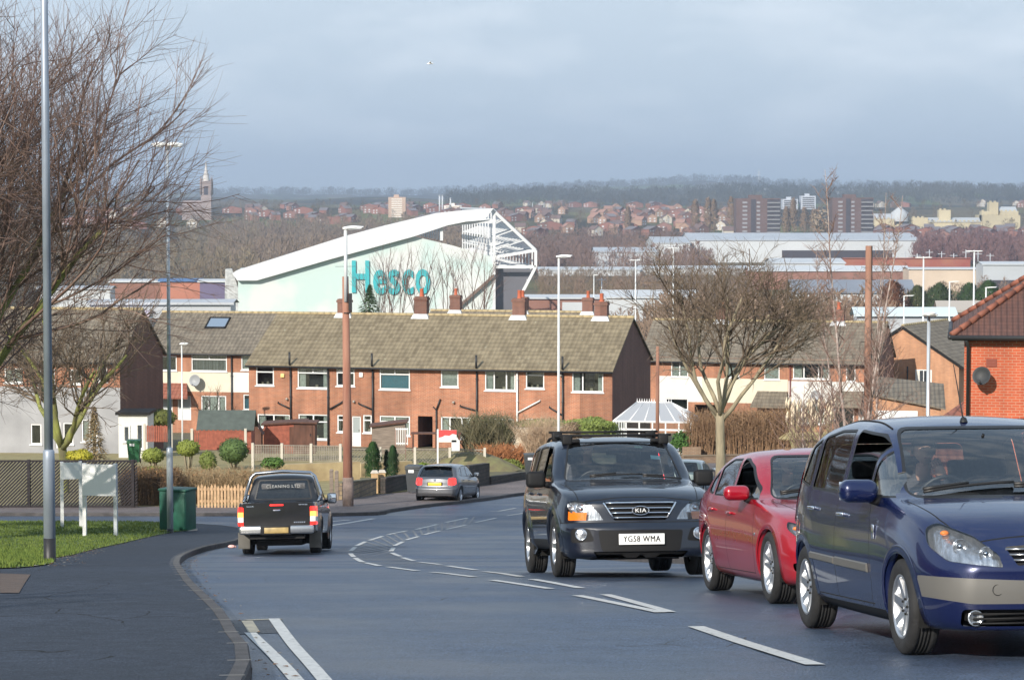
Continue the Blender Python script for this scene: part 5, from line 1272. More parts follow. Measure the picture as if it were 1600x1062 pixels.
def gable_house(name, label, corner, theta, zb, W, D, he, hr, wins=(), wall=BRICK, gable=None, roof=TILE, group=None, zones=(), zmats=(), cat='terrace', eave=.35, verge=.12, ridge_m=RIDGE, chim=()):
 root = thing(name, label, cat, (corner[0], corner[1], zb), -theta, group)
 q = MB(); holes = [w[:4] for w in wins]
 wall_with_holes(q, W, he, holes, 0, .12, zones)
 for x, fl in ((0, 1), (W, 0)):
  f = [(x, 0, -.6), (x, 0, he), (x, D / 2, he + hr - .06), (x, D, he), (x, D, -.6)]
  q.add(f, [tuple(range(5)) if fl else tuple(reversed(range(5)))], 1)
 q.quad((W, D, -.6), (0, D, -.6), (0, D, he), (W, D, he), 1)
 q.build('wall', [wall, gable or wall] + list(zmats), root)
 r = MB(); sl = hr / (D / 2); ov = eave
 for sg in (0, 1):
  ye, yr = (-ov, D / 2) if sg == 0 else (D + ov, D / 2); ze = he - ov * sl + .02
  a = [(-verge, ye, ze), (W + verge, ye, ze), (W + verge, yr, he + hr + .02), (-verge, yr, he + hr + .02)]
  b = [(p[0], p[1], p[2] + .09) for p in a]
  r.add(a + b, [(0, 1, 2, 3), (7, 6, 5, 4), (0, 4, 5, 1), (1, 5, 6, 2), (3, 7, 4, 0)] if sg == 0 else [(3, 2, 1, 0), (4, 5, 6, 7), (1, 5, 4, 0), (2, 6, 5, 1), (0, 4, 7, 3)])
 ro = r.build('roof', roof, root)
 k = MB(); n = int(W / .45)
 for i in range(n): k.tube([(-verge + (W + 2 * verge) * i / n + .005, D / 2, he + hr + .10), (-verge + (W + 2 * verge) * (i + 1) / n - .005, D / 2, he + hr + .10)], .11, 8)
 k.build('ridge', ridge_m, ro)
 g = MB(); g.tube([(-.1, -ov - .05, he - ov * sl + .0), (W + .1, -ov - .05, he - ov * sl)], .06, 8); g.build('gutter', BLACKPIPE, root)
 for cx, ch, pot in chim:
  c = MB(); c.bbox((cx - .40, D / 2 - .28, he + hr - .7), (cx + .40, D / 2 + .28, he + hr + ch)); c.bbox((cx - .45, D / 2 - .33, he + hr + ch - .22), (cx + .45, D / 2 + .33, he + hr + ch - .08));
  co = c.build('chimney', BRICKD if pot != 2 else BRICK, ro)
  f = MB(); f.box((cx, D / 2, he + hr + .0), (1.2, 1.0, .32), 0, None, 0, .74); f.build('flashing', LEAD, co)
  if pot:
   for dx in ((-.0,) if pot == 1 else (-.0,)): f = MB(); f.lathe([(.16, 0), (.13, .1), (.12, .45), (.15, .5), (.11, .5), (.10, .2)], 12, 0, Matrix.Translation((cx + dx, D / 2, he + hr + ch))); f.build('chimney_pot', TERRA, co)
 for w in wins:
  if w[4] == 'door':
   d = MB(); d.bbox((w[0], .04, w[2]), (w[0] + .07, .11, w[3])); d.bbox((w[1] - .07, .04, w[2]), (w[1], .11, w[3])); d.bbox((w[0], .04, w[3] - .07), (w[1], .11, w[3])); d.bbox((w[0] + .07, .06, w[2]), (w[1] - .07, .10, w[2] + (w[3] - w[2]) * .45))
   do = d.build('door', UPVC, root); g = MB(); g.bbox((w[0] + .07, .07, w[2] + (w[3] - w[2]) * .45), (w[1] - .07, .085, w[3] - .07)); g.build('pane', mat('frosted_pane', (.30, .33, .33), rough=.3), do); g = MB(); g.box((w[1] - .13, .03, w[2] + 1.0), (.03, .05, .12)); g.build('handle', CHROME, do)
  elif w[4] == 'passage':
   d = MB(); a, b, c, e = w[:4]; d.bbox((a, 3.0, c), (b, 3.04, e)); d.quad((a, 0, c), (a, 0, e), (a, 3, e), (a, 3, c)); d.quad((b, 0, e), (b, 0, c), (b, 3, c), (b, 3, e)); d.quad((a, 0, e), (b, 0, e), (b, 3, e), (a, 3, e)); d.build('passage', BRICKD, root)
  else: window_part(root, w[0], w[1], w[2], w[3], w[4], w[5] if len(w) > 5 else 'dark')
 return root
def pipe(root, pts, r=.055, m=BLACKPIPE, name='drainpipe'):
 q = MB(); q.tube(pts, r, 8)
 if len(pts) == 2 and abs(pts[0][0] - pts[1][0]) < .01:
  z0, z1 = sorted((pts[0][2], pts[1][2])); z = z0 + .4
  while z < z1: q.tube([(pts[0][0], pts[0][1], z - .03), (pts[0][0], pts[0][1], z + .03)], r * 1.35, 8); z += 1.3
 return q.build(name, m, root)
TH = R(15); cr_ = Vector((5.97, 152.0)); Wt = 23.03
cl = Vector((cr_.x - Wt * math.cos(TH), cr_.y + Wt * math.sin(TH))); zbt = H(0, 155) + .05
F = Facade((cl.x, cl.y), TH, zbt); he = F.z_at(675, 572)
def wn(x0, x1, y0, y1, st='plain', fill='dark'): return (F.s_at(x0), F.s_at(x1), max(.02, F.z_at((x0 + x1) / 2, y1)), F.z_at((x0 + x1) / 2, y0), st, fill)
main_w = [wn(399, 427, 572, 602, 'top', 'ornament'), wn(464, 512, 572.5, 606.5, 'top2', 'sides'), wn(525, 553.5, 573.5, 603, 'top', 'dark'), wn(592.5, 640, 574.5, 608.5, 'top2', 'teal'), wn(688.5, 716, 575, 604.5, 'plain', 'net'),
   wn(757.5, 805.5, 576, 610, 'three', 'sides'), wn(821.5, 850.5, 577, 607, 'top', 'ornament'), wn(894, 943, 578, 612.5, 'left', 'sides'),
   wn(401, 452, 647, 668, 'two', 'sides'), wn(465, 512, 647, 686, 'top2', 'sides'), wn(526, 540, 648, 675, 'top', 'sides'), wn(549, 563, 650, 700, 'door'), wn(566.5, 580, 648, 676, 'top', 'sides'), wn(592.5, 640, 649.5, 680, 'top2', 'net'),
   wn(652.5, 675.5, 650, 700, 'passage'), wn(688.5, 735, 651, 685, 'three', 'sides'), wn(757.5, 803, 653.5, 684, 'top2', 'dark'), wn(821.5, 869, 654, 684, 'top2', 'dark'), wn(900, 942, 656, 684, 'top2', 'dark')]
D_ = 11.0; hr_ = 2.75
chims = [(F.s_at(521) - 1.15, 1.05, 0), (F.s_at(647) - 1.2, 1.25, 1), (F.s_at(806.5) - 1.25, 1.2, 1), (F.s_at(941) - 1.3, 1.05, 1)]
row = gable_house('brick_terrace', 'long orange brick terrace with brown tiled roof across the middle of the view', (cl.x, cl.y), TH, zbt, Wt, D_, he, hr_, main_w, BRICK, BRICKD, TILE, None, chim=chims)  # gable ends get the darker brick, their shade painted in
hz = {}
for px, m_, top in ((453.8, BLACKPIPE, 1), (512.5, BLACKPIPE, 0), (582.4, BLACKPIPE, 1), (745.4, BLACKPIPE, 1), (808.7, WPIPE, 0), (880, BLACKPIPE, 1)):
 u = F.s_at(px); pipe(row, [(u, -.10, 0), (u, -.10, he - (.0 if top else .25))], .06, m_)
 if top: pipe(row, [(u, -.12, he - .1), (u + .06, -.42, he + .0), (u + .06, -.42, he + .75)], .07, m_, 'vent_pipe')
for (xa, ya, xb, yb, m_) in ((453, 638, 434, 629, BLACKPIPE), (515, 639, 537, 626, BLACKPIPE), (581, 639, 560, 630, BLACKPIPE), (744, 641, 719, 634, BLACKPIPE), (810, 644, 844, 626, WPIPE), (879, 648, 859, 636, BLACKPIPE)):
 pipe(row, [(F.s_at(xa), -.10, F.z_at(xa, ya)), (F.s_at(xb), -.10, F.z_at(xb, yb)), (F.s_at(xb), 0.05, F.z_at(xb, yb) + .05)], .05, m_, 'waste_pipe')
u = F.s_at(682); pipe(row, [(u, -.1, 0), (u, -.1, F.z_at(682, 638))], .05); pipe(row, [(u, -.1, F.z_at(682, 640)), (u + .25, -.1, F.z_at(689, 623))], .05, BLACKPIPE, 'waste_pipe'); pipe(row, [(u, -.1, F.z_at(682, 640)), (u - .2, -.1, F.z_at(677, 635))], .04, BLACKPIPE, 'waste_pipe')
for px, py, col in ((441, 586.5, (.75, .55, .22)), (564, 585.5, (.8, .8, .78))):
 q = MB(); u = F.s_at(px); z = F.z_at(px, py); q.rbox((u, -.06, z), (.26, .1, .3 if col[1] > .7 else .26), .08); q.build('alarm_box', mat('alarm_box_%d' % px, col, rough=.5), row)
for px, py in ((448, 623), (553, 627), (709, 628), (877, 586), (574, 573)):
 q = MB(); u = F.s_at(px); z = F.z_at(px, py); q.tube([(u, 0, z), (u, -.18, z)], .07, 8); q.build('boiler_flue', mat('flue', (.35, .32, .28), rough=.6), row)
def aerial(loc, rz, h=1.6):
 t = thing('tv_aerial', 'thin metal television aerial standing on a terrace chimney stack', 'aerial', loc, rz, group='television aerials on the chimneys'); q = MB(); q.tube([(0, 0, -.5), (0, 0, h)], .02, 6); q.build('mast', CHROME, t); q = MB()
 q.tube([(-.6, 0, h - .1), (.7, 0, h - .1)], .018, 4)
 for k in range(8): q.tube([(-.5 + k * .15, -.22, h - .1), (-.5 + k * .15, .22, h - .1)], .010, 4)
 q.build('antenna', CHROME, t); return t
def on_ridge(px, zz, dx=0.0):
 u = F.s_at(px); Mx = row.matrix_basis; return Mx @ Vector((u + dx, D_ / 2, he + hr_ + zz))
aerial(on_ridge(521, 1.3, -1.15), R(20), 1.9); aerial(on_ridge(941, 1.3, -1.3), R(70), 1.2)
ROWG = 'terraces of the estate'
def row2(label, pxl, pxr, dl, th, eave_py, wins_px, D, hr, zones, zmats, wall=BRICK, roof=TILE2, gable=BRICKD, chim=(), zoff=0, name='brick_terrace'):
 a = (pxl - 800) / FPX; c = Vector((a * dl, dl)); zb = H(0, dl) + zoff; Fx = Facade((c.x, c.y), th, zb); W = Fx.s_at(pxr); he = Fx.z_at((pxl + pxr) / 2, eave_py)
 ws = [(Fx.s_at(x0), Fx.s_at(x1), max(.02, Fx.z_at((x0 + x1) / 2, y1)), Fx.z_at((x0 + x1) / 2, y0), st, fl) for x0, x1, y0, y1, st, fl in wins_px]
 zs = [(Fx.s_at(x0) if x0 else 0, Fx.s_at(x1) if x1 else W, Fx.z_at((pxl + pxr) / 2, y1), Fx.z_at((pxl + pxr) / 2, y0), k) for x0, x1, y0, y1, k in zones]
 h = gable_house(name, label, (c.x, c.y), th, zb, W, D, he, hr, ws, wall, gable, roof, None, zs, zmats, chim=chim)
 return h, Fx, W, he
left_row, FL, WL, hL = row2('brick house row with skylight, cream band and red tiled porch, left of the long terrace', 222, 432, 184, R(12), 549,
 [(251, 275, 556, 579, 'plain', 'dark'), (298, 353.5, 553.5, 580, 'top2', 'blinds'), (376, 391, 553, 578, 'plain', 'net'), (313, 352, 618, 645, 'three', 'net'), (379, 392, 616, 640, 'plain', 'teal'), (246, 268, 618, 655, 'door', ''), (276, 297, 618, 656, 'door', '')], 9, 2.5,
 [(243, 361, 581, 612, 2), (362, None, 581, 612, 3)], [CREAM, RENDER], roof=TILE2)
q = MB(); u0, u1 = FL.s_at(237), FL.s_at(301); z0, z1 = FL.z_at(270, 618), FL.z_at(270, 598)
q.add([(u0, -1.3, z0), (u1, -1.3, z0), (u1 - .5, .02, z1), (u0, .02, z1)] + [(u0, -1.3, z0 - .12), (u1, -1.3, z0 - .12), (u1 - .5, .02, z0 - .12), (u0, .02, z0 - .12)], [(0, 1, 2, 3), (7, 6, 5, 4), (0, 4, 5, 1), (1, 5, 6, 2), (3, 7, 4, 0)]); q.build('porch_roof', TILER, left_row)
q = MB(); u = FL.s_at(317.5); yy = 3.0; zz = hL + 3.0 * 2.5 / 4.5
q.add([(u - .75, 2.6, hL + 2.6 * .555 + .16), (u + .75, 2.6, hL + 2.6 * .555 + .16), (u + .75, 3.7, hL + 3.7 * .555 + .16), (u - .75, 3.7, hL + 3.7 * .555 + .16)], [(0, 1, 2, 3)]); sk = q.build('skylight', mat('skylight_glass', (.35, .42, .5), rough=.05, metal=.6), left_row)
q = MB()
for (a, b) in (((-.8, 2.5), (-.7, 3.8)), ((.7, 2.5), (.8, 3.8)), ((-.8, 2.5), (.8, 2.62)), ((-.8, 3.7), (.8, 3.8))):
 x0, x1, y0, y1 = u + a[0], u + b[0], a[1], b[1]; z = lambda y: hL + y * .555; q.add([(x0, y0, z(y0) + .2), (x1, y0, z(y0) + .2), (x1, y1, z(y1) + .2), (x0, y1, z(y1) + .2), (x0, y0, z(y0)), (x1, y0, z(y0)), (x1, y1, z(y1)), (x0, y1, z(y1))], [(0, 1, 2, 3), (0, 4, 5, 1), (1, 5, 6, 2), (3, 2, 6, 7), (0, 3, 7, 4)])
q.build('frame', TRIM, sk)
pipe(left_row, [(FL.s_at(361.5), -.1, 0), (FL.s_at(361.5), -.1, hL - .3)], .06); pipe(left_row, [(FL.s_at(229), -.1, 0), (FL.s_at(229), -.1, hL - .3)], .05, WPIPE)
def dish(parent_loc, label, r, face, wallpt, m=mat('dish_grey', (.28, .29, .30), rough=.5), group=None):
 t = thing('satellite_dish', label, 'satellite dish', parent_loc, group=group); Mq = Vector(face).to_track_quat('Z', 'Y').to_matrix().to_4x4()
 q = MB(); q.lathe([(0, 0), (r * .4, .03 * r * 2), (r * .75, .11 * r * 2), (r, .2 * r * 2), (r * 1.02, .2 * r * 2), (r, .17 * r * 2), (r * .7, .07 * r * 2), (0, -.03)], 28, 0, Mq); q.build('reflector', m, t)
 q = MB(); f = Vector(face).normalized(); lo = Vector((0, 0, -r)); q.tube([lo * .9, lo * .95 + f * r * 1.3], .02 * r / .3, 6); q.tube([lo * .95 + f * r * 1.25, lo * .8 + f * r * 1.35], .05 * r / .3, 8); q.build('feed_arm', m, t)
 q = MB(); w_ = Vector(wallpt); q.tube([(0, 0, 0), w_ * .5 + Vector((0, 0, -r * .5)), w_], .025, 6); q.build('wall_bracket', m, t)
 return t
Ml = left_row.matrix_basis
dish(Ml @ Vector((FL.s_at(307.5), -.45, FL.z_at(307.5, 594))), 'grey satellite dish on the cream wall of the left-hand house', .42, (-.35, -1, .25), (0.05, .45, -.1))
right_row, FR, WR, hR = row2('brick terrace clad in white boards between storeys, behind the bare round tree', 1003, 1373, 183, R(16), 563,
 [(1049, 1076, 558, 589, 'two', 'net'), (1134, 1156, 564, 590, 'plain', 'net'), (1195, 1219, 565, 593, 'plain', 'net'), (1240, 1297, 563, 592, 'three', 'sides'), (1323, 1338, 564, 596, 'plain', 'sides'), (1040, 1076, 622, 640, 'plain', 'dark'), (1238, 1290, 632, 662, 'three', 'net'), (1305, 1336, 632, 672, 'two', 'dark'), (1086, 1122, 632, 672, 'passage', ''), (1343, 1356, 632, 672, 'door', '')], 8.5, 2.5,
 [(1031, 1098, 590, 630, 2), (1098, 1232, 592, 630, 3), (1233, 1352, 594, 630, 2)], [RENDER, CREAM], chim=[(5.0, 1.0, 1), (13.5, 1.0, 1)])
for x0, x1 in ((1178, 1232), (1302, 1350)):
 q = MB(); a, b = FR.s_at(x0), FR.s_at(x1); z1, z0 = FR.z_at((x0 + x1) / 2, 611), FR.z_at((x0 + x1) / 2, 633)
 q.add([(a, -1.2, z0), (b, -1.2, z0), (b, 0, z1), (a + .3, 0, z1), (a, -1.2, z0 - .1), (b, -1.2, z0 - .1), (b, 0, z0 - .1), (a + .3, 0, z0 - .1)], [(0, 1, 2, 3), (7, 6, 5, 4), (0, 4, 5, 1), (1, 5, 6, 2), (3, 7, 4, 0)]); q.build('porch_roof', TILE2, right_row)
pipe(right_row, [(FR.s_at(1236), -.1, 0), (FR.s_at(1236), -.1, hR - .3)], .05, mat('maroon_pipe', (.16, .04, .035), rough=.5))
Mr = right_row.matrix_basis
dish(Mr @ Vector((FR.s_at(1278), -.4, FR.z_at(1278, 617))), 'small grey satellite dish on the white cladding of the terrace behind the bare tree', .35, (-.3, -1, .2), (0.05, .4, -.1))
back_row, FB, WB, hB = row2('terrace showing only its ridge and chimneys behind the long terrace', 648, 905, 192, R(15), 550, [], 9, 2.75, [], [], chim=[(1.9, 1.3, 1), (7.2, 1.2, 1), (12.3, 1.2, 1)], zoff=.4)
DPANE = mat('dark_window_pane', (.05, .06, .07), rough=.06, var=.4, vscale=1.0, spec=.8)
def flat_window(root, Mx, w, h, bars=1, frame=UPVC):
 """window set on a solid wall; Mx puts its frame (x right, y into the wall, z up) with the origin at its lower left corner"""
 f = MB(); t = .07
 for a, b in (((0, 0), (t, h)), ((w - t, 0), (w, h)), ((t, h - t), (w - t, h)), ((t, 0), (w - t, t))): f.bbox((a[0], -.05, a[1]), (b[0], .03, b[1]), 0, Mx)
 for k in range(bars): x = w * (k + 1) / (bars + 1); f.bbox((x - .03, -.05, t), (x + .03, .02, h - t), 0, Mx)
 f.bbox((-.05, -.1, -.06), (w + .05, .0, 0), 0, Mx); wo = f.build('window', frame, root)
 g = MB(); g.bbox((t * .9, -.02, t * .9), (w - t * .9, .01, h - t * .9), 0, Mx); g.build('pane', DPANE, wo)
 g = MB()
 for a, b in ((t, w * .26), (w * .76, w - t)): g.bbox((a, -.026, t), (b, -.021, h - t), 0, Mx)
 g.build('curtain', CURT, wo); return wo
def end_frame(y, z): return Matrix.Translation((0, y, z)) @ Matrix.Rotation(R(-90), 4, 'Z')
gx = gable_house('brick_house', 'brick house with a big plain gable and brown roof right of the white clad terrace', ((1500 - 800) / FPX * 186, 186), R(-62), H(0, 190), 10, 8.6, 5.2, 2.7, [], BRICKP, BRICKP, TILE2, cat='house')
flat_window(gx, end_frame(3.3, 3.5), 1.25, 1.3)
pipe(gx, [(-.08, 3.9, 2.9), (-.08, 3.9, 5.0)], .05)
q = MB()
for y0, z0, y1, z1 in ((-.35, 4.98, 4.3, 7.86), (8.95, 4.98, 4.3, 7.86)): q.add([(-.16, y0, z0 - .1), (-.16, y0, z0 + .12), (-.16, y1, z1 + .12), (-.16, y1, z1 - .1), (-.10, y0, z0 - .1), (-.10, y0, z0 + .12), (-.10, y1, z1 + .12), (-.10, y1, z1 - .1)], [(0, 1, 2, 3), (7, 6, 5, 4), (0, 4, 5, 1), (1, 5, 6, 2), (2, 6, 7, 3), (3, 7, 4, 0)])
q.build('bargeboard', TRIM, gx)
t = thing('garage', 'low brick garage with white door and a sloping tiled roof', 'garage', ((1366 - 800) / FPX * 168, 168, H(0, 168)), -R(8))
q = MB(); Wg = 4.4; q.add([(0, 0, -.5), (Wg, 0, -.5), (Wg, 0, 2.3), (0, 0, 3.0), (0, 7, -.5), (Wg, 7, -.5), (Wg, 7, 2.3), (0, 7, 3.0)], [(0, 1, 2, 3), (1, 5, 6, 2), (4, 0, 3, 7), (5, 4, 7, 6)]); q.build('wall', BRICKP, t)
q = MB(); q.add([(-.2, -.3, 3.15), (Wg + .3, -.3, 2.25), (Wg + .3, 5.0, 3.5), (-.2, 5.0, 4.0), (-.2, -.3, 3.05), (Wg + .3, -.3, 2.15), (Wg + .3, 5.0, 3.4), (-.2, 5.0, 3.9)], [(0, 1, 2, 3), (7, 6, 5, 4), (0, 4, 5, 1), (1, 5, 6, 2), (3, 7, 4, 0)]); q.build('roof', TILE2, t)
q = MB(); q.bbox((.15, -.06, 0), (2.9, -.01, 2.05));
for k in range(8): q.bbox((.15, -.075, .1 + k * .24), (2.9, -.06, .28 + k * .24))
q.build('door', UPVC, t)
hx, hy = (1508 - 800) / FPX * 78, 78.0; zb3 = H(0, 78); ze3 = P(1508, 524, 78).z - zb3
t3 = thing('brick_house', 'near bright red brick house with hipped plain tiled roof at the right edge', 'house', (hx, hy, zb3), -R(10))
q = MB(); W3, D3 = 9.0, 8.5; he3 = ze3
q.add([(0, 0, -.5), (W3, 0, -.5), (W3, 0, he3), (0, 0, he3), (0, D3, -.5), (W3, D3, -.5), (W3, D3, he3), (0, D3, he3)], [(0, 1, 2, 3), (1, 5, 6, 2), (4, 0, 3, 7), (5, 4, 7, 6)]); q.build('wall', BRICKR, t3)
q = MB(); o = .38; hp_ = 3.05; rz0, rz1 = he3 - .02, he3 + hp_
A, B, C_, D4 = (-o, -o, rz0), (W3 + o, -o, rz0), (W3 + o, D3 + o, rz0), (-o, D3 + o, rz0); E1, E2 = (D3 / 2, D3 / 2, rz1), (W3 - D3 / 2 + .2, D3 / 2, rz1)
q.add([A, B, C_, D4, E1, E2], [(0, 1, 5, 4), (1, 2, 5), (2, 3, 4, 5), (3, 0, 4), (3, 2, 1, 0)]); r3 = q.build('roof', TILEK, t3)
q = MB()
for a, b in ((A, E1), (D4, E1), (B, E2)):
 q = MB(); a, b = Vector(a), Vector(b); n = 17
 for k in range(n): q.tube([a.lerp(b, k / n) + Vector((0, 0, .06)), a.lerp(b, (k + .93) / n) + Vector((0, 0, .06))], [.10, .085], 8)
 q.build('hip_tiles', mat('orange_hip_tiles', (.22, .075, .045), rough=.75, var=.3, vscale=2.5), r3)
q = MB(); q.tube([(-o - .05, -o - .06, rz0 - .02), (W3 + o, -o - .06, rz0 - .02)], .07, 8); q.tube([(-o - .06, -o - .05, rz0 - .02), (-o - .06, D3 + o, rz0 - .02)], .07, 8); q.bbox((-o, -o, rz0 - .12), (W3 + o, -o + .03, rz0 - .02)); q.build('gutter', BLACKPIPE, t3)
pipe(t3, [(.12, -.10, 0), (.12, -.10, he3 - .35), (.05, -o, he3 - .12)], .055)
q = MB(); q.bbox((.66, -.02, he3 - .95), (.98, .01, he3 - .7))
for k in range(3): q.bbox((.68, -.03, he3 - .93 + k * .08), (.96, -.02, he3 - .88 + k * .08))
q.build('air_brick', mat('dark_terracotta', (.22, .06, .04), rough=.8), t3)
dv = P(1535, 588, 77.5)
dish(tuple(dv), 'large dark grey satellite dish on the near red brick wall', .28, (-.5, -1, .35), (.05, .55, -.05), mat('dish_dark', (.03, .032, .035), rough=.6))
t = thing('outbuilding', 'low outbuilding with a red hipped roof left of the near brick house', 'outbuilding', ((1462 - 800) / FPX * 84, 84, H(0, 84)), 0)
q = MB(); q.bbox((0, 0, -.5), (1.9, 5, 2.0)); q.build('wall', BRICKR, t)
q = MB(); q.add([(-.35, -.3, 1.9), (2.2, -.3, 1.9), (2.2, 5.3, 1.9), (-.35, 5.3, 1.9), (1.4, 1.6, 3.6), (1.6, 3.6, 3.6)], [(0, 1, 4), (1, 2, 5, 4), (2, 3, 5), (3, 0, 4, 5)]); q.build('roof', TILER, t)
hw, FW_, WW, hW = row2('white rendered house half hidden behind the big bare tree at the left', -70, 186, 148, R(10), 560,
 [(5, 34, 575, 598, 'two', 'net'), (60, 84, 576, 599, 'two', 'net'), (108, 126, 577, 600, 'plain', 'dark'), (150, 166, 566, 596, 'plain', 'dark'), (45, 62, 662, 694, 'plain', 'dark'), (84, 92, 658, 700, 'door', ''), (96, 112, 660, 694, 'plain', 'dark'), (125, 150, 655, 690, 'two', 'net')], 8, 2.6,
 [(None, None, 604, 760, 2)], [mat('shaded_white_render', (.30, .30, .31), rough=.9, var=.15, vscale=.7)], roof=TILE2, name='white_house')  # white render greyed, the tree's shade put into its colour
t = thing('porch', 'small white flat roofed porch standing right of the white house', 'porch', ((183 - 800) / FPX * 141, 141, H(0, 141)), 0)
q = MB(); q.bbox((0, 0, -.4), (1.6, 2.5, 2.5)); q.build('wall', RENDER, t); q = MB(); q.bbox((-.15, -.2, 2.5), (1.75, 2.6, 2.65)); q.build('roof', TRIM, t)
flat_window(t, Matrix.Translation((.25, 0, 1.0)), .4, .9, 0); flat_window(t, Matrix.Translation((.95, 0, .6)), .45, 1.4, 0)
cb = P(1000, 690, 146); cbz = H(0, 147)
t = thing('conservatory', 'white framed glass conservatory with spiked ridge against the dark gable', 'conservatory', ((958 - 800) / FPX * 147, 147, cbz), -R(12))
Wc, Dc, hc, rc = 4.6, 3.6, 1.95, .98
q = MB(); q.bbox((0, 0, -.3), (Wc, .12, .55)); q.bbox((Wc - .12, 0, -.3), (Wc, Dc, .55)); q.bbox((0, 0, -.3), (.12, Dc, .55)); q.build('base_wall', RENDER, t)
q = MB()
for k in range(7): x = Wc * k / 6; q.bbox((x - .04, .02, .55), (x + .04, .1, hc))
for z in (.55, 1.5, hc): q.bbox((0, .02, z - .04), (Wc, .1, z + .06))
for k in range(5): y = Dc * k / 4; q.bbox((Wc - .1, y - .04, .55), (Wc - .02, y + .04, hc)); q.bbox((.02, y - .04, .55), (.1, y + .04, hc))
for z in (.55, 1.5, hc): q.bbox((Wc - .1, 0, z - .04), (Wc - .02, Dc, z + .06))
ra, rb = Vector((1.1, Dc * .55, hc + rc)), Vector((Wc - 1.5, Dc * .55, hc + rc)); c0, c1, c2 = Vector((0, 0, hc)), Vector((Wc, 0, hc)), Vector((Wc, Dc, hc))
for a, b in ((c0, ra), (c1, rb), (c2, rb), (ra, rb)): q.tube([a, b], .05, 6)
for k in range(1, 5): f = k / 5; q.tube([c0.lerp(c1, f), ra.lerp(rb, f)], .035, 6)
for k in range(1, 4): q.tube([c1.lerp(c2, k / 4), rb], .03, 6)
for k in range(15): p = (ra - Vector((0, 0, 0))).lerp(rb, k / 14); q.tube([p, p + Vector((0, 0, .22))], [.04, .008], 4)
q.build('frame', UPVC, t)
PCG = mat('conservatory_roof', (.33, .34, .36), rough=.35)
q = MB(); q.add([c0, c1, rb, ra], [(0, 1, 2, 3)]); q.add([c1, c2, rb], [(0, 1, 2)]); q.add([c0, ra, Vector((0, Dc, hc))], [(0, 1, 2)]); q.build('roof_glazing', PCG, t)
q = MB(); q.quad((0, .06, .55), (Wc, .06, .55), (Wc, .06, hc), (0, .06, hc)); q.quad((Wc - .06, 0, .55), (Wc - .06, Dc, .55), (Wc - .06, Dc, hc), (Wc - .06, 0, hc)); q.build('glazing', HGLS, t)
# ------------------------------------------------------------------ posts and lamps
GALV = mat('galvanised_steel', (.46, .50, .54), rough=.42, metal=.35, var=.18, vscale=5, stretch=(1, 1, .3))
PALEST = mat('pale_painted_steel', (.66, .68, .68), rough=.45, metal=.2, var=.08)
BLKP = mat('black_paint_band', (.015, .015, .017), rough=.5)
POLEW = mat('brown_wood_pole', (.26, .105, .07), rough=.85, col2=(.36, .19, .13), vscale=4, bump=.4, bscale=20, stretch=(1, 1, .15))
REDPOLE = mat('dark_red_pole', (.20, .09, .06), rough=.9, col2=(.34, .19, .13), bump=.9, bscale=10, vscale=2, stretch=(1, 1, .15))
LAMPW = mat('lamp_hood', (.80, .80, .78), rough=.4)
LAMPG = mat('lamp_glass', (.6, .62, .62), rough=.2, coat=1)
def lantern(root, p, length, ang, tilt=.08, w=.26):
 """a flat road lantern pointing along ang"""
 M = Matrix.Translation(p) @ Matrix.Rotation(ang, 4, 'Z') @ Matrix.Rotation(-tilt, 4, 'Y')
 q = MB(); n = 9; sec = []
 for i in range(n):
  f = i / (n - 1); x = length * f; hw = w * .5 * (.45 + .55 * math.sin(PI * min(1, f * 1.15 + .12)) ** .6) * (1 if f < .95 else .8); hh = .10 * (.5 + .5 * math.sin(PI * min(1, f + .1)))
  sec.append([(x, -hw, 0), (x, -hw * .8, hh * .7), (x, 0, hh), (x, hw * .8, hh * .7), (x, hw, 0)])
 vs = [v for s_ in sec for v in s_]; fs = []
 for i in range(n - 1):
  for k in range(4): a = 5 * i + k; fs.append((a, a + 5, a + 6, a + 1))
  fs.append((5 * i, 5 * i + 4, 5 * i + 9, 5 * i + 5))
 fs += [(0, 1, 2, 3, 4), tuple(5 * (n - 1) + k for k in (4, 3, 2, 1, 0))]
 q.add(vs, fs, 0, True, M); o = q.build('lantern', LAMPW, root)
 q = MB(); q.rbox((length * .58, 0, -.02), (length * .66, w * .7, .06), .025, 0, M); q.build('lamp_glass', LAMPG, o); return o
def lamp(label, px, py, top_py, r0, r1, m, head, hl=.75, ang=0.0, sleeve=None, group='street lamps', cat='lamp post', d=None, band=0):
 g = G(px, py) if d is None else Vector(((px - 800) / FPX * d, d, H(0, d))); t = thing('street_lamp', label, cat, (g.x, g.y, g.z), group=group)
 hgt = P(px, top_py, g.y).z - g.z; q = MB()
 if sleeve:
  sh_ = P(px, sleeve, g.y).z - g.z; q.tube([(0, 0, -.3), (0, 0, sh_ - .12), (0, 0, sh_), (0, 0, sh_ + .03)], [r0, r0, r0 * .97, r1], 16); q.tube([(0, 0, sh_ + .02), (0, 0, hgt)], [r1, r1 * .72], 14)
 else: q.tube([(0, 0, -.3), (0, 0, hgt * .2), (0, 0, hgt)], [r0, r0 * .95, r1], 12)
 q.build('post', m, t)
 if band: q = MB(); q.tube([(0, 0, -.3), (0, 0, band)], r0 * 1.04, 16); q.build('black_base', BLKP, t)
 top = Vector((0, 0, hgt))
 if head == 'one': lantern(t, top - Vector((0.12 * math.cos(ang), .12 * math.sin(ang), -.0)), hl, ang)
 elif head == 'two':
  for s_ in (0, PI): lantern(t, top, hl, ang + s_, .05)
  q = MB(); q.tube([(0, 0, hgt - .1), (0, 0, hgt + .15)], r1 * 1.2, 8); q.build('bracket', m, t)
 elif head == 'front': lantern(t, top, .75, R(-90), .15, .5)
 return t
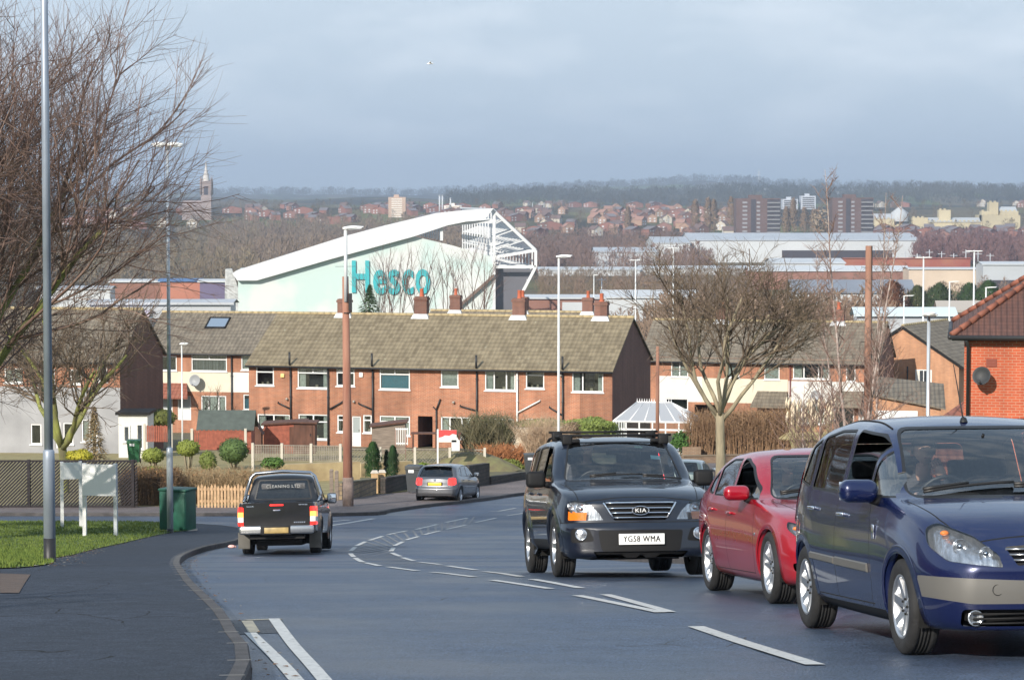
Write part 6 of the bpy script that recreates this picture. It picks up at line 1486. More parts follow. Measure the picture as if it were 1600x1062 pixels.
GALV1 = mat('dull_galvanised_steel', (.27, .31, .37), rough=.45, metal=.35, var=.2, vscale=5, stretch=(1, 1, .3))
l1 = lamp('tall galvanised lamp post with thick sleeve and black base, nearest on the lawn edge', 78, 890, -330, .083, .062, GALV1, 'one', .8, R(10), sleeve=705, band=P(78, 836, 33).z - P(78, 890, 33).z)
l2 = lamp('slim pale lamp post with black foot beside the green street cabinet', 266, 838, 228, .085, .055, GALV, 'two', .42, R(4), sleeve=700, band=.22)
lamp('white lamp post with a flat white lantern in front of the long terrace', 873, 742, 402, .065, .050, PALEST, 'one', .75, R(3), d=118)
lamp('galvanised lamp post with its lantern seen end on, in front of the brick gable', 1452, 800, 494, .075, .055, GALV, 'front', d=84)
lamp('small pale lamp post standing before the cream and brick house row', 283, 700, 538, .05, .04, PALEST, 'one', .5, 0, d=150)
for px, tp, d, hd, lab in ((993, 407, 420, 'two', 'far white twin headed lamp column left of the bare round tree'), (1052, 388, 420, 'two', 'far white twin headed lamp column behind the bare round tree'), (1443, 403, 300, 'two', 'tall white twin headed lamp column left of the other by the hipped roof'), (1522, 393, 300, 'two', 'tallest white twin headed lamp column above the hipped roof'),
       (1484, 441, 330, 'one', 'thin grey lamp column before the evergreen screen'), (1541, 450, 300, 'one', 'white lamp column with one broad flat lantern above the hipped roof'), (928, 430, 520, 'one', 'far thin lamp post on the left of two beside the low white sheds'), (1413, 463, 320, 'one', 'short far lamp post before the long grey shed roof')):
 lamp(lab, px, 0, tp, .13, .09, PALEST, hd, 1.0 if d > 400 or hd == 'two' else 1.4, R(0), d=d, group='lamp columns of the industrial estate')
g = G(544, 795); t = thing('telegraph_pole', 'brown wooden pole at the kerb carrying a raised street lamp', 'pole', tuple(g)); hp_ = P(541, 432, g.y).z - g.z
q = MB(); q.tube([(0, 0, -.3), (-.03, 0, hp_ * .5), (-.07, 0, hp_)], [.185, .15, .115], 14); q.build('pole', POLEW, t)
q = MB(); q.tube([(0, 0, -.1), (0, 0, 1.15)], .20, 14); q.build('worn_base', mat('weathered_pole_base', (.20, .15, .13), rough=.9, var=.4, vscale=4), t)
h2 = P(541, 358, g.y).z - g.z; q = MB(); q.tube([(-.05, -.12, hp_ - .9), (-.05, -.12, h2)], .062, 10); q.build('lamp_bracket', PALEST, t); lantern(t, Vector((-.15, -.12, h2)), .75, R(5))
q = MB(); q.bbox((.05, -.16, hp_ - 1.2), (.17, -.02, hp_ - .6)); q.tube([(-.12, -.14, hp_ - 1.3), (.1, -.14, hp_ - 1.3)], .02, 6); q.build('fuse_box', BLKP, t)
def pole(name, label, px, d, top, r0, r1, m, crowd=0):
 x = (px - 800) / FPX * d; z = H(0, d); t = thing(name, label, 'pole', (x, d, z)); h = P(px, top, d).z - z; q = MB(); q.tube([(0, 0, -.3), (0, 0, h * .5), (0, 0, h)], [r0, (r0 + r1) / 2, r1], 12); q.build('pole', m, t)
 if crowd:
  q = MB();
  for k in range(14): z_ = 2.6 + k * (h - 3) / 14; s_ = (-1) ** k; q.tube([(0, 0, z_), (s_ * (r0 + .12), -.03, z_ + .02)], .014, 5)
  q.build('climbing_step', BLKP, t)
  q = MB(); q.tube([(r0 * .9, -.05, 1), (r0 * .8, -.05, h)], .022, 6); q.build('cable_guard', BLKP, t)
 return t
pole('telegraph_pole', 'thick rough telegraph pole among the birch stems at the right', 1357, 108, 384, .17, .13, REDPOLE, 1)
pole('telegraph_pole', 'thin dark red pole in front of the conservatory', 1028, 140, 541, .11, .09, REDPOLE)
# ------------------------------------------------------------------ lawn side
def board(label, cx, cy, ang, w, ztop, zbot, legs, m):
 g = G(cx, cy, .12); t = thing('sign_board', label, 'sign', tuple(g), ang, group='blank white sign boards on the lawn'); q = MB(); q.bbox((-w / 2, -.03, zbot), (w / 2, .0, ztop)); q.build('panel', mat('sign_white', (.86, .86, .86), rough=.5), t)
 for sg, mm in zip((-1, 1), legs): q = MB(); q.bbox((sg * (w / 2 - .03) - .045, -.02 + .02, -.3), (sg * (w / 2 - .03) + .045, .09, ztop + .02)); q.build('post', mm, t)
 return t
gA = G(112, 823, .12); gB = G(156, 837, .12)
board('blank white board on two white posts, left and farther one of the pair', 112, 823, R(14), 31 / FPX * gA.y * 1.04, P(112, 722, gA.y).z - gA.z, P(112, 748, gA.y).z - gA.z, (UPVC, UPVC), UPVC)
board('blank white board with one white and one grey post, nearer of the pair', 156, 837, R(-8), 53 / FPX * gB.y * 1.02, P(156, 725, gB.y).z - gB.z, P(156, 774, gB.y).z - gB.z, (UPVC, GALV), UPVC)
g = G(278, 828, .12); t = thing('street_cabinet', 'dark green metal street cabinet on the grass corner behind the slim lamp post', 'cabinet', tuple(g), R(-22)); GRN = mat('cabinet_green', (.012, .085, .055), rough=.5, var=.2, vscale=4, bump=.1, bscale=60)
q = MB(); q.rbox((0, 0, .55), (.82, .62, 1.12), .03); q.build('body', GRN, t); q = MB(); q.rbox((0, 0, 1.14), (.88, .68, .07), .03); q.build('lid', GRN, t)
for sg in (-1, 1): q = MB(); q.rbox((sg * .20, -.315, .56), (.38, .02, .96), .01); d_ = q.build('door', GRN, t); q = MB(); q.rbox((sg * .05, -.33, .6), (.02, .03, .12), .008); q.build('handle', BLKP, d_)
q = MB(); q.bbox((-.43, -.33, -.1), (.43, .33, .03)); q.build('plinth', CONC, t)
t = thing('slatted_fence', 'dark brown garden fence of slanting slats along the side road', 'fence', (-60 + 43.2, 90.6, H(0, 90.6)), 0)
x0f = (-40 - 800) / FPX * 90.6; x1f = (212 - 800) / FPX * 90.6; t.location = (x0f, 90.6, H(0, 90.6) + .1); Wf = x1f - x0f; hf = 1.60
FEN = mat('dark_fence_wood', (.020, .016, .018), rough=.85, var=.35, vscale=3); q = MB(); k = -hf
while k < Wf:
 a = max(0, k); pts = [(k, 0), (k + .085, 0), (k + .085 + hf, hf), (k + hf, hf)]
 vs = []
 for (x, z) in pts: vs.append((min(max(x, 0), Wf), z if 0 <= x <= Wf else (z if z in (0, hf) and False else max(0, min(hf, z + (0 - x if x < 0 else Wf - x))))))
 q.add([(x, -.012, z + .06) for x, z in vs] + [(x, .012, z + .06) for x, z in vs], [(0, 1, 2, 3), (7, 6, 5, 4), (0, 4, 5, 1), (3, 2, 6, 7)]); k += .125
q.build('slat_panel', FEN, t)
for k in range(int(Wf / 1.85) + 1): q = MB(); q.bbox((k * 1.85 - .05, -.06, -.3), (k * 1.85 + .05, .06, hf + .12)); q.build('post', FEN, t)
q = MB(); q.bbox((0, -.03, hf + .04), (Wf, .03, hf + .1)); q.bbox((0, -.03, .0), (Wf, .03, .07)); q.build('rail', FEN, t)
t = thing('picket_fence', 'low sun-bleached picket fence below the brown hedge', 'fence', ((306 - 800) / FPX * 90.5, 90.5, H(0, 90.5) + .1), 0); WP = mat('bleached_pickets', (.46, .30, .17), rough=.85, var=.25, vscale=5)
for k in range(24):
 q = MB(); x = k * .118; h_ = .74 + .05 * math.sin(k * 1.7); q.add([(x, 0, 0), (x + .075, 0, 0), (x + .075, 0, h_), (x + .037, 0, h_ + .09), (x, 0, h_), (x, .02, 0), (x + .075, .02, 0), (x + .075, .02, h_), (x + .037, .02, h_ + .09), (x, .02, h_)], [(0, 1, 2, 3, 4), (9, 8, 7, 6, 5), (0, 5, 6, 1), (1, 6, 7, 2), (2, 7, 8, 3), (3, 8, 9, 4), (4, 9, 5, 0)]); q.build('picket', WP, t)
q = MB(); q.bbox((0, .022, .2), (2.85, .05, .28)); q.bbox((0, .022, .62), (2.85, .05, .70)); q.build('rail', WP, t)
# ------------------------------------------------------------------ gardens
YG = (.16, .19, .03); DG = (.035, .075, .025)
def at(px, py, d, off=0): v = P(px, py, d); return v
def gbush(label, px, base_py, d, wpx, hpx, col, seed, n=900, size=.06, stem=0.0, core=True, group=None, cat='shrub', name='topiary', lumps=0, col2=None):
 b = P(px, base_py, d); rx = wpx / FPX * d / 2; h = hpx / FPX * d - stem
 return bush(name, label, tuple(b), (rx, rx * .95, h / 2), col, seed, n, size, core, group, stem, cat, col2, lumps)
gbush('round clipped topiary ball above a low clipped ring, left of the lamp post', 239, 733, 100, 36, 34, YG, 1, 1500, .05, .25)
gbush('low clipped green ring beneath the round topiary ball', 239, 742, 99, 38, 14, YG, 2, 900, .05)
gbush('mushroom topiary on a forked trunk right of the lamp post', 294, 735, 100, 38, 49, YG, 3, 1500, .05, .55)
gbush('small upright clipped topiary between the mushroom one and the largest dome', 325, 736, 100, 28, 33, (.12, .15, .03), 4, 1100, .05)
gbush('largest dark green clipped dome topiary', 365, 728, 102, 48, 45, (.06, .10, .025), 5, 2400, .05, .1)
gbush('loose bright green shrub right of the largest dome', 427, 732, 100, 34, 18, (.06, .12, .02), 6, 800, .07, core=False, name='garden_shrub', lumps=5)
gbush('pale yellow green shrub peeping over the dark slatted fence', 125, 722, 98, 42, 20, (.30, .27, .02), 7, 900, .06, name='garden_shrub', lumps=4)
gbush('wide domed olive hedge before the porch of the cream house', 250, 668, 150, 52, 30, (.09, .10, .02), 8, 1400, .09, name='garden_shrub')
twiggy('hedge', 'bare brown hedge behind the picket fence', (P(330, 790, 93).x, 93.5, H(0, 93) + .1), (5.6, 1.3, 0), 5, 1700, 1.22, mat('hedge_twigs', (.28, .19, .10), rough=.9, col2=(.38, .28, .16), vscale=2), lean=.12, rad=.010, leafcol=mat('rusty_leaves', (.22, .12, .05), rough=.8), nleaf=900)
twiggy('hedge', 'dark brown hedge at the end of the slatted fence', (P(233, 790, 92).x, 92.4, H(0, 92) + .1), (2.0, 1.2, 0), 6, 800, 1.3, mat('dark_hedge_twigs', (.10, .065, .04), rough=.9, col2=(.20, .13, .07), vscale=2), lean=.12, rad=.012, leafcol=mat('rusty_leaves', (.22, .12, .05)), nleaf=1400)
conifer('cypress', 'dense dark green cypress cone, left one of the pair behind the low wall', (P(583, 748, 108).x, 108, P(583, 748, 108).z), 1.55, .38, 11, (.035, .09, .025), 'pair of cypresses', 2600, .07, 'shrub', True)
conifer('cypress', 'slimmer dark green cypress cone, right one of the pair behind the low wall', (P(614, 750, 108).x, 108, P(614, 750, 108).z), 1.45, .26, 12, (.035, .085, .03), 'pair of cypresses', 2000, .065, 'shrub', True)
conifer('cypress', 'narrow blackish cypress tucked against its greener neighbour', (P(604, 745, 109).x, 109, P(604, 745, 109).z), 1.15, .13, 13, (.02, .035, .02), None, 900, .06, 'shrub', True)
gbush('yellow green leafy shrub at the gate between the cypresses', 597, 760, 106.5, 16, 26, (.30, .32, .05), 14, 500, .06, core=False, name='garden_shrub')
gbush('low lime green shrub behind the grey car', 665, 745, 112, 30, 22, (.16, .22, .02), 15, 700, .06, name='garden_shrub', lumps=4)
bb = P(768, 712, 135)
twiggy('broom_bush', 'big olive broom bush with sandy stems in front of the terrace', tuple(P(762, 712, 133)), (2.2, 1.8, 0), 16, 700, 2.1, mat('broom_green', (.09, .085, .04), rough=.9, col2=(.20, .17, .10), vscale=1), 'shrub', lean=.28, rad=.016, leafcol=mat('olive_leaf', (.08, .085, .035), rough=.8), nleaf=2600)
twiggy('bramble', 'rust coloured dead bracken on the bank below the broom bush', tuple(P(790, 722, 130)), (2.6, 1.5, 0), 17, 420, .9, mat('rust_stems', (.36, .15, .06), rough=.9), 'shrub', lean=.5, rad=.014, leafcol=mat('rust_leaf', (.34, .15, .06), rough=.9), nleaf=700)
gbush('sprawling green and red ground plants beside the path at the wheelie bin', 795, 735, 127, 44, 18, (.14, .16, .03), 18, 900, .08, name='garden_shrub', lumps=6, core=False)
twiggy('bare_bush', 'pale leafless bush beside the dark four wheel drive car', tuple(P(850, 720, 128)), (1.6, 1.2, 0), 19, 420, 2.2, mat('straw_twigs', (.42, .30, .20), rough=.9), 'shrub', lean=.3, rad=.010)
gbush('light green spreading laurel hedge below the end of the terrace', 925, 688, 140, 90, 34, (.15, .19, .04), 20, 2600, .08, name='garden_shrub', lumps=9)
gbush('olive clipped hedge top along the rendered garden wall', 850, 672, 146, 95, 18, (.13, .14, .04), 21, 1800, .08, name='garden_shrub')
gbush('brown twiggy shrub at the left of the laurel hedge', 893, 690, 139, 36, 32, (.15, .10, .06), 22, 900, .07, core=False, name='garden_shrub')
gbush('glossy green shrub beside the conservatory', 1066, 708, 140, 34, 36, (.05, .12, .02), 23, 900, .09, core=False, name='garden_shrub', lumps=5)
HB = mat('copper_hedge', (.19, .11, .06), rough=.9, col2=(.30, .19, .11), vscale=1.5)
twiggy('hedge', 'tall copper brown beech hedge behind the bare round tree', tuple(P(1182, 712, 140)), (4.4, 1.2, 0), 24, 1500, 2.45, HB, lean=.12, rad=.014, leafcol=mat('copper_leaf', (.24, .13, .06), rough=.85, col2=(.34, .22, .12), vscale=3), nleaf=5200)
twiggy('hedge', 'thin copper brown hedge left of the bare round tree trunk', tuple(P(1098, 715, 140)), (1.5, 1.0, 0), 25, 420, 2.5, HB, lean=.15, rad=.015, leafcol=mat('copper_leaf', (.24, .13, .06)), nleaf=1100)
def pampas(px, d, seed, label):
 rnd = random.Random(seed); b = P(px, 700, d); t = thing('pampas_grass', label, 'plant', tuple(b), group='pampas clumps'); q = MB(); f = MB()
 for k in range(34):
  a = rnd.uniform(0, 2 * PI); r_ = rnd.uniform(.1, .5); h_ = rnd.uniform(1.1, 2.1); top = Vector((math.cos(a) * r_, math.sin(a) * r_, h_)); q.tube([(0, 0, -.5), top * .7, top], .010, 3, 0, False)
  f.tube([top - Vector((0, 0, .05)), top + Vector((.02, 0, .2)), top + Vector((.06, 0, .5))], [.03, .07, .01], 6)
 for k in range(160): a = rnd.uniform(0, 2 * PI); r_ = rnd.uniform(.3, .9); q.tube([(0, 0, -.5), (math.cos(a) * r_ * .5, math.sin(a) * r_ * .5, .8), (math.cos(a) * r_, math.sin(a) * r_, .45)], .010, 3, 0, False)
 q.build('stems', mat('pampas_leaf', (.42, .36, .20), rough=.9), t); f.build('plumes', mat('pampas_plume', (.62, .52, .38), rough=.95), t); return t
for i, (px, lab) in enumerate(((1243, 'leftmost pampas grass clump with cream plumes before the hedge'), (1268, 'middle pampas grass clump with cream plumes'), (1294, 'rightmost pampas grass clump beside the birch stems'))): pampas(px, 128, 30 + i, lab)
def wall(label, p0, p1, h, m, cap=None, th=.22, name='garden_wall', z0=None, group=None):
 a, b = Vector(p0), Vector(p1); L_ = (b.xy - a.xy).length; rz = math.atan2(b.y - a.y, b.x - a.x); t = thing(name, label, 'wall', (a.x, a.y, a.z), rz, group); q = MB(); dz = b.z - a.z
 n = max(1, int(L_ / 1.5));
 for i in range(n):
  x0, x1 = L_ * i / n, L_ * (i + 1) / n; za, zb_ = dz * i / n, dz * (i + 1) / n
  q.add([(x0, -th / 2, za - .5), (x1, -th / 2, zb_ - .5), (x1, -th / 2, zb_ + h), (x0, -th / 2, za + h), (x0, th / 2, za - .5), (x1, th / 2, zb_ - .5), (x1, th / 2, zb_ + h), (x0, th / 2, za + h)], [(0, 1, 2, 3), (5, 4, 7, 6), (3, 2, 6, 7), (1, 5, 6, 2), (4, 0, 3, 7)])
 q.build('masonry', m, t)
 if cap: q = MB(); q.add([(0, -th / 2 - .04, h), (L_, -th / 2 - .04, dz + h), (L_, th / 2 + .04, dz + h), (0, th / 2 + .04, h), (0, -th / 2 - .04, h + .06), (L_, -th / 2 - .04, dz + h + .06), (L_, th / 2 + .04, dz + h + .06), (0, th / 2 + .04, h + .06)], [(0, 1, 2, 3), (7, 6, 5, 4), (0, 4, 5, 1), (1, 5, 6, 2), (2, 6, 7, 3), (3, 7, 4, 0)]); q.build('coping', cap, t)
 return t
def gz(px, py, off=.1): return G(px, py, off)
wall('low stone garden wall left of the gateway, by the wooden pole', gz(530, 781), gz(584, 773), .62, STONE, mat('mossy_coping', (.16, .14, .09), rough=.9, var=.3))
wall('low dark stone garden wall right of the gateway, left of the wheelie bin', gz(598, 771), gz(634, 765), .60, DARKST, mat('dark_coping', (.07, .06, .055), rough=.9))
for px, py, lab in ((526, 782, 'dark wooden gatepost at the left of the pair by the wooden pole'), (518, 779, 'dark leaning gatepost farther left beside the green verge')):
 g = gz(px, py); t = thing('gatepost', lab, 'post', tuple(g), group='dark wooden gateposts'); q = MB(); q.bbox((-.07, -.07, -.3), (.07, .07, 1.1)); q.build('post', GREYW, t); q = MB(); q.box((0, 0, 1.12), (.16, .16, .05), 0, None, 0, .4); q.build('cap', GREYW, t)
for px, py, lab in ((585.5, 771, 'sandy stone gate pier at the end of the pale wall'), (597, 770, 'sandy stone gate pier at the start of the dark wall')):
 g = gz(px, py); t = thing('gate_pier', lab, 'pier', tuple(g), group='stone gate piers'); q = MB(); q.box((0, 0, .35), (.28, .3, 1.0)); q.build('pier', mat('sandstone', (.42, .28, .15), rough=.9, var=.3), t); q = MB(); q.box((0, 0, .90), (.34, .36, .10), 0, None, 0, .6); q.build('cap', CONC, t)
ra = gz(728, 762); rb = gz(760, 757);
t = wall('tumbled dark stone wall beside the grey car, higher at its right end', ra, rb, .95, DARKST, None, .3)
wall('low stone kerb wall under the rendered garden wall, right of the tumbled wall', gz(764, 757), gz(818, 749), .35, DARKST)
wall('terraced pale stone retaining wall below the trellis fence', P(412, 748, 112), P(560, 742, 114), .62, mat('pale_retaining_stone', (.46, .36, .20), rough=.9, col2=(.30, .22, .12), vscale=1.5, bump=.6, bscale=5), None, .4)
wall('upper terrace retaining wall right of the wooden pole', P(560, 742, 116), P(640, 738, 118), .55, mat('pale_retaining_stone', (.46, .36, .20)), None, .4)
wall('long cream rendered garden wall below the terrace end', P(800, 708, 142), P(884, 706, 140), 1.35, mat('stained_render', (.50, .42, .32), rough=.9, var=.15, vscale=.8), CONC, .25)
wall('low stepped brick wall across the far side of the road behind the cars', gz(1066, 724), gz(1215, 721), .38, brick_mat('low_wall_brick', (.24, .15, .09), (.18, .11, .07), (.25, .20, .15)), mat('brown_coping', (.20, .15, .10), rough=.9), .25)
wall('short pier and wall by the glossy shrub', P(1066, 712, 139), P(1095, 712, 139), .5, mat('low_wall_brick', (.24, .15, .09)), None, .3)
q = MB(); a, b, c, d = P(768, 738, 124), P(815, 733, 127), P(812, 728, 131), P(785, 731, 130)
tag(MB().quad(tuple(a), tuple(b), tuple(c), tuple(d)).build('path', mat('pale_gravel', (.58, .52, .46), rough=.95, var=.15, vscale=9)), kind='structure')
m_ = mat('soil_mound', (.13, .10, .06), rough=.95, col2=(.20, .19, .08), vscale=2, bump=.8, bscale=8); q = MB(); b = P(735, 722, 124); rnd = random.Random(5); vs = []; fs = []; n = 20
for i in range(8):
 for k in range(n): a = 2 * PI * k / n; r_ = 2.1 * (1 - i / 7); z = .85 * math.sin(PI / 2 * i / 7) + rnd.uniform(-.05, .05); vs.append((b.x + 1.2 * r_ * math.cos(a), b.y + r_ * math.sin(a) * .8, b.z - .35 + z))
for i in range(7):
 for k in range(n): k2 = (k + 1) % n; fs.append((i * n + k, i * n + k2, (i + 1) * n + k2, (i + 1) * n + k))
q.add(vs, fs, 0, True); tag(q.build('earth_bank', m_), kind='structure')
def trellis(label, px0, px1, py, d, h, nbay, pattern, w_post=.12):
 a = P(px0, py, d); b = P(px1, py + 1, d - .5); L_ = b.x - a.x; t = thing('trellis_fence', label, 'fence', (a.x, a.y, a.z), math.atan2(b.y - a.y, L_), group='concrete post fences of the terrace gardens')
 for k in range(nbay + 1): q = MB(); x = L_ * k / nbay; q.bbox((x - w_post / 2, -w_post / 2, -.5), (x + w_post / 2, w_post / 2, h + .12)); q.build('post', mat('pale_concrete_post', (.50, .46, .39), rough=.9), t)
 q = MB(); st = .085
 if pattern == 'diag':
  k = -h
  while k < L_:
   x0, z0, x1, z1 = k, 0, k + h, h
   if x0 < 0: z0 = -x0; x0 = 0
   if x1 > L_: z1 -= x1 - L_; x1 = L_
   if x1 > x0: q.tube([(x0, 0, z0), (x1, 0, z1)], .016, 3, 0, False); q.tube([(L_ - x0, .01, z0), (L_ - x1, .01, z1)], .010, 3, 0, False)
   k += .16
 else:
  for k in range(int(L_ / st)): q.bbox((k * st, -.008, .0), (k * st + .035, .008, h))
  for k in range(int(h / st)): q.bbox((0, -.014, k * st), (L_, -.006, k * st + .02))
 q.bbox((0, -.02, h), (L_, .02, h + .04)); q.build('panel', mat('grey_trellis', (.25, .22, .18), rough=.9, var=.2), t)
 return t
trellis('square trellis fence with concrete posts, left length below the sheds', 395, 533, 719, 122, .72, 3, 'sq')
trellis('diagonal trellis fence with concrete posts, right length below the passage', 540, 758, 722, 124, .64, 4, 'diag')
def shed(label, px, py, d, w, dp, h, slope, m, rm, rz=0, kind='pent', door=True):
 b = P(px, py, d); t = thing('garden_shed', label, 'shed', tuple(b), rz); q = MB()
 if kind == 'pent':
  q.add([(0, 0, -.4), (w, 0, -.4), (w, 0, h + slope), (0, 0, h), (0, dp, -.4), (w, dp, -.4), (w, dp, h + slope), (0, dp, h)], [(0, 1, 2, 3), (1, 5, 6, 2), (4, 0, 3, 7), (5, 4, 7, 6)]); q.build('boards', m, t)
  q = MB(); q.add([(-.12, -.15, h + .0), (w + .12, -.15, h + slope + .02), (w + .12, dp + .1, h + slope + .02), (-.12, dp + .1, h), (-.12, -.15, h + .08), (w + .12, -.15, h + slope + .10), (w + .12, dp + .1, h + slope + .10), (-.12, dp + .1, h + .08)], [(0, 1, 2, 3), (7, 6, 5, 4), (0, 4, 5, 1), (1, 5, 6, 2), (2, 6, 7, 3), (3, 7, 4, 0)]); q.build('roof', rm, t)
 else:
  q.add([(0, 0, -.4), (w, 0, -.4), (w, 0, h), (0, 0, h), (0, dp, -.4), (w, dp, -.4), (w, dp, h), (0, dp, h), (0, dp / 2, h + slope), (w, dp / 2, h + slope)], [(0, 1, 2, 3), (5, 4, 7, 6), (4, 0, 3, 8, 7), (1, 5, 6, 9, 2)]); q.build('boards', m, t)
  q = MB(); o = .15
  for y0, y1 in ((-o, dp / 2), (dp + o, dp / 2)):
   z0 = h - slope * o / (dp / 2); q.add([(-o, y0, z0), (w + o, y0, z0), (w + o, y1, h + slope), (-o, y1, h + slope), (-o, y0, z0 + .05), (w + o, y0, z0 + .05), (w + o, y1, h + slope + .05), (-o, y1, h + slope + .05)], [(0, 1, 2, 3), (7, 6, 5, 4), (0, 4, 5, 1), (1, 5, 6, 2), (2, 6, 7, 3), (3, 7, 4, 0)])
  q.build('roof', rm, t)
 if door: q = MB(); q.bbox((w - .8, -.03, 0), (w - .15, -.005, h * .92)); do = q.build('door', CREOS, t); q = MB(); q.box((w - .25, -.05, h * .5), (.04, .04, .12)); q.build('handle', BLKP, do)
 return t
s1 = shed('red brown shed with a sloping flat roof at the left end of the long terrace', 412, 697, 138, 2.2, 1.7, 1.15, .12, REDWOOD, CREOS); flat_window(s1, Matrix.Translation((.0, 0, 0)) @ Matrix.Translation((2.22, .35, .55)) @ Matrix.Rotation(R(90), 4, 'Z'), .5, .6, 0, CREOS)
shed('brown glazed lean-to shed joined to the red brown one', 459, 697, 137.5, 1.15, 1.4, 1.25, -.05, CREOS, CREOS)
shed('grey weathered shed with flat roof in front of the white framed window', 581, 697, 134, 1.75, 1.6, 1.0, .22, GREYW, CREOS, door=False)
sh3 = shed('red boarded shed with green felt gabled roof behind the topiary', 312, 690, 126, 2.55, 1.8, .70, .75, REDWOOD, FELT, kind='gable', door=False)
for px0, px1, lab in ((300, 384, 'red brown boarded fence with pale posts before the green roofed shed'), (226, 268, 'red brown boarded fence left of the slim lamp post')):
 b0 = P(px0, 698 if px0 > 280 else 690, 124 if px0 > 280 else 128); L_ = (px1 - px0) / FPX * b0.y; t = thing('board_fence', lab, 'fence', tuple(b0)); q = MB(); n = int(L_ / .11)
 for k in range(n): q.bbox((k * .11, 0, 0), (k * .11 + .09, .02, .80 + .03 * (k % 2)))
 q.build('boards', REDWOOD, t)
 for x in (0, L_): q = MB(); q.bbox((x - .06, -.05, -.4), (x + .06, .05, .9)); q.build('post', mat('pale_concrete_post', (.50, .46, .39)), t)
t = thing('playhouse', 'little dark brown playhouse with steep gable beside the terrace corner', 'playhouse', tuple(P(386, 697, 136))); q = MB(); q.add([(0, 0, -.4), (.75, 0, -.4), (.75, 0, .75), (.37, 0, 1.35), (0, 0, .75), (0, 1, -.4), (.75, 1, -.4), (.75, 1, .75), (.37, 1, 1.35), (0, 1, .75)], [(0, 1, 2, 3, 4), (1, 6, 7, 2), (5, 0, 4, 9)]); q.build('boards', CREOS, t)
q = MB(); q.add([(-.1, -.12, .6), (.37, -.12, 1.42), (.37, 1.1, 1.42), (-.1, 1.1, .6)], [(0, 1, 2, 3)]); q.add([(.85, -.12, .6), (.37, -.12, 1.42), (.37, 1.1, 1.42), (.85, 1.1, .6)], [(3, 2, 1, 0)]); q.build('roof', CREOS, t)
b = P(684, 723, 122); t = thing('estate_agent_board', 'red and white estate agent board on a white post in front of the passage', 'sign', (b.x, b.y, b.z)); q = MB(); q.bbox((-.04, -.04, -.3), (.04, .04, 1.62)); q.build('post', UPVC, t)
q = MB(); q.bbox((.05, -.02, 1.0), (.90, .02, 1.58)); bo = q.build('board', UPVC, t); q = MB(); q.add([(.05, -.028, 1.58), (.90, -.028, 1.58), (.90, -.028, 1.36), (.70, -.028, 1.40), (.55, -.028, 1.31), (.35, -.028, 1.33), (.2, -.028, 1.25), (.05, -.028, 1.22)], [tuple(range(8))[::-1]]); q.build('red_banner', mat('agent_red', (.62, .06, .06), rough=.5), bo)
q = MB(); q.bbox((.66, -.02, .58), (1.05, .02, 1.10)); q.build('slip_board', UPVC, t)
t = thing('patio_table', 'dark garden table with white lattice side under the passage doorway', 'table', tuple(P(642, 700, 132))); q = MB(); q.bbox((0, 0, .72), (2.6, .7, .78)); q.build('tabletop', CREOS, t)
for x in (.1, 1.3, 2.5): q = MB(); q.bbox((x - .04, 0, -.2), (x + .04, .6, .72)); q.build('leg', CREOS, t)
t = thing('white_gate', 'white railed gate standing beside the grey weathered shed', 'gate', tuple(P(618, 698, 133))); q = MB()
for k in range(6): q.bbox((k * .12, 0, .1), (k * .12 + .04, .03, 1.0))
q.bbox((0, -.01, .15), (.65, .04, .22)); q.bbox((0, -.01, .9), (.65, .04, .97)); q.build('gate', UPVC, t)
for px, lab in ((618, 'thin rusty clothes post left of the passage'), (634, 'thin rusty clothes post beside the passage')):
 b = P(px, 720, 126); t = thing('clothes_post', lab, 'post', tuple(b), group='thin clothes posts'); q = MB(); q.tube([(0, 0, -.3), (0, 0, 1.55)], .022, 6); q.build('post', REDPOLE, t)
BIN = mat('bin_plastic', (.05, .055, .06), rough=.5, var=.1); BING = mat('bin_green_plastic', (.02, .12, .05), rough=.5)
def bin_(label, base, rz=0.0, m=BIN, k=1.0, group='wheelie bins'):
 t = thing('wheelie_bin', label, 'bin', tuple(base), rz, group); q = MB()
 q.add([(-.21, -.24, .08), (.21, -.24, .08), (.21, .24, .08), (-.21, .24, .08), (-.28, -.33, .98), (.28, -.33, .98), (.28, .33, .98), (-.28, .33, .98)], [(3, 2, 1, 0), (0, 1, 5, 4), (1, 2, 6, 5), (2, 3, 7, 6), (3, 0, 4, 7)]); q.rbox((0, -.32, .95), (.60, .06, .07), .02); q.build('body', m, t)
 q = MB(); q.rbox((0, 0, 1.02), (.60, .72, .07), .03); q.tube([(-.22, .38, .98), (.22, .38, .98)], .02, 6); q.build('lid', m, t)
 for s_ in (-1, 1): q = MB(); q.lathe([(0, -.02), (.095, -.02), (.095, .02), (0, .02)], 14, 0, Matrix.Translation((s_ * .23, .25, .095)) @ Matrix.Rotation(PI / 2, 4, 'Y')); q.build('wheel', RUB, t)
 q = MB(); q.bbox((-.16, -.335, .8), (.05, -.325, .95), 0, Matrix.Rotation(0, 4, 'X')); q.build('white_label', UPVC, t)
 t.scale = (k,) * 3; return t
bin_('dark grey wheelie bin beside the parked grey car', gz(647, 770), R(-8), BIN, 1.08)
bin_('dark grey wheelie bin at the garden path left of the dark four wheel drive', gz(829, 745), R(6), BIN, 1.02)
b = P(210, 724, 112); bin_('green wheelie bin behind the dark fence end', tuple(b), 0, BING); b = P(262, 724, 112)
g = G(362, 856, .12); t = thing('litter', 'crumpled pale scrap of litter on the left kerb', 'litter', tuple(g)); q = MB(); q.ball((0, 0, .04), (.09, .06, .04), 8); q.ball((.07, .02, .03), (.04, .04, .03), 6); q.build('wrapper', mat('wrapper', (.75, .45, .42), rough=.6, bump=.8, bscale=30), t)
g = P(672, 100, 150); t = thing('gull', 'tiny white gull gliding high in the sky', 'bird', tuple(g)); q = MB()
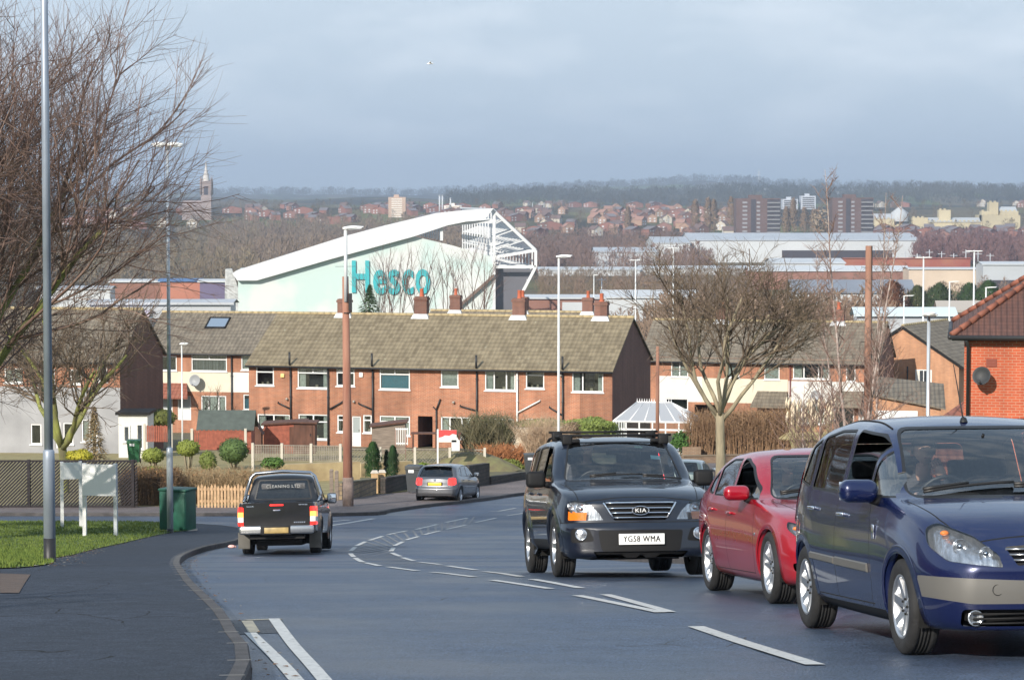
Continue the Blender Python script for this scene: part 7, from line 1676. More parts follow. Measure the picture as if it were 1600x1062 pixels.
q.tube([(-.18, 0, 0), (-.05, 0, .02), (.1, 0, .02), (.22, 0, 0)], [.01, .05, .045, .01], 8); WB_ = mat('gull_white', (.8, .8, .8), rough=.8); q.build('body', WB_, t)
for sg in (-1, 1): q = MB(); q.add([(-.06, 0, .03), (.08, 0, .03), (.05, sg * .25, .12), (-.05, sg * .25, .11), (-.06, sg * .55, .05), (-.02, sg * .3, .115)], [(0, 1, 2, 3), (3, 2, 4)]); q.build('wing', WB_, t)
# ------------------------------------------------------------------ trees near
def dome(cx, cy, cz, rx, rz, zmin):
 def f(p): return ((p.x - cx) / rx) ** 2 + ((p.y - cy) / rx) ** 2 + ((p.z - cz) / rz) ** 2 < 1 and p.z > zmin
 return f
tb = Vector(((1127 - 800) / FPX * 60, 60, H(0, 60) + .1))
bare_tree('round_bare_tree', 'bare round crowned street tree rising between the dark and the red cars', tuple(tb), 7, 3.15, .125, 9, [(1, 3.1, .055, 6, 0), (7, 1.9, .022, 5, 38), (6, 1.2, .012, 4, 42), (6, .6, .007, 3, 46)], BARK, TWIG, first_el=(28, 80), lift=.05, wander=.17, env=dome(.15, 0, 5.0, 3.35, 3.15, 1.6))
tl = Vector((-14.6, 62, H(0, 62)))
bare_tree('big_bare_tree', 'great bare tree with mossy limbs and reddish twigs filling the left of the view', tuple(tl), 21, 2.2, .32, 16, [(1, 8.4, .13, 9, 0), (11, 5.0, .046, 7, 32), (10, 2.8, .016, 5, 34), (11, 1.4, .0065, 3, 38)], MOSSBARK, REDTW, first_el=(14, 84), lift=.045, wander=.10, env=dome(.2, 0, 8.6, 8.3, 10.2, 1.9), az=None)
bare_tree('bare_tree', 'mossy leaning bare tree behind the dark slatted fence at the far left', (-18.3, 104, H(0, 104)), 22, 2.0, .20, 7, [(1, 5.5, .12, 7, 0), (8, 3.0, .05, 5, 38), (7, 1.7, .024, 4, 40), (5, .9, .012, 3, 40)], MOSSBARK, TWIG, first_el=(15, 75), lift=.05, env=dome(0, 0, 6, 6.5, 6.5, 1))
bare_tree('bare_tree', 'unseen bare tree added left of the camera to shade the footway', (-11.5, 13, H(0, 13)), 23, 2.0, .14, 8, [(1, 3.4, .09, 6, 0), (6, 2.0, .04, 5, 36), (6, 1.1, .018, 4, 40)], BARK, TWIG, first_el=(20, 75), lift=.05)  # out of view, added to throw shadow streaks on the footway
def birch(px, d, top, seed, label, r=.07, n=26, spread=1.9):
 x = (px - 800) / FPX * d; z = H(0, d); h = P(px, top, d).z - z; rnd = random.Random(seed); t = thing('birch', label, 'tree', (x, d, z), group='bare birches at the right'); T = MB(); Cn = MB()
 pts, dirs, rs = limb(rnd, (0, 0, -.2), (rnd.uniform(-.06, .06), 0, 1), h + .2, r, .008, 14, .035, .03); T.tube(pts, rs, 8); T.build('trunk', PALEB, t)
 for k in range(n):
  f = rnd.uniform(.16, .97); x_ = f * 14; i = int(x_); p = pts[i].lerp(pts[i + 1], x_ - i); a = rnd.uniform(0, 2 * PI); L_ = spread * (1.15 - f) * rnd.uniform(.6, 1.2) + .25
  p2, d2, r2 = limb(rnd, p, (math.cos(a), math.sin(a), 1.1), L_, max(.016, rs[i] * .5), .006, 6, .10, .05); Cn.tube(p2, r2, 4, 0, False)
  for j in range(9):
   y_ = rnd.uniform(.2, .95) * 6; i2 = int(y_); q = p2[i2].lerp(p2[min(6, i2 + 1)], y_ - i2); b = rnd.uniform(0, 2 * PI); p3, _, r3 = limb(rnd, q, (math.cos(b), math.sin(b), .9), L_ * .4 * rnd.uniform(.5, 1), max(.007, r2[i2] * .6), .005, 3, .14, .0); Cn.tube(p3, r3, 3, 0, False)
 Cn.build('crown', REDTW, t); return t
birch(1328, 100, 262, 41, 'tallest thin birch just left of the telegraph pole', .08, 50, 2.5)
birch(1344, 97, 300, 42, 'pale stemmed birch leaning against the telegraph pole', .08, 44, 2.2)
birch(1286, 102, 560, 43, 'short spreading birch at the left of the birch group', .07, 34, 2.4)
birch(1262, 102, 600, 44, 'lowest branching birch sapling beside the pampas grass', .06, 26, 2.2)
birch(1362, 99, 330, 46, 'twiggy birch in front of the telegraph pole', .05, 44, 2.2)
birch(1310, 103, 380, 47, 'twiggy birch between the sapling and the tallest birch', .05, 40, 2.2)
birch(1375, 112, 300, 45, 'slender birch just right of the telegraph pole', .06, 40, 2.2)
bare_tree('bare_shrub_tree', 'small bare tree before the cream house row', tuple(P(332, 688, 160)), 51, .8, .06, 6, [(1, 1.9, .04, 5, 0), (5, 1.2, .02, 4, 38), (5, .7, .011, 3, 40)], BARK, mat('sand_twigs', (.34, .24, .16), rough=.9), first_el=(30, 85), lift=.06)
conifer('tan_conifer', 'small tan coloured conifer behind the dark slatted fence', tuple(P(148, 722, 118)), 2.6, .75, 52, (.22, .16, .08), None, 1500, .14, 'tree')
conifer('fir_tree', 'dark green pointed fir standing before the painted stadium wall', (P(578, 500, 230).x, 230, H(0, 230)), P(578, 444, 230).z - H(0, 230), 4.6, 53, (.035, .065, .02), None, 3200, .28)
for i, (px, top, d, w_) in enumerate(((600, 398, 300, 1.0), (628, 385, 300, 1.1), (655, 392, 310, 1.0), (697, 400, 305, .9), (738, 388, 300, 1.2), (757, 396, 310, 1.0), (585, 420, 290, .8))):
 z = H(0, d); h = P(px, top, d).z - z
 bare_tree('bare_tree', ['slim bare tree against the big letters of the stand, leftmost of its row', 'tall slim bare tree before the middle letters of the stand', 'slim bare tree before the last letters of the stand', 'brown clumpy bare tree right of the letters of the stand', 'tall bare tree before the right corner of the stand wall', 'rightmost slim bare tree before the stand wall', 'short bare tree beside the fir'][i],
    ((px - 800) / FPX * d, d, z), 60 + i, h * .45, .12, 5, [(1, h * .5, .06, 6, 0), (6, h * .2, .028, 4, 26), (4, h * .10, .014, 3, 30)], mat('dusky_bark', (.13, .09, .075), rough=.9), mat('dusky_twigs', (.15, .10, .085), rough=.9), first_el=(62, 86), lift=.07, wander=.07, group='slim bare trees before the stand')
for i, (px, py, d, r_, col, lab) in enumerate(((1395, 478, 560, 4.4, (.17, .07, .035), 'rust brown screen tree left of the evergreens'), (1468, 475, 560, 4.6, (.05, .08, .03), 'wide dark green conifer screen left of the gap'), (1434, 475, 565, 3.9, (.07, .085, .035), 'olive green conifer of the screen'), (1545, 478, 560, 4.8, (.045, .09, .025), 'green conifer screen above the hipped roof'), (1515, 478, 565, 4.2, (.045, .085, .03), 'green conifer left of the broad lantern'))):
 b = Vector(((px - 800) / FPX * d, d, H(0, d))); conifer('screen_tree', lab, tuple(b), P(px, 440 + (i % 3) * 4, d).z - b.z, r_, 70 + i, col, 'screen of conifers before the sheds', 2600, .55, 'tree', True)
bh = gable_house('brick_house', 'unseen plain brick house added behind the camera to darken reflections', (28, -52), R(180), H(0, -52) + .5, 50, 9, 6.5, 3.2, [], BRICKD, BRICKD, TILE2, cat='house')  # out of view, added so the car fronts reflect something dark
bh2 = gable_house('brick_house', 'brick house with long side standing left of the camera beyond the hedge', (-34, 42), R(90), H(0, 20), 46, 9, 5.2, 3.0, [], BRICK, BRICK, TILE2, cat='house')
twiggy('hedge', 'unseen dark hedge added behind the camera to darken reflections', (0, -24, H(0, -24)), (44, 2, 0), 28, 500, 3.2, mat('hedge_dark', (.03, .045, .02), rough=.9), leafcol=mat('hedge_dark_leaf', (.03, .06, .02), rough=.8), nleaf=4000, rad=.05)  # unseen hedge, added as a dark mass for the paintwork to mirror
for x_, y_, s_ in ((-19, -14, 24), (15, -20, 25), (-3, -34, 26)): bare_tree('bare_tree', ['unseen bare tree added behind the camera on its left', 'unseen bare tree added behind the camera on its right', 'unseen bare tree added far behind the camera'][s_ - 24], (x_, y_, H(0, y_)), s_, 2.6, .22, 8, [(1, 5, .14, 6, 0), (6, 3, .07, 5, 36), (6, 1.6, .03, 4, 40)], BARK, TWIG, first_el=(20, 78), lift=.05)  # unseen trees, added for darker reflections in paint and glass
import numpy as np
def wood(name, label, n, region, col, col2, hgt, seed, wd=(.30, .5), faces=90, vs_=.02, fine=1.0):
 """crowns of small upright twig-like blades scattered through each tree's volume, one mesh for the mass"""
 rnd = random.Random(seed); g = np.random.default_rng(seed); m = mat('wood_' + name + str(seed), col, rough=.95, col2=col2, vscale=vs_, detail=8); V = []
 for _ in range(n):
  px, d = region(rnd); x = (px - 800) / FPX * d; z = H(x, d); h = hgt * rnd.uniform(.6, 1.25); r_ = h * rnd.uniform(*wd); k = faces
  a = g.uniform(0, 2 * np.pi, k); zz = g.uniform(.05, 1.0, k); rr = r_ * np.sin(np.pi * np.minimum(.97, zz * .85 + .12)) ** .7 * g.uniform(0, 1, k) ** .5
  c = np.stack([x + rr * np.cos(a), d + rr * np.sin(a), z + h * zz], 1); s = h * g.uniform(.04, .10, k)[:, None] * fine
  u = np.stack([np.cos(a) * .5 + g.normal(0, .35, k), np.sin(a) * .4, g.uniform(.3, 1.3, k)], 1); u /= np.linalg.norm(u, axis=1)[:, None]; w_ = np.stack([g.normal(0, 1, k), g.normal(0, .5, k) - .3, g.normal(0, .3, k)], 1); w_ /= np.linalg.norm(w_, axis=1)[:, None]
  V.append(np.stack([c - u * s - w_ * s * .22, c - u * s + w_ * s * .22, c + u * s + w_ * s * .1, c + u * s - w_ * s * .1], 1).reshape(-1, 3))
  t_ = h * .02; V.append(np.array([[x - t_, d, z - 1], [x + t_, d, z - 1], [x + t_ * .5, d, z + h * .7], [x - t_ * .5, d, z + h * .7]]))
 V = np.concatenate(V); nf = len(V) // 4; me = bpy.data.meshes.new(name); me.vertices.add(len(V)); me.vertices.foreach_set('co', V.ravel().astype(np.float32)); me.loops.add(nf * 4); me.loops.foreach_set('vertex_index', np.arange(nf * 4, dtype=np.int32)); me.polygons.add(nf)
 me.polygons.foreach_set('loop_start', np.arange(0, nf * 4, 4, dtype=np.int32)); me.update(calc_edges=True); me.materials.append(m); o = bpy.data.objects.new(name, me); COL.objects.link(o); return tag(o, label, 'woodland', kind='stuff')
# ------------------------------------------------------------------ the stand of the football ground
WSTEEL = mat('white_steel', (.60, .61, .62), rough=.5);
def mint():
 m = bpy.data.materials.new('mint_cladding'); nt, b = nodes_of(m); tc = nt.nodes.new('ShaderNodeTexCoord')
 n = nt.nodes.new('ShaderNodeTexNoise'); n.inputs['Scale'].default_value = .09; n.inputs['Detail'].default_value = 3; nt.links.new(tc.outputs['Object'], n.inputs['Vector'])
 r = nt.nodes.new('ShaderNodeValToRGB'); r.color_ramp.elements[0].position = .44; r.color_ramp.elements[1].position = .56; r.color_ramp.elements[0].color = (.45, .56, .54, 1); r.color_ramp.elements[1].color = (.56, .58, .57, 1)
 nt.links.new(n.outputs['Fac'], r.inputs['Fac']); nt.links.new(r.outputs[0], b.inputs['Base Color']); b.inputs['Roughness'].default_value = .6; return m
DS = 570.0; sb = Vector(((372 - 800) / FPX * DS, DS, H(0, DS)))
st = thing('football_stand', 'huge white roofed stand with mint green end wall lettered in turquoise', 'stadium', tuple(sb))
def S2(px, py, dy=0.0): v = P(px, py, DS) - sb; return Vector((v.x, dy, v.z))
vdir = Vector((-.10, 1.0, 0))
def quadstrip(q, pts, depth, mi=0):        # closed outline in the end plane, run back along the stand
 n = len(pts); a = [p for p in pts]; b = [p + vdir * depth for p in pts]; q.add(a + b, [tuple(range(n)), tuple(reversed(range(n, 2 * n)))] + [(i, i + n, (i + 1) % n + n, (i + 1) % n) for i in range(n)], mi)
q = MB(); wallp = [S2(372, 520), S2(372, 436), S2(400, 433), S2(520, 400), S2(645, 369), S2(705, 383), S2(773, 402), S2(773, 520)]; quadstrip(q, wallp[::-1], 90); q.build('end_wall', mint(), st)
q = MB(); quadstrip(q, [S2(364, 427, -1.5), S2(372, 438, -1.5), S2(402, 438, -1.5), S2(520, 404, -1.5), S2(645, 370, -1.5), S2(700, 352, -1.5), S2(760, 340, -1.5), S2(771, 326, -1.5), S2(730, 328, -1.5), S2(683, 333, -1.5), S2(600, 353, -1.5), S2(540, 369, -1.5), S2(372, 422, -1.5)], 3); q.build('roof_beam', WSTEEL, st)
q = MB(); quadstrip(q, [S2(372, 440, 4), S2(540, 388, 4), S2(683, 349, 4), S2(690, 352, 4), S2(540, 392, 4), S2(372, 445, 4)], 95); q.build('roof', mat('stand_roof_sheet', (.6, .61, .62), rough=.5), st)
def bar3(q, a, b, w_=.55): q.tube([a, b], w_ * .5, 4)
A_, B_, C2, D2 = (769, 327), (837, 391), (837, 417), (800, 488)
for k in range(13):
 o = vdir * (k * 7.2); q = MB(); w_ = .9 if k == 0 else .42
 for a, b in ((A_, B_), (B_, C2), (C2, D2), ((772, 330), (772, 520)), ((773, 402), B_), ((773, 417), C2), ((690, 350), (690, 376)), ((771, 345), (690, 352))): bar3(q, S2(*a) + o, S2(*b) + o, w_)
 for j in range(1, 4): bar3(q, S2(773, 330 + j * 20) + o, S2(769 + 17 * j, 327 + 16 * j) + o, .35)
 q.build('frame', WSTEEL, st)
q = MB()
for (px, py) in ((769, 327), (786, 343), (803, 359), (820, 375), (837, 391), (837, 417), (826, 438), (812, 465), (730, 342), (700, 350)): p = S2(px, py); bar3(q, p, p + vdir * 88, .5)
q.build('purlin', WSTEEL, st)
q = MB(); quadstrip(q, [S2(774, 418, 3), S2(774, 520, 3), S2(800, 520, 3), S2(800, 488, 3), S2(832, 422, 3)], 85); q.build('side_cladding', mat('stand_dark_glazing', (.13, .13, .15), rough=.3), st)
q = MB(); quadstrip(q, [S2(690, 500, -1.0), S2(772, 428, -1.0), S2(772, 433, -1.0), S2(696, 500, -1.0)], 1.2); q.build('stair_rail', mat('brown_stair', (.16, .11, .09), rough=.7), st)
q = MB(); quadstrip(q, [S2(352, 421, 0), S2(362, 420, 0), S2(372, 450, 0), S2(372, 520, 0), S2(350, 520, 0)], 4); q.build('lattice_tower', mat('grey_lattice', (.55, .56, .56), rough=.6, col2=(.25, .26, .26), vscale=1.2), st)
LET = mat('turquoise_letters', (.03, .37, .41), rough=.5);
for ch, x0, x1, y0, y1 in (('H', 550, 577, 407, 457), ('e', 583, 604, 421, 460), ('s', 606, 625, 421, 460), ('c', 628, 646, 421, 460), ('o', 649, 672, 420, 460)):
 vs_, fs_ = text_mesh(ch, 10, .12, .22); xs = [v[0] for v in vs_]; ysv = [v[1] for v in vs_]; p0, p1 = S2(x0, y1), S2(x1, y0); vs2 = [(p0.x + (v[0] - min(xs)) / (max(xs) - min(xs)) * (p1.x - p0.x), -.35 + v[2], p0.z + (v[1] - min(ysv)) / (max(ysv) - min(ysv)) * (p1.z - p0.z)) for v in vs_]
 q = MB(); q.add(vs2, fs_); q.build('wall_lettering', LET, st)
# ------------------------------------------------------------------ sheds of the valley
def shedbox(label, px0, px1, top, base, d, depth, wm, rm, roof_h=0.0, name='warehouse', rz=0.0, extra=None, cat='warehouse'):
 if d < 1200: depth *= .4; roof_h *= .5
 x0 = (px0 - 800) / FPX * d; x1 = (px1 - 800) / FPX * d; zt = P(px0, top, d).z; zb = min(P(px0, base, d).z, H(0, d)); t = thing(name, label, cat, (x0, d, zb), rz); W_ = x1 - x0; h = zt - zb; q = MB()
 q.add([(0, 0, -2), (W_, 0, -2), (W_, 0, h), (0, 0, h), (0, depth, -2), (W_, depth, -2), (W_, depth, h), (0, depth, h), (0, depth / 2, h + roof_h), (W_, depth / 2, h + roof_h)], [(0, 1, 2, 3), (1, 5, 6, 9, 2), (4, 0, 3, 8, 7), (5, 4, 7, 6)]); q.build('wall', wm, t)
 q = MB(); o = .6; q.add([(-o, -o, h), (W_ + o, -o, h), (W_ + o, depth / 2, h + roof_h + .3), (-o, depth / 2, h + roof_h + .3), (W_ + o, depth + o, h), (-o, depth + o, h), (-o, -o, h + .4), (W_ + o, -o, h + .4)], [(6, 7, 2, 3), (3, 2, 4, 5), (0, 1, 7, 6)]); q.build('roof', rm, t)
 if extra:
  for (a, b, c, e, m_) in extra: q = MB(); q.bbox((W_ * a, -.5, h * c), (W_ * b, -.05, h * e)); q.build('opening', m_, t)
 return t
WW_ = mat('white_sheet_metal', (.48, .50, .52), rough=.55, var=.06, vscale=.05); GW = mat('grey_sheet_roof', (.20, .22, .26), rough=.5, var=.12, vscale=.1); PG = mat('pale_grey_sheet', (.40, .42, .45), rough=.5, var=.08, vscale=.08)
BS = mat('blue_sheet', (.06, .14, .30), rough=.5); OS = mat('orange_red_sheet', (.36, .14, .09), rough=.6, var=.2, vscale=.1); BG = mat('beige_sheet', (.52, .42, .33), rough=.7, var=.08, vscale=.1); RW = mat('brick_shed_wall', (.24, .12, .09), rough=.8, var=.2, vscale=.15); DK = mat('dark_opening', (.045, .04, .05), rough=.8); RDC = mat('red_containers', (.26, .06, .045), rough=.6, col2=(.32, .13, .07), vscale=.12)
shedbox('largest white warehouse with a long dark loading opening, below the towers', 1078, 1437, 376, 412, 1600, 90, WW_, PG, 4, extra=[(.40, .88, .0, .58, DK)])
shedbox('low white warehouse at the left of the largest one', 1021, 1078, 380, 396, 1560, 90, WW_, PG, 3)
shedbox('long low pale shed roof left of the largest warehouse', 930, 1025, 394, 402, 1450, 60, PG, PG, 2)
shedbox('row of red containers in front of the largest warehouse', 1318, 1516, 404, 418, 1300, 12, RDC, RDC, 0, name='container_row', cat='containers')
shedbox('white low shed left of the red containers', 1208, 1320, 412, 424, 1250, 40, WW_, WW_, 2)
shedbox('white roofed brick shed in the middle distance behind the telegraph pole', 1170, 1420, 424, 442, 1080, 40, RW, WW_, 4)
shedbox('pinkish beige long shed right of the white roofed brick one', 1420, 1536, 421, 440, 1060, 40, BG, WW_, 1)
shedbox('white and glass office shed at the far right', 1536, 1660, 414, 438, 1040, 40, PG, WW_, 2, extra=[(.02, .6, .1, .45, DK)])
shedbox('big grey roofed shed with white walls left of the rust coloured trees', 1240, 1428, 458, 482, 660, 34, WW_, GW, 6)
shedbox('white gabled warehouse left of the bare round tree', 942, 1090, 466, 486, 760, 36, WW_, WW_, 4)
shedbox('low white and brick shed with blue sign right of the stand', 812, 945, 467, 492, 700, 30, RW, WW_, 1.5, extra=[(.10, .45, .0, .45, BS), (.5, 1.0, .3, .9, WW_)])
wood('bare_woodland', 'brown bare trees in front of the grey roofed shed', 190, lambda r: (r.uniform(1010, 1420), r.uniform(520, 640)), (.17, .12, .08), (.25, .17, .12), 11, 11)
shedbox('pale blue roofed shed behind the clad terrace', 1340, 1490, 494, 520, 380, 9, PG, mat('pale_blue_roof', (.52, .60, .64), rough=.5), 2)
shedbox('brown grey low roof right of the pale blue shed', 1470, 1600, 488, 520, 400, 8, BG, mat('stone_grey_roof', (.34, .31, .28), rough=.8), 3)
shedbox('white strip of low sheds left of the lamp post', 842, 1000, 422, 430, 1300, 30, WW_, WW_, 1)
shedbox('white strip of low sheds right of the lamp post', 1000, 1180, 420, 428, 1320, 30, WW_, WW_, 1)
for i, (px0, px1, top, base, d, wm, rm, lab) in enumerate(((172, 250, 441, 452, 700, RW, WW_, 'far pale roofed shed with orange wall at the left'), (250, 312, 440, 455, 690, OS, BS, 'orange walled shed with blue band left of the stand'), (312, 360, 441, 456, 680, mat('purple_sheet', (.12, .10, .18), rough=.5), WW_, 'purple fronted shed against the stand'),
  (60, 172, 452, 470, 650, WW_, PG, 'white shed behind the crown of the great tree'), (118, 228, 494, 502, 420, WW_, mat('lilac_sheet', (.6, .5, .6), rough=.5), 'white and lilac sign band above the left terrace'), (140, 360, 476, 482, 430, PG, PG, 'grey rooftop rail above the left terrace'))):
 shedbox(lab, px0, px1, top, base, d, 20, wm, rm, 1)
# ------------------------------------------------------------------ tower blocks and landmarks
def tower(label, px0, px1, top, base, d, depth, m, bands, rz=0.0, name='tower_block', faces=None, roofbits=True):
 x0 = (px0 - 800) / FPX * d; x1 = (px1 - 800) / FPX * d; zb = min(H(x0, d), P(px0, base, d).z); h = P(px0, top, d).z - zb; W_ = x1 - x0; t = thing(name, label, 'tower block', (x0, d, zb - 2), rz); q = MB(); h += 2
 q.bbox((0, 0, 0), (W_, depth, h)); q.build('wall', m[0], t); n = bands
 for (a, b, style) in faces or ():
  if style == 'strip': q = MB(); q.bbox((W_ * a, -.3, h * .06), (W_ * b, -.02, h * .985)); q.build('recess_shade', m[1], t)  # flat dark strip on the wall, a recess's shade put into colour
  elif style == 'win':
   for k in range(n): q = MB(); z = h * (.10 + .88 * k / n); q.bbox((W_ * a, -.35, z), (W_ * b, -.05, z + h * .88 / n * .45)); q.build('window', m[2], t)
  elif style == 'balc':
   q = MB(); q.bbox((W_ * a, -.25, h * .05), (W_ * b, -.02, h * .98)); q.build('recess_shade', m[1], t)  # dark panel behind the balconies, shade given by its colour
   for k in range(n): q = MB(); z = h * (.08 + .90 * k / n); q.bbox((W_ * a, -1.3, z), (W_ * b, -.26, z + h * .9 / n * .35)); q.build('balcony', m[3], t)
 if roofbits: q = MB(); q.bbox((W_ * .3, depth * .3, h), (W_ * .6, depth * .7, h + 2.6)); q.build('plant_room', m[0], t)
 return t
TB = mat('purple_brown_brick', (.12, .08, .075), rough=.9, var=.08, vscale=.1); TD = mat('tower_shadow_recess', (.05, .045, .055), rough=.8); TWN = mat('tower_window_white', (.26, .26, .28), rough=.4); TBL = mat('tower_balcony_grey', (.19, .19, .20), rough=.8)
for px0, px1, top, lab in ((1150, 1219, 310, 'left purple brown tower block with balconies, behind the largest warehouse'), (1300, 1364, 309, 'right purple brown tower block with balconies, behind the largest warehouse')):
 tower(lab, px0, px1, top, 372, 1950, 22, (TB, TD, TWN, TBL), 11, 0, faces=((.14, .25, 'win'), (.33, .44, 'strip'), (.46, .54, 'win'), (.70, .99, 'balc')))
CT = mat('cream_tower', (.72, .68, .62), rough=.8); BT = mat('tan_tower_brick', (.45, .33, .26), rough=.9)
tower('cream and tan tower block standing above the stand roof', 607, 634, 308, 331, 2700, 20, (BT, TD, CT, CT), 9, faces=((.18, .8, 'win'),))
tower('lower cream tower block beside the thin chimneys', 694, 721, 321, 331, 2900, 20, (CT, TD, BT, BT), 4, faces=((.1, .9, 'win'),))
GT = mat('pale_grey_tower', (.42, .45, .50), rough=.8)
tower('grey slab block behind the poplars, left one', 1222, 1246, 311, 335, 3100, 20, (GT, TD, TD, TD), 8, faces=((.1, .9, 'win'),)); tower('grey slab block with flat top behind the poplars, right one', 1251, 1274, 306, 335, 3100, 20, (GT, TD, TD, TD), 9, faces=((.1, .9, 'win'),))
for px, top, lab in ((687, 305, 'left white chimney flue left of the cream block'), (691.5, 305, 'right white chimney flue left of the cream block'), (704, 309, 'short white flue above the lower cream block')):
 d = 2850; z = H(0, d); t = thing('chimney_flue', lab, 'chimney', ((px - 800) / FPX * d, d, z), group='white flues'); q = MB(); q.tube([(0, 0, -3), (0, 0, P(px, top, d).z - z)], .9, 10); q.build('flue', WW_, t); q = MB(); q.tube([(0, 0, P(px, top, d).z - z - 1.2), (0, 0, P(px, top, d).z - z)], 1.0, 10); q.build('rim', PG, t)
for k, px in enumerate((832, 842, 850, 856)):
 d = 3000; z = H(0, d); t = thing('mast', 'thin pale mast in a cluster left of the far houses', 'mast', ((px - 800) / FPX * d, d, z), group='cluster of thin pale masts'); q = MB(); q.tube([(0, 0, -2), (0, 0, P(px, 317, d).z - z)], .45, 6); q.build('mast', PG, t)
d = 2600; t = thing('church', 'dark stone church with tall tower and pale spirelet beyond the great tree', 'church', ((285 - 800) / FPX * d, d, H(0, d)), 0); CH = mat('sooty_stone', (.26, .21, .20), rough=.9, var=.2, vscale=.2); zb = H(0, d)
q = MB(); zt = (P(300, 316, d).z - zb) / 1.733; t.scale = (1.733,) * 3; q.add([(0, 0, 0), (15, 0, 0), (15, 0, zt - 3), (0, 0, zt - 3), (0, 9, 0), (15, 9, 0), (15, 9, zt - 3), (0, 9, zt - 3), (0, 4.5, zt + 1), (15, 4.5, zt + 1)], [(0, 1, 2, 3), (1, 5, 6, 9, 2), (4, 0, 3, 8, 7), (3, 2, 9, 8), (7, 8, 9, 6)]); q.build('nave', CH, t)
zt = (P(324, 283, d).z - zb) / 1.733; q = MB(); q.bbox((11.2, -1, 0), (17.2, 5, zt));
for a in ((11.2, -1), (17.2, -1), (11.2, 5), (17.2, 5)): q.tube([(a[0], a[1], zt - 8), (a[0], a[1], zt), (a[0], a[1], zt + 3)], [.7, .6, .05], 6)
q.build('tower', CH, t); q = MB(); q.lathe([(2.2, 0), (1.7, 3), (.9, 6), (.1, 12)], 8, 0, Matrix.Translation((14, 2, zt))); q.build('spire', mat('pale_spire', (.50, .47, .44), rough=.8), t)
q = MB(); q.bbox((13, -1.2, zt - 8), (15.4, -.9, zt - 3)); q.build('belfry_window', DK, t)
SS = mat('buff_sandstone', (.46, .40, .27), rough=.9, var=.12, vscale=.05); SR = mat('pale_slate', (.40, .42, .44), rough=.7)
d = 2350; X_ = lambda px: (px - 800) / FPX * d; zb = H(0, d)
t = thing('castle_building', 'long sandstone castle-like building with towers on the hillside', 'castle', (X_(1364), d, zb)); x_ = lambda px: X_(px) - X_(1364); z_ = lambda py: P(1450, py, d).z - zb
for px0, px1, top, dep in ((1364, 1395, 342, 20), (1424, 1448, 340, 14), (1448, 1535, 346, 18), (1532, 1590, 336, 30), (1466, 1484, 328, 8), (1532, 1545, 330, 8), (1544, 1558, 316, 9), (1560, 1588, 330, 20), (1364, 1535, 352, 26)):
 q = MB(); q.bbox((x_(px0), -dep / 3, -4), (x_(px1), dep, z_(top))); n = int((x_(px1) - x_(px0)) / 4)
 for k in range(n): q.bbox((x_(px0) + k * 4, -dep / 3 - .2, z_(top)), (x_(px0) + k * 4 + 2, -dep / 3 + .8, z_(top) + 1.2))
 q.build('tower' if px1 - px0 < 20 else 'range', SS, t)
for px0, px1, y0, y1 in ((1364, 1394, 342, 334), (1448, 1530, 347, 340), (1560, 1587, 332, 323)):
 q = MB(); a, b = x_(px0), x_(px1); q.add([(a, -7, z_(y0)), (b, -7, z_(y0)), (b, 4, z_(y1)), (a, 4, z_(y1)), (a, 15, z_(y0)), (b, 15, z_(y0))], [(0, 1, 2, 3), (3, 2, 5, 4), (0, 3, 4), (1, 5, 2)]); q.build('roof', SR, t)
q = MB(); q.lathe([(8, 0), (8, 8), (0, 14)], 10, 0, Matrix.Translation((x_(1405), 0, z_(346)))); q.build('octagon_roof', SR, t)
q = MB()
for k in range(46): px = 1368 + k * 4.6; q.bbox((x_(px), -9.2, z_(358)), (x_(px) + 1.0, -8.9, z_(354)))
q.build('windows', DK, t)
# ------------------------------------------------------------------ hillside houses
rnd = random.Random(9)
HM = [mat('far_orange_brick', (.34, .22, .16), rough=.9), mat('far_red_brick', (.25, .135, .11), rough=.9), mat('far_cream', (.50, .45, .38), rough=.9), mat('far_brown_brick', (.24, .11, .085), rough=.9)]
RMs = [mat('far_orange_roof', (.30, .17, .13), rough=.9), mat('far_brown_roof', (.15, .10, .09), rough=.9), mat('far_slate', (.17, .15, .16), rough=.9)]
def far_house(wm, rm, W_=9, D_=8, h=5.5, r_=3.2):
 t = thing('hillside_house', 'x', 'house', (0, 0, 0)); q = MB(); q.add([(0, 0, -3), (W_, 0, -3), (W_, 0, h), (0, 0, h), (0, D_, -3), (W_, D_, -3), (W_, D_, h), (0, D_, h), (W_ / 2, 0, h + r_), (W_ / 2, D_, h + r_)], [(0, 1, 2, 8, 3), (1, 5, 6, 2), (4, 0, 3, 7), (5, 4, 7, 9, 6)]); q.build('wall', wm, t)
 q = MB(); q.add([(-.5, -.5, h - .3), (W_ / 2, -.5, h + r_ + .1), (W_ / 2, D_ + .5, h + r_ + .1), (-.5, D_ + .5, h - .3), (W_ + .5, -.5, h - .3), (W_ + .5, D_ + .5, h - .3)], [(0, 1, 2, 3), (1, 4, 5, 2)]); q.build('roof', rm, t)
 q = MB()
 for x in (1.5, 5.8):
  for z in (.8, 3.3): q.bbox((x, -.15, z), (x + 1.8, -.02, z + 1.3))
 q.build('window', mat('far_window', (.55, .57, .6), rough=.3), t); return t
protos = [(far_house(HM[0], RMs[0]), 'orange brick gabled house on the far hillside'), (far_house(HM[1], RMs[1], 14, 8), 'wide red brick house with brown roof on the far hillside'), (far_house(HM[2], RMs[1], 10, 9), 'cream gabled house on the far hillside'), (far_house(HM[3], RMs[2], 22, 8, 5.5, 2.6), 'dark brick terrace block with slate roof on the far hillside')]
spots = []
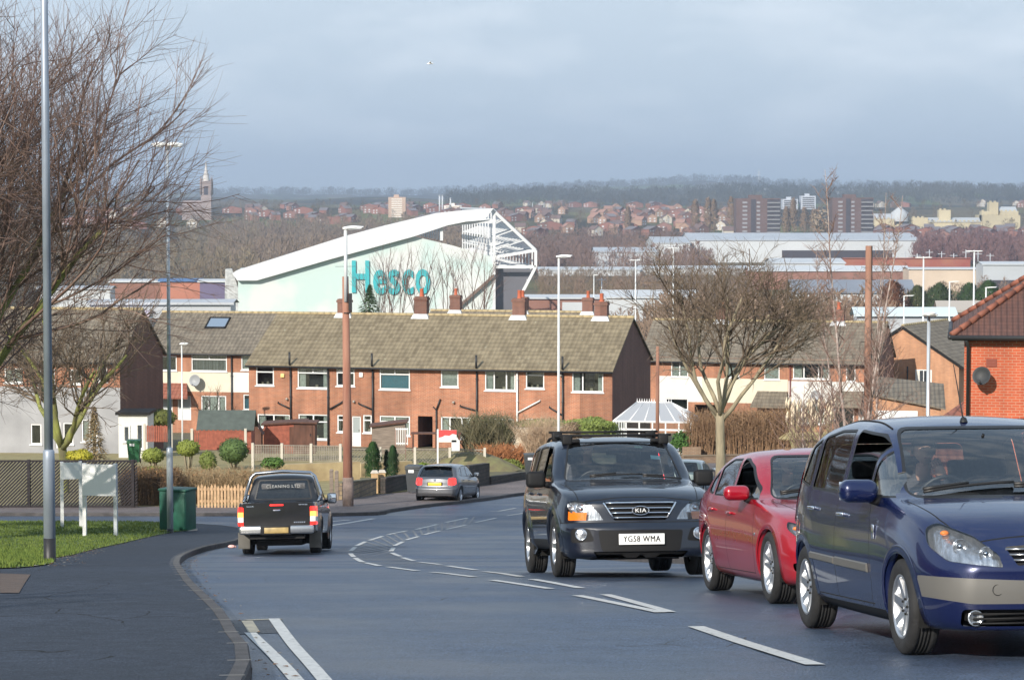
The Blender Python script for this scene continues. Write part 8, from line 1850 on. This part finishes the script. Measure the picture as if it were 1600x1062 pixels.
def strip(n, px0, px1, d0, d1, w_):
 for _ in range(n):
  for _try in range(30):
   d = rnd.uniform(d0, d1); px = rnd.uniform(px0, px1); x = (px - 800) / FPX * d
   if all(abs(x - a) > 15 or abs(d - b) > 26 for a, b, _ in spots): spots.append((x, d, rnd.choice(w_))); break
strip(62, 805, 1130, 2150, 2900, (0, 0, 1, 2, 3)); strip(26, 940, 1160, 2500, 3000, (1, 0, 3)); strip(34, 1365, 1600, 2060, 2260, (1, 3, 3)); strip(36, 480, 800, 2450, 3200, (3, 1, 3)); strip(12, 380, 600, 2600, 3200, (3, 1)); strip(26, 60, 420, 2200, 3000, (3, 1, 2)); strip(22, 820, 1600, 3300, 4300, (2, 1, 3))
kids = {}
for o in bpy.data.objects:
 if o.parent is not None: kids.setdefault(o.parent, []).append(o)
first = {}
for x, d, k in spots:
 p, lab = protos[k]
 if k not in first: r_ = p; first[k] = 1
 else:
  r_ = p.copy(); COL.objects.link(r_)
  for c in kids[p]: c2 = c.copy(); COL.objects.link(c2); c2.parent = r_
 r_.location = (x, d, H(x, d)); r_.rotation_euler = (0, 0, rnd.choice((-1.3, -.5, .0, .3, .8, 1.4)) + rnd.uniform(-.2, .2)); r_['label'] = lab; r_['group'] = lab.replace(' on the far hillside', 's on the far hillside'); r_['category'] = 'house'
# ------------------------------------------------------------------ woods and poplars
def reg(px0, px1, d0, d1): return lambda r: (r.uniform(px0, px1), r.uniform(d0, d1))
wood('bare_woodland', 'purplish brown bare woodland right of the stand', 700, reg(790, 1110, 1350, 2050), (.13, .085, .075), (.20, .13, .10), 11, 1)
wood('bare_woodland', 'olive brown scrub between the sheds right of the stand', 420, reg(840, 1180, 860, 1250), (.14, .11, .06), (.19, .13, .10), 6, 2)
wood('bare_woodland', 'purple brown bare woodland left of the stand top', 800, reg(330, 720, 1350, 2300), (.14, .10, .08), (.22, .17, .12), 14, 3)
wood('bare_woodland', 'brown bare trees behind the great tree at the left', 500, reg(-40, 400, 1100, 2200), (.13, .10, .07), (.20, .16, .10), 13, 4)
wood('bare_woodland', 'reddish purple birch wood under the sandstone building', 620, reg(1425, 1640, 1500, 1960), (.13, .065, .065), (.19, .11, .10), 13, 5, (.16, .26))
wood('bare_woodland', 'thin brown trees between the lowest sheds at the right', 330, reg(900, 1640, 600, 1050), (.17, .12, .08), (.24, .16, .12), 6.5, 6)
wood('bare_woodland', 'dark trees among the hillside houses', 500, reg(300, 1640, 2150, 3400), (.07, .065, .045), (.16, .12, .08), 10, 7, vs_=.01)
wood('bare_woodland', 'dark wooded far ridge', 1500, reg(700, 1660, 4300, 5600), (.030, .034, .030), (.065, .06, .045), 18, 8, (.5, .8), 40, .003, 1.6)
wood('bare_woodland', 'dark woods along the skyline', 1500, reg(-60, 1660, 8300, 9300), (.035, .04, .035), (.075, .07, .05), 22, 9, (.6, 1.0), 34, .002, 1.8)
wood('bare_woodland', 'brown scrub at the foot of the stand', 220, reg(60, 420, 480, 900), (.15, .11, .08), (.20, .16, .10), 5, 10)
for i, (px, top, lab) in enumerate(((981, 324, 'lone tan poplar among the hillside houses'), (1086, 313, 'leftmost tan poplar of the group by the left tower'), (1106, 310, 'tallest tan poplar left of the left tower'), (1115, 313, 'third tan poplar left of the left tower'), (1142, 309, 'tan poplar touching the left tower'), (1239, 310, 'tallest tan poplar between the towers'), (1228, 325, 'short tan poplar right of the left tower'), (1256, 326, 'short tan poplar in the middle between the towers'), (1271, 329, 'rounded tan poplar nearer the right tower'))):
 d = 2250; b = Vector(((px - 800) / FPX * d, d, H(0, d))); conifer('poplar', lab, (b.x, b.y, b.z), P(px, top, d).z - b.z, 4.5 if i else 3.5, 80 + i, (.24, .165, .11), 'tan poplars on the hillside', 420, 1.8, 'tree', True)
gbm = bush('bare_round_tree', 'broad pale tan round tree left of the right tower', ((1290 - 800) / FPX * 2200, 2200, H(0, 2200) - 2), (14, 10, 12), (.24, .18, .12), 95, 700, 1.6, False, None, 2, 'tree')
d = 8900; x = (1185 - 800) / FPX * d; t = thing('radio_mast', 'thin radio mast on the far skyline', 'mast', (x, d, H(x, d))); hh = P(1185, 264, d).z - H(x, d); q = MB(); q.tube([(0, 0, -3), (0, 0, hh)], [4.0, 1.5], 4); q.build('mast', PG, t); q = MB()
for k in range(3): q.tube([(-8, 0, hh * (.35 + .2 * k)), (8, 0, hh * (.35 + .2 * k))], 1.2, 4)
q.build('aerials', PG, t)
for i in range(14):
 px = rnd.uniform(1130, 1500); d = rnd.uniform(6600, 7600); x = (px - 800) / FPX * d; t = thing('far_farm', 'tiny pale farmstead on the far wooded ridge', 'house', (x, d, H(x, d)), group='pale farmsteads on the far ridge'); q = MB(); q.bbox((0, 0, -4), (26, 10, 12)); q.build('wall', WW_, t); q = MB(); q.add([(-1, -1, 12), (27, -1, 12), (27, 5, 17), (-1, 5, 17), (27, 11, 12), (-1, 11, 12)], [(0, 1, 2, 3), (3, 2, 4, 5)]); q.build('roof', SR, t)
for i in range(9):
 px = 1395 + i * 19; d = 1480; z = H(0, d); t = thing('lighting_gantry', 'small white gantry post in the yard under the birch wood', 'post', ((px - 800) / FPX * d, d, z), group='white gantry posts in the yard'); h = P(px, 390 + (i % 3) * 3, d).z - z; q = MB(); q.tube([(0, 0, 0), (0, 0, h)], .3, 5); q.tube([(-2.2, 0, h * .85), (2.2, 0, h * .85)], .25, 4); q.build('post', PG, t)
# ------------------------------------------------------------------ vehicles on the road
def seat_car(spec, name, label, front_xy, heading_deg, cat='car', roll=0.0, near=-1):
 """front_xy: where the near-side front wheel meets the road (near=-1: the car's right wheels)"""
 S = spec; h = R(heading_deg); f = Vector((math.cos(h), math.sin(h))); l = Vector((-f.y, f.x)); tw = S.get('track', S['W'] / 2 - S['tyre_w'] / 2 - .02) + S['tyre_w'] * .4
 c = Vector(front_xy) - f * (S['L'] / 2 - S['fo']) - l * (near * tw)
 a, b = c + f * 1.3, c - f * 1.3; z = (H(a.x, a.y) + H(b.x, b.y)) / 2 + .012
 sl = Vector((f.x * 2.6, f.y * 2.6, H(a.x, a.y) - H(b.x, b.y))).normalized(); up = Vector((0, 0, 1)); lf = up.cross(sl).normalized(); lf.rotate(Matrix.Rotation(roll, 3, sl)); up = sl.cross(lf)
 return build_car(S, name, label, (c.x, c.y, z), Matrix((sl, lf, up)).transposed().to_quaternion(), cat)
S = spec_mpv(); rt_mpv, sh = seat_car(S, 'parked_car', 'royal blue people carrier with silver side trims, nearest car at the right', G(1411, 1022)[:2], -83)
L = S['L']; q = MB()
for sg in (1, -1):
 q = MB()
 for k in range(3):
  z = .645 + k * .034; p = sh.front_at(sg * .24, z)[0]; q.tube([(p.x - .012, sg * (.095 + .004 * k), z), (p.x - .02, sg * (.34 + .016 * k), z + .002)], .0085, 6)
 q.build('grille_bar', mat('dark_chrome', (.30, .31, .33), rough=.25, metal=.9), rt_mpv)
 q = MB()
 for k in range(3): z = .245 + k * .03; q.tube([(L / 2 - .06, sg * .05, z), (L / 2 - .10, sg * .60, z)], .007, 5)
 q.build('lower_grille_bar', TRIM, rt_mpv)
 p = sh.front_at(sg * .58, .28)[0]; q = MB(); Mx = Matrix.Translation(p + Vector((-.02, 0, 0))) @ Matrix.Rotation(PI / 2, 4, 'Y'); q.lathe([(.052, .02), (.050, .03), (.042, .022), (.0, .014)], 20, 0, Mx); q.build('fog_light', REFL, rt_mpv)
 p, n_ = sh.side_at(.98, .66, sg)[:2]
q = MB(); p = sh.front_at(0, .70)[0]; q.add([(p.x + .02, 0, .63), (p.x + .015, .06, .71), (p.x + .005, 0, .79), (p.x + .015, -.06, .71), (p.x + .03, 0, .71)], [(0, 1, 4), (1, 2, 4), (2, 3, 4), (3, 0, 4)]); q.build('diamond_badge', CHROME, rt_mpv)
q = MB(); p = sh.front_at(-.45, .46)[0]; q.lathe([(.032, 0), (.034, .003), (.036, 0)], 16, 0, Matrix.Translation(p) @ Matrix.Rotation(PI / 2, 4, 'Y')); q.build('towing_eye_cover', GAP, rt_mpv)
plate(rt_mpv, sh, 0, .44, '', False)
for sg in (1, -1):
 for a, b in (((1.62, .955), (1.60, .885)),): p = sh.side_at(1.40, .83, sg)[0]; q = MB(); q.rbox((p.x, p.y + sg * .012, .80), (.05, .012, .10), .005); q.build('side_repeater', CHROME, rt_mpv)
q = MB(); p = sh.top_at(2.02, -.05)[0]; q.tube([p, p + Vector((-.22, 0, .42))], [.006, .003], 5); q.lathe([(.03, 0), (.02, .03), (0, .04)], 10, 0, Matrix.Translation(p)); q.build('roof_antenna', RUB, rt_mpv)
q = MB()
for sg in (1, -1): q.tube([sh.top_at(1.98 + .12 * k, sg * .585)[0] + Vector((0, 0, .002)) for k in range(14)], .007, 5)
q.build('roof_seam', GAP, rt_mpv)
S = spec_saloon(); rt_sal, sh = seat_car(S, 'saloon_car', 'crimson red saloon between the dark four wheel drive and the blue people carrier', G(1204, 942.5)[:2], -83)
L = S['L']
for sg in (1, -1):
 q = MB(); pts = [(-.06, .52), (-.04, .66), (-.26, .655), (-.30, .60), (-.22, .52), (-.06, .52)]; q.tube([sh.front_at(sg * a, b)[0] + Vector((.004, 0, 0)) for a, b in pts], .010, 6, 0, False); q.build('kidney_surround', CHROME, rt_sal)
 q = MB()
 for k in range(9): y = sg * (.07 + .022 * k); q.tube([(L / 2 - .16, y, .53), (L / 2 - .17, y, .65)], .005, 4)
 q.build('grille_bar', CHROME, rt_sal)
 p = sh.front_at(sg * .67, .33)[0]; q = MB(); q.lathe([(.055, .012), (.052, .025), (.044, .018), (0, .01)], 20, 0, Matrix.Translation(p + Vector((-.015, 0, .0))) @ Matrix.Rotation(sg * .5, 4, 'Z') @ Matrix.Rotation(PI / 2, 4, 'Y')); q.build('fog_light', REFL, rt_sal)
 p = sh.side_at(1.20, .62, sg)[0]; q = MB(); q.rbox((p.x, p.y + sg * .004, .62), (.07, .012, .022), .005); q.build('side_repeater', CHROME, rt_sal)
q = MB(); p = sh.front_at(0, .72)[0]; q.lathe([(0, .008), (.038, .006), (.041, 0)], 20, 0, Matrix.Translation(p) @ Matrix.Rotation(R(55), 4, 'Y')); q.build('badge', CHROME, rt_sal)
plate(rt_sal, sh, 0, .42, '', False)
S = spec_suv(); rt_suv, sh = seat_car(S, 'four_wheel_drive', 'black-blue four wheel drive with roof bars and white number plate, facing the camera', G(868, 901)[:2], -83.8)
L = S['L']; q = MB()
for z, w_ in ((.862, .40), (.80, .37), (.745, .335), (.69, .305)):
 pts = [Vector((sh.front_at(y, z)[0].x + .004, y, z)) for y in [w_ * (k / 6 - 1) for k in range(13)]]; q.tube(pts, .010 if z < .85 else .013, 6)
for sg in (1, -1): q.tube([sh.front_at(sg * a, b)[0] + Vector((.006, 0, 0)) for a, b in ((.425, .865), (.40, .82), (.35, .74), (.31, .68))], .013, 6)
q.build('grille_bar', CHROME, rt_suv)
p = sh.front_at(0, .77)[0]; Mx = Matrix.Translation(p + Vector((.02, 0, 0))) @ Matrix.Rotation(PI / 2, 4, 'Z') @ Matrix.Rotation(PI / 2, 4, 'X')
q = MB(); q.lathe([(0, .004), (1, .0), (1.0, -.02)], 28, 0, Mx @ Matrix.Diagonal((.098, .05, 1, 1))); ob = q.build('badge', PBLACK, rt_suv); q = MB(); q.tube([(.098 * math.cos(a), .05 * math.sin(a), .004) for a in [2 * PI * k / 28 for k in range(29)]], .006, 6, 0, False, Mx); q.build('badge_rim', CHROME, ob)
vs_, fs_ = text_mesh('KIA', .066, .002, .0, 1.2); q = MB(); q.add([(a, b, c + .008) for a, b, c in vs_], fs_, 0, False, Mx); q.build('badge_letters', UPVC, ob)
plate(rt_suv, sh, 0, .44, 'YG58 WMA', False, w=.535, h=.125)
for sg in (1, -1):
 p = sh.front_at(sg * .69, .50)[0]; q = MB(); Mf = Matrix.Translation(p + Vector((.004, 0, 0))) @ Matrix.Rotation(sg * .25, 4, 'Z') @ Matrix.Rotation(PI / 2, 4, 'Y'); q.lathe([(.072, 0), (.066, .014), (.058, .016), (.056, .004)], 22, 1, Mf); q.lathe([(.056, .006), (.03, .014), (0, .017)], 22, 0, Mf); q.build('fog_light', [REFL, CHROME], rt_suv)
for k, xx in enumerate((1.95, 2.95)):
 q = MB(); zr = sh.top_at(xx, .3)[0].z + .075; q.tube([(L / 2 - xx, -.70, zr), (L / 2 - xx, .70, zr)], .015, 8); o = q.build('roof_bar', TRIM, rt_suv)
 for sg in (1, -1): q = MB(); pz = sh.top_at(xx, sg * .62)[0].z; q.rbox((L / 2 - xx, sg * .60, (pz + zr) / 2), (.08, .13, zr - pz + .02), .025); q.rbox((L / 2 - xx, sg * .50, pz + .04), (.06, .12, .05), .02); q.build('roof_bar_foot', TRIM, o)
q = MB()
for sg in (1, -1): q.tube([sh.top_at(x_, sg * .62)[0] + Vector((0, 0, .045 if 2.0 < x_ < 3.9 else .0)) for x_ in (1.95, 2.05, 2.5, 3.0, 3.5, 3.9, 4.0)], .018, 8)
q.build('roof_rail', TRIM, rt_suv)
for (x_, y_, w_, h_, m_) in ((1.62, .45, .12, .08, mat('tax_disc', (.30, .55, .55), rough=.5)), (1.80, .27, .10, .04, mat('green_sticker', (.15, .35, .22), rough=.5))):
 p, n_ = sh.top_at(x_, y_); Mx = Matrix.Translation(p - n_ * .02) @ Vector((0, 0, 1)).rotation_difference(n_).to_matrix().to_4x4(); q = MB(); q.add([(-h_ / 2, -w_ / 2, 0), (h_ / 2, -w_ / 2, 0), (h_ / 2, w_ / 2, 0), (-h_ / 2, w_ / 2, 0)], [(0, 1, 2, 3)], 0, False, Mx); q.build('windscreen_sticker', m_, rt_suv)
S = spec_pickup(); gl = Vector(((499 - 800) / FPX * 57.0, 57.0))
h = R(90);
rt_pk, sh = seat_car(S, 'pickup_truck', 'black double cab pickup driving away with red tail lights and chrome roll bar', (gl.x, gl.y + S['wb']), 90, 'pickup', roll=R(-1.2))
L = S['L']; q = MB(); n = 11; xb = L - 0.0
q.rbox((-L / 2 - .06, 0, .56), (.16, 1.64, .19), .05); o = q.build('rear_bumper', mat('brushed_chrome', (.50, .50, .50), rough=.25, metal=.9), rt_pk)
q = MB(); q.rbox((-L / 2 - .13, .02, .55), (.03, .66, .20), .01); q.build('bumper_step', TRIM, o)
Mp = Matrix.Translation((-L / 2 - .155, -.0, .55)) @ Matrix.Rotation(R(-90), 4, 'Z') @ Matrix.Rotation(R(90), 4, 'X'); q = MB(); q.rbox((0, 0, 0), (.53, .125, .012), .004, 0, Mp, 2); q.build('number_plate', mat('dirty_yellow_plate', (.34, .24, .09), rough=.5, var=.25, vscale=8), rt_pk)
q = MB(); pts = [(-.86, 1.16), (-.84, 1.35), (-.72, 1.72), (-.62, 1.80), (0, 1.84), (.62, 1.80), (.72, 1.72), (.84, 1.35), (.86, 1.16)]; xr = L / 2 - 3.50
q.tube([(xr, y, z) for y, z in pts], .038, 10); q.tube([(xr - .0, .84, 1.30), (xr - .6, .84, 1.18)], .03, 8); q.tube([(xr - .0, -.84, 1.30), (xr - .6, -.84, 1.18)], .03, 8); q.build('roll_bar', mat('roll_bar_chrome', (.45, .47, .5), rough=.18, metal=1), rt_pk)
q = MB(); q.rbox((-L / 2 - .012, .0, .985), (.03, .17, .04), .015); q.build('tailgate_handle', CHROME, rt_pk); q = MB(); q.rbox((-L / 2 - .01, .0, 1.10), (.03, .30, .035), .012); q.build('high_brake_light', REDON, rt_pk)
for y, z, w_ in ((.58, 1.07, .16), (-.58, 1.10, .20), (-.50, .715, .26)):
 q = MB();
 for k in range(6): q.rbox((-L / 2 - .006, y + (k - 2.5) * w_ / 6, z), (.008, w_ / 9, .030), .003)
 q.build('tailgate_lettering', CHROME, rt_pk)
vs_, fs_ = text_mesh('CLEANING LTD', .10, .001, .0); Mt = Matrix.Translation((L / 2 - 3.515, 0, 1.50)) @ Matrix.Rotation(R(-90), 4, 'Z') @ Matrix.Rotation(R(90) - .22, 4, 'X'); q = MB(); q.add(vs_, fs_, 0, False, Mt); q.build('window_lettering', mat('faded_white_vinyl', (.28, .28, .27), rough=.6), rt_pk)
for sg in (1, -1):
 q = MB(); q.bbox((-L / 2 + S['L'] - S['fo'] - S['wb'] - .62 + 0 * L, sg * .66, .14), (-L / 2 + S['L'] - S['fo'] - S['wb'] - .60, sg * .92, .50)); q.build('mud_flap', mat('muddy_rubber', (.10, .095, .085), rough=.9, var=.3), rt_pk)
q = MB(); q.tube([(-L / 2 + .2, -.3, .38), (-L / 2 + 1.6, -.3, .38)], .05, 8); q.rbox((-L / 2 + .9, .25, .42), (1.0, .5, .2), .05); q.bbox((-L / 2 + .05, -.6, .36), (-L / 2 + .2, .6, .44)); q.build('exhaust', TRIM, rt_pk)
S = spec_hatch(); gr_ = G(719, 789.5); S['track'] = .75
rt_h, sh = seat_car(S, 'hatchback', 'grey silver hatchback with red tail lights and yellow plate parked half on the far kerb', (-1.33, 98.6), 76.5, roll=R(-1.0))
plate(rt_h, sh, 0, .73, '', True)
q = MB(); p = sh.front_at(0, .87, True)[0]; q.lathe([(0, .01), (.04, .008), (.045, 0)], 16, 0, Matrix.Translation(p) @ Matrix.Rotation(-PI / 2, 4, 'Y')); q.build('badge', CHROME, rt_h); q = MB(); p = sh.top_at(3.45, 0)[0]; q.tube([p, p + Vector((-.08, 0, .16))], .005, 5); q.build('roof_antenna', RUB, rt_h)
q = MB(); q.rbox((S['L'] / 2 - 3.74, 0, 1.405), (.20, 1.12, .03), .012); q.build('roof_spoiler', SILVP, rt_h)
S = spec_hatch(PALEP); S['track'] = .75; rt_p, sh = seat_car(S, 'hatchback', 'pale green-grey car with red tail light seen past the bonnet of the four wheel drive', (8.35, 105.4), 77)
S = spec_hatch(STEELP); S['track'] = .75; rt_q, sh = seat_car(S, 'hatchback', 'blue grey car farthest up the road, only its roof showing beside the four wheel drive', (8.3, 128), 75)
# ------------------------------------------------------------------ drivers
SKIN = mat('skin', (.60, .36, .27), rough=.55, var=.06, vscale=20); JACK = mat('dark_jacket', (.03, .032, .04), rough=.9, var=.2, vscale=30); GREYJ = mat('grey_jumper', (.16, .16, .17), rough=.9, var=.2, vscale=30); HAIR = mat('dark_hair', (.03, .02, .015), rough=.7); HAIR2 = mat('fair_hair', (.20, .12, .06), rough=.7)
def skin_mesh(name, joints, edges, radii, m, parent, sub=2):
 me = bpy.data.meshes.new(name); me.from_pydata(joints, edges, []); o = bpy.data.objects.new(name, me); COL.objects.link(o)
 md = o.modifiers.new('skin', 'SKIN'); md.use_smooth_shade = True; sk = me.skin_vertices[0].data
 for i, r_ in enumerate(radii): sk[i].radius = r_ if isinstance(r_, tuple) else (r_, r_); sk[i].use_root = (i == 0)
 s_ = o.modifiers.new('sub', 'SUBSURF'); s_.levels = sub; s_.render_levels = sub
 dg = bpy.context.evaluated_depsgraph_get(); dg.update(); me2 = bpy.data.meshes.new_from_object(o.evaluated_get(dg)); me2.materials.clear(); me2.materials.append(m)
 for p in me2.polygons: p.use_smooth = True
 bpy.data.objects.remove(o); o = bpy.data.objects.new(name, me2); COL.objects.link(o); o.parent = parent; return o
def driver(car, S, label, coat, hair, raise_hand=False):
 """seated behind the wheel on the car's right; built in car space, own top-level object"""
 C_ = S['cabin']; L = S['L']; X = lambda x: L / 2 - x; hx = X(C_['front_seat'] + .08); hz = C_['seat'] + .13; y = -.28
 t = thing('person', label, 'person', (0, 0, 0)); t.matrix_world = car.matrix_basis @ Matrix.Translation((hx, y, hz)); t.rotation_euler = car.rotation_euler; t.location = car.matrix_basis @ Vector((hx, y, hz))
 wx = X(C_['wheel']) - hx; wz = C_['belt'] - .03 - hz
 J = [(0, 0, 0), (-.04, 0, .20), (-.07, 0, .40), (-.06, 0, .50), (-.045, 0, .57), (-.02, 0, .66), (-.005, 0, .755)]
 Rr = [(.14, .11), (.15, .11), (.16, .10), (.06, .06), (.055, .055), (.078, .092), (.07, .085)]; E_ = [(0, 1), (1, 2), (2, 3), (3, 4), (4, 5), (5, 6)]
 def add(p, r_, prev): J.append(p); Rr.append(r_); E_.append((prev, len(J) - 1)); return len(J) - 1
 hands = []
 for sg in (1, -1):
  sh_ = add((-.07, sg * .19, .40), .062, 2)
  if raise_hand and sg == 1: el = add((.12, sg * .22, .22), .046, sh_); wr = add((.13, sg * .10, .50), .030, el); hands.append((wr, sg, Vector((-.1, -.4, 1)).normalized()))
  else: el = add((wx * .42, sg * .25, .12), .048, sh_); wr = add((wx - .10, sg * .19, wz - .0), .030, el); hands.append((wr, sg, Vector((1, -sg * .15, .35)).normalized()))
  hip = add((.03, sg * .10, -.03), .085, 0); kn = add((.44, sg * .12, .06), .062, hip); an = add((.62, sg * .12, -.30), .042, kn); add((.76, sg * .12, -.32), .04, an)
 body = skin_mesh('body', J, E_, Rr, coat, t)
 q = MB(); hc = Vector((.0, 0, .70)); vs = []; fs = []; n, m_ = 24, 18
 for i in range(m_ + 1):
  th = PI * i / m_
  for k in range(n):
   a = 2 * PI * k / n; x, yy, z = math.sin(th) * math.cos(a), math.sin(th) * math.sin(a), -math.cos(th)
   jaw = 1 - .28 * max(0, -z) ** 1.3; px_, py_, pz_ = x * .098 * jaw, yy * .077 * jaw, z * .122
   if x > 0:
    nose = math.exp(-((yy) / .16) ** 2) * math.exp(-((z + .10) / .20) ** 2); px_ += .026 * nose; eye = math.exp(-((abs(yy) - .38) / .16) ** 2) * math.exp(-((z - .10) / .12) ** 2); px_ -= .012 * eye
    px_ += .006 * math.exp(-((z - .28) / .08) ** 2); mouth = math.exp(-((yy) / .3) ** 2) * math.exp(-((z + .50) / .07) ** 2); px_ += .007 * mouth; px_ += .008 * math.exp(-((yy) / .25) ** 2) * math.exp(-((z + .82) / .12) ** 2)
   vs.append(hc + Vector((px_, py_, pz_)))
 for i in range(m_):
  for k in range(n): k2 = (k + 1) % n; fs.append((i * n + k, i * n + k2, (i + 1) * n + k2, (i + 1) * n + k))
 q.add(vs, fs, 0, True)
 q.tube([(-.03, 0, .48), (-.015, 0, .62)], [.056, .054], 14)
 for sg in (1, -1): q.ball((-.005, sg * .078, .70), (.018, .010, .032), 10)
 hd = q.build('head', SKIN, t)
 q = MB()
 for sg in (1, -1): q.ball((.083, sg * .030, .712), (.010, .013, .008), 10);
 q.build('eye', mat('eye_dark', (.05, .04, .035), rough=.2), hd); q = MB(); q.rbox((.094, 0, .640), (.010, .046, .012), .005); q.build('mouth', mat('lips', (.36, .12, .10), rough=.5), hd)
 q = MB(); vs = []; fs = []; n, m_ = 22, 12
 for i in range(m_ + 1):
  th = PI * .60 * i / m_
  for k in range(n):
   a = 2 * PI * k / n; x, yy, z = math.sin(th) * math.cos(a), math.sin(th) * math.sin(a), math.cos(th); lo = .16 if x > .25 else -1.0; z2 = max(z, lo); s_ = 1.12 + .02 * math.sin(a * 9); vs.append(hc + Vector((x * .100 * s_ - .008, yy * .080 * s_, z2 * .128 * 1.06 + .004)))
 for i in range(m_):
  for k in range(n): k2 = (k + 1) % n; fs.append((i * n + k, i * n + k2, (i + 1) * n + k2, (i + 1) * n + k))
 q.add(vs, fs, 0, True); q.build('hair', hair, hd)
 for wr, sg, d in hands:
  w0 = Vector(J[wr]); d = Vector(d); side = Vector((0, sg, 0)); side = (side - d * side.dot(d)).normalized(); nn = d.cross(side)
  q = MB(); q.tube([w0 - d * .02, w0 + d * .03, w0 + d * .085], [.027, .038, .036], 10)
  o = q.build('hand', SKIN, t)
  for k in range(4):
   b = w0 + d * .085 + side * (.028 - .019 * k); l_ = (.066, .075, .070, .055)[k]; c = -nn if nn.z > 0 else nn
   q = MB(); q.tube([b, b + d * l_ * .45, b + d * l_ * .75 + c * l_ * .35, b + d * l_ * .7 + c * l_ * .75], [.0095, .009, .0085, .007], 7); q.build('finger', SKIN, o)
  c = -nn if nn.z > 0 else nn; q = MB(); b = w0 + d * .03 - side * .030; q.tube([b, b - side * .022 + d * .03, b - side * .012 + d * .055 + c * .02], [.013, .011, .009], 7); q.build('thumb', SKIN, o)
 return t
driver(rt_mpv, spec_mpv(), 'person in dark jacket driving the blue people carrier, hand raised to mouth', JACK, HAIR, True)
driver(rt_sal, spec_saloon(), 'person in a grey top at the wheel of the red saloon', GREYJ, HAIR2)
driver(rt_suv, spec_suv(), 'person at the wheel of the dark four wheel drive', JACK, HAIR)
# ------------------------------------------------------------------ air
hz = MB(); hz.bbox((-6500, -90, -45), (6500, 13400, 190)); hb = hz.build('haze', None)
hb.data.materials.clear(); hm = bpy.data.materials.new('haze_air'); hm.use_nodes = True; nt = hm.node_tree; nt.nodes.clear()
o_ = nt.nodes.new('ShaderNodeOutputMaterial'); v_ = nt.nodes.new('ShaderNodeVolumePrincipled'); v_.inputs['Color'].default_value = (.66, .78, .96, 1); v_.inputs['Density'].default_value = HAZE_D; v_.inputs['Anisotropy'].default_value = .2
nt.links.new(v_.outputs[0], o_.inputs['Volume']); hb.data.materials.append(hm); tag(hb, kind='stuff')
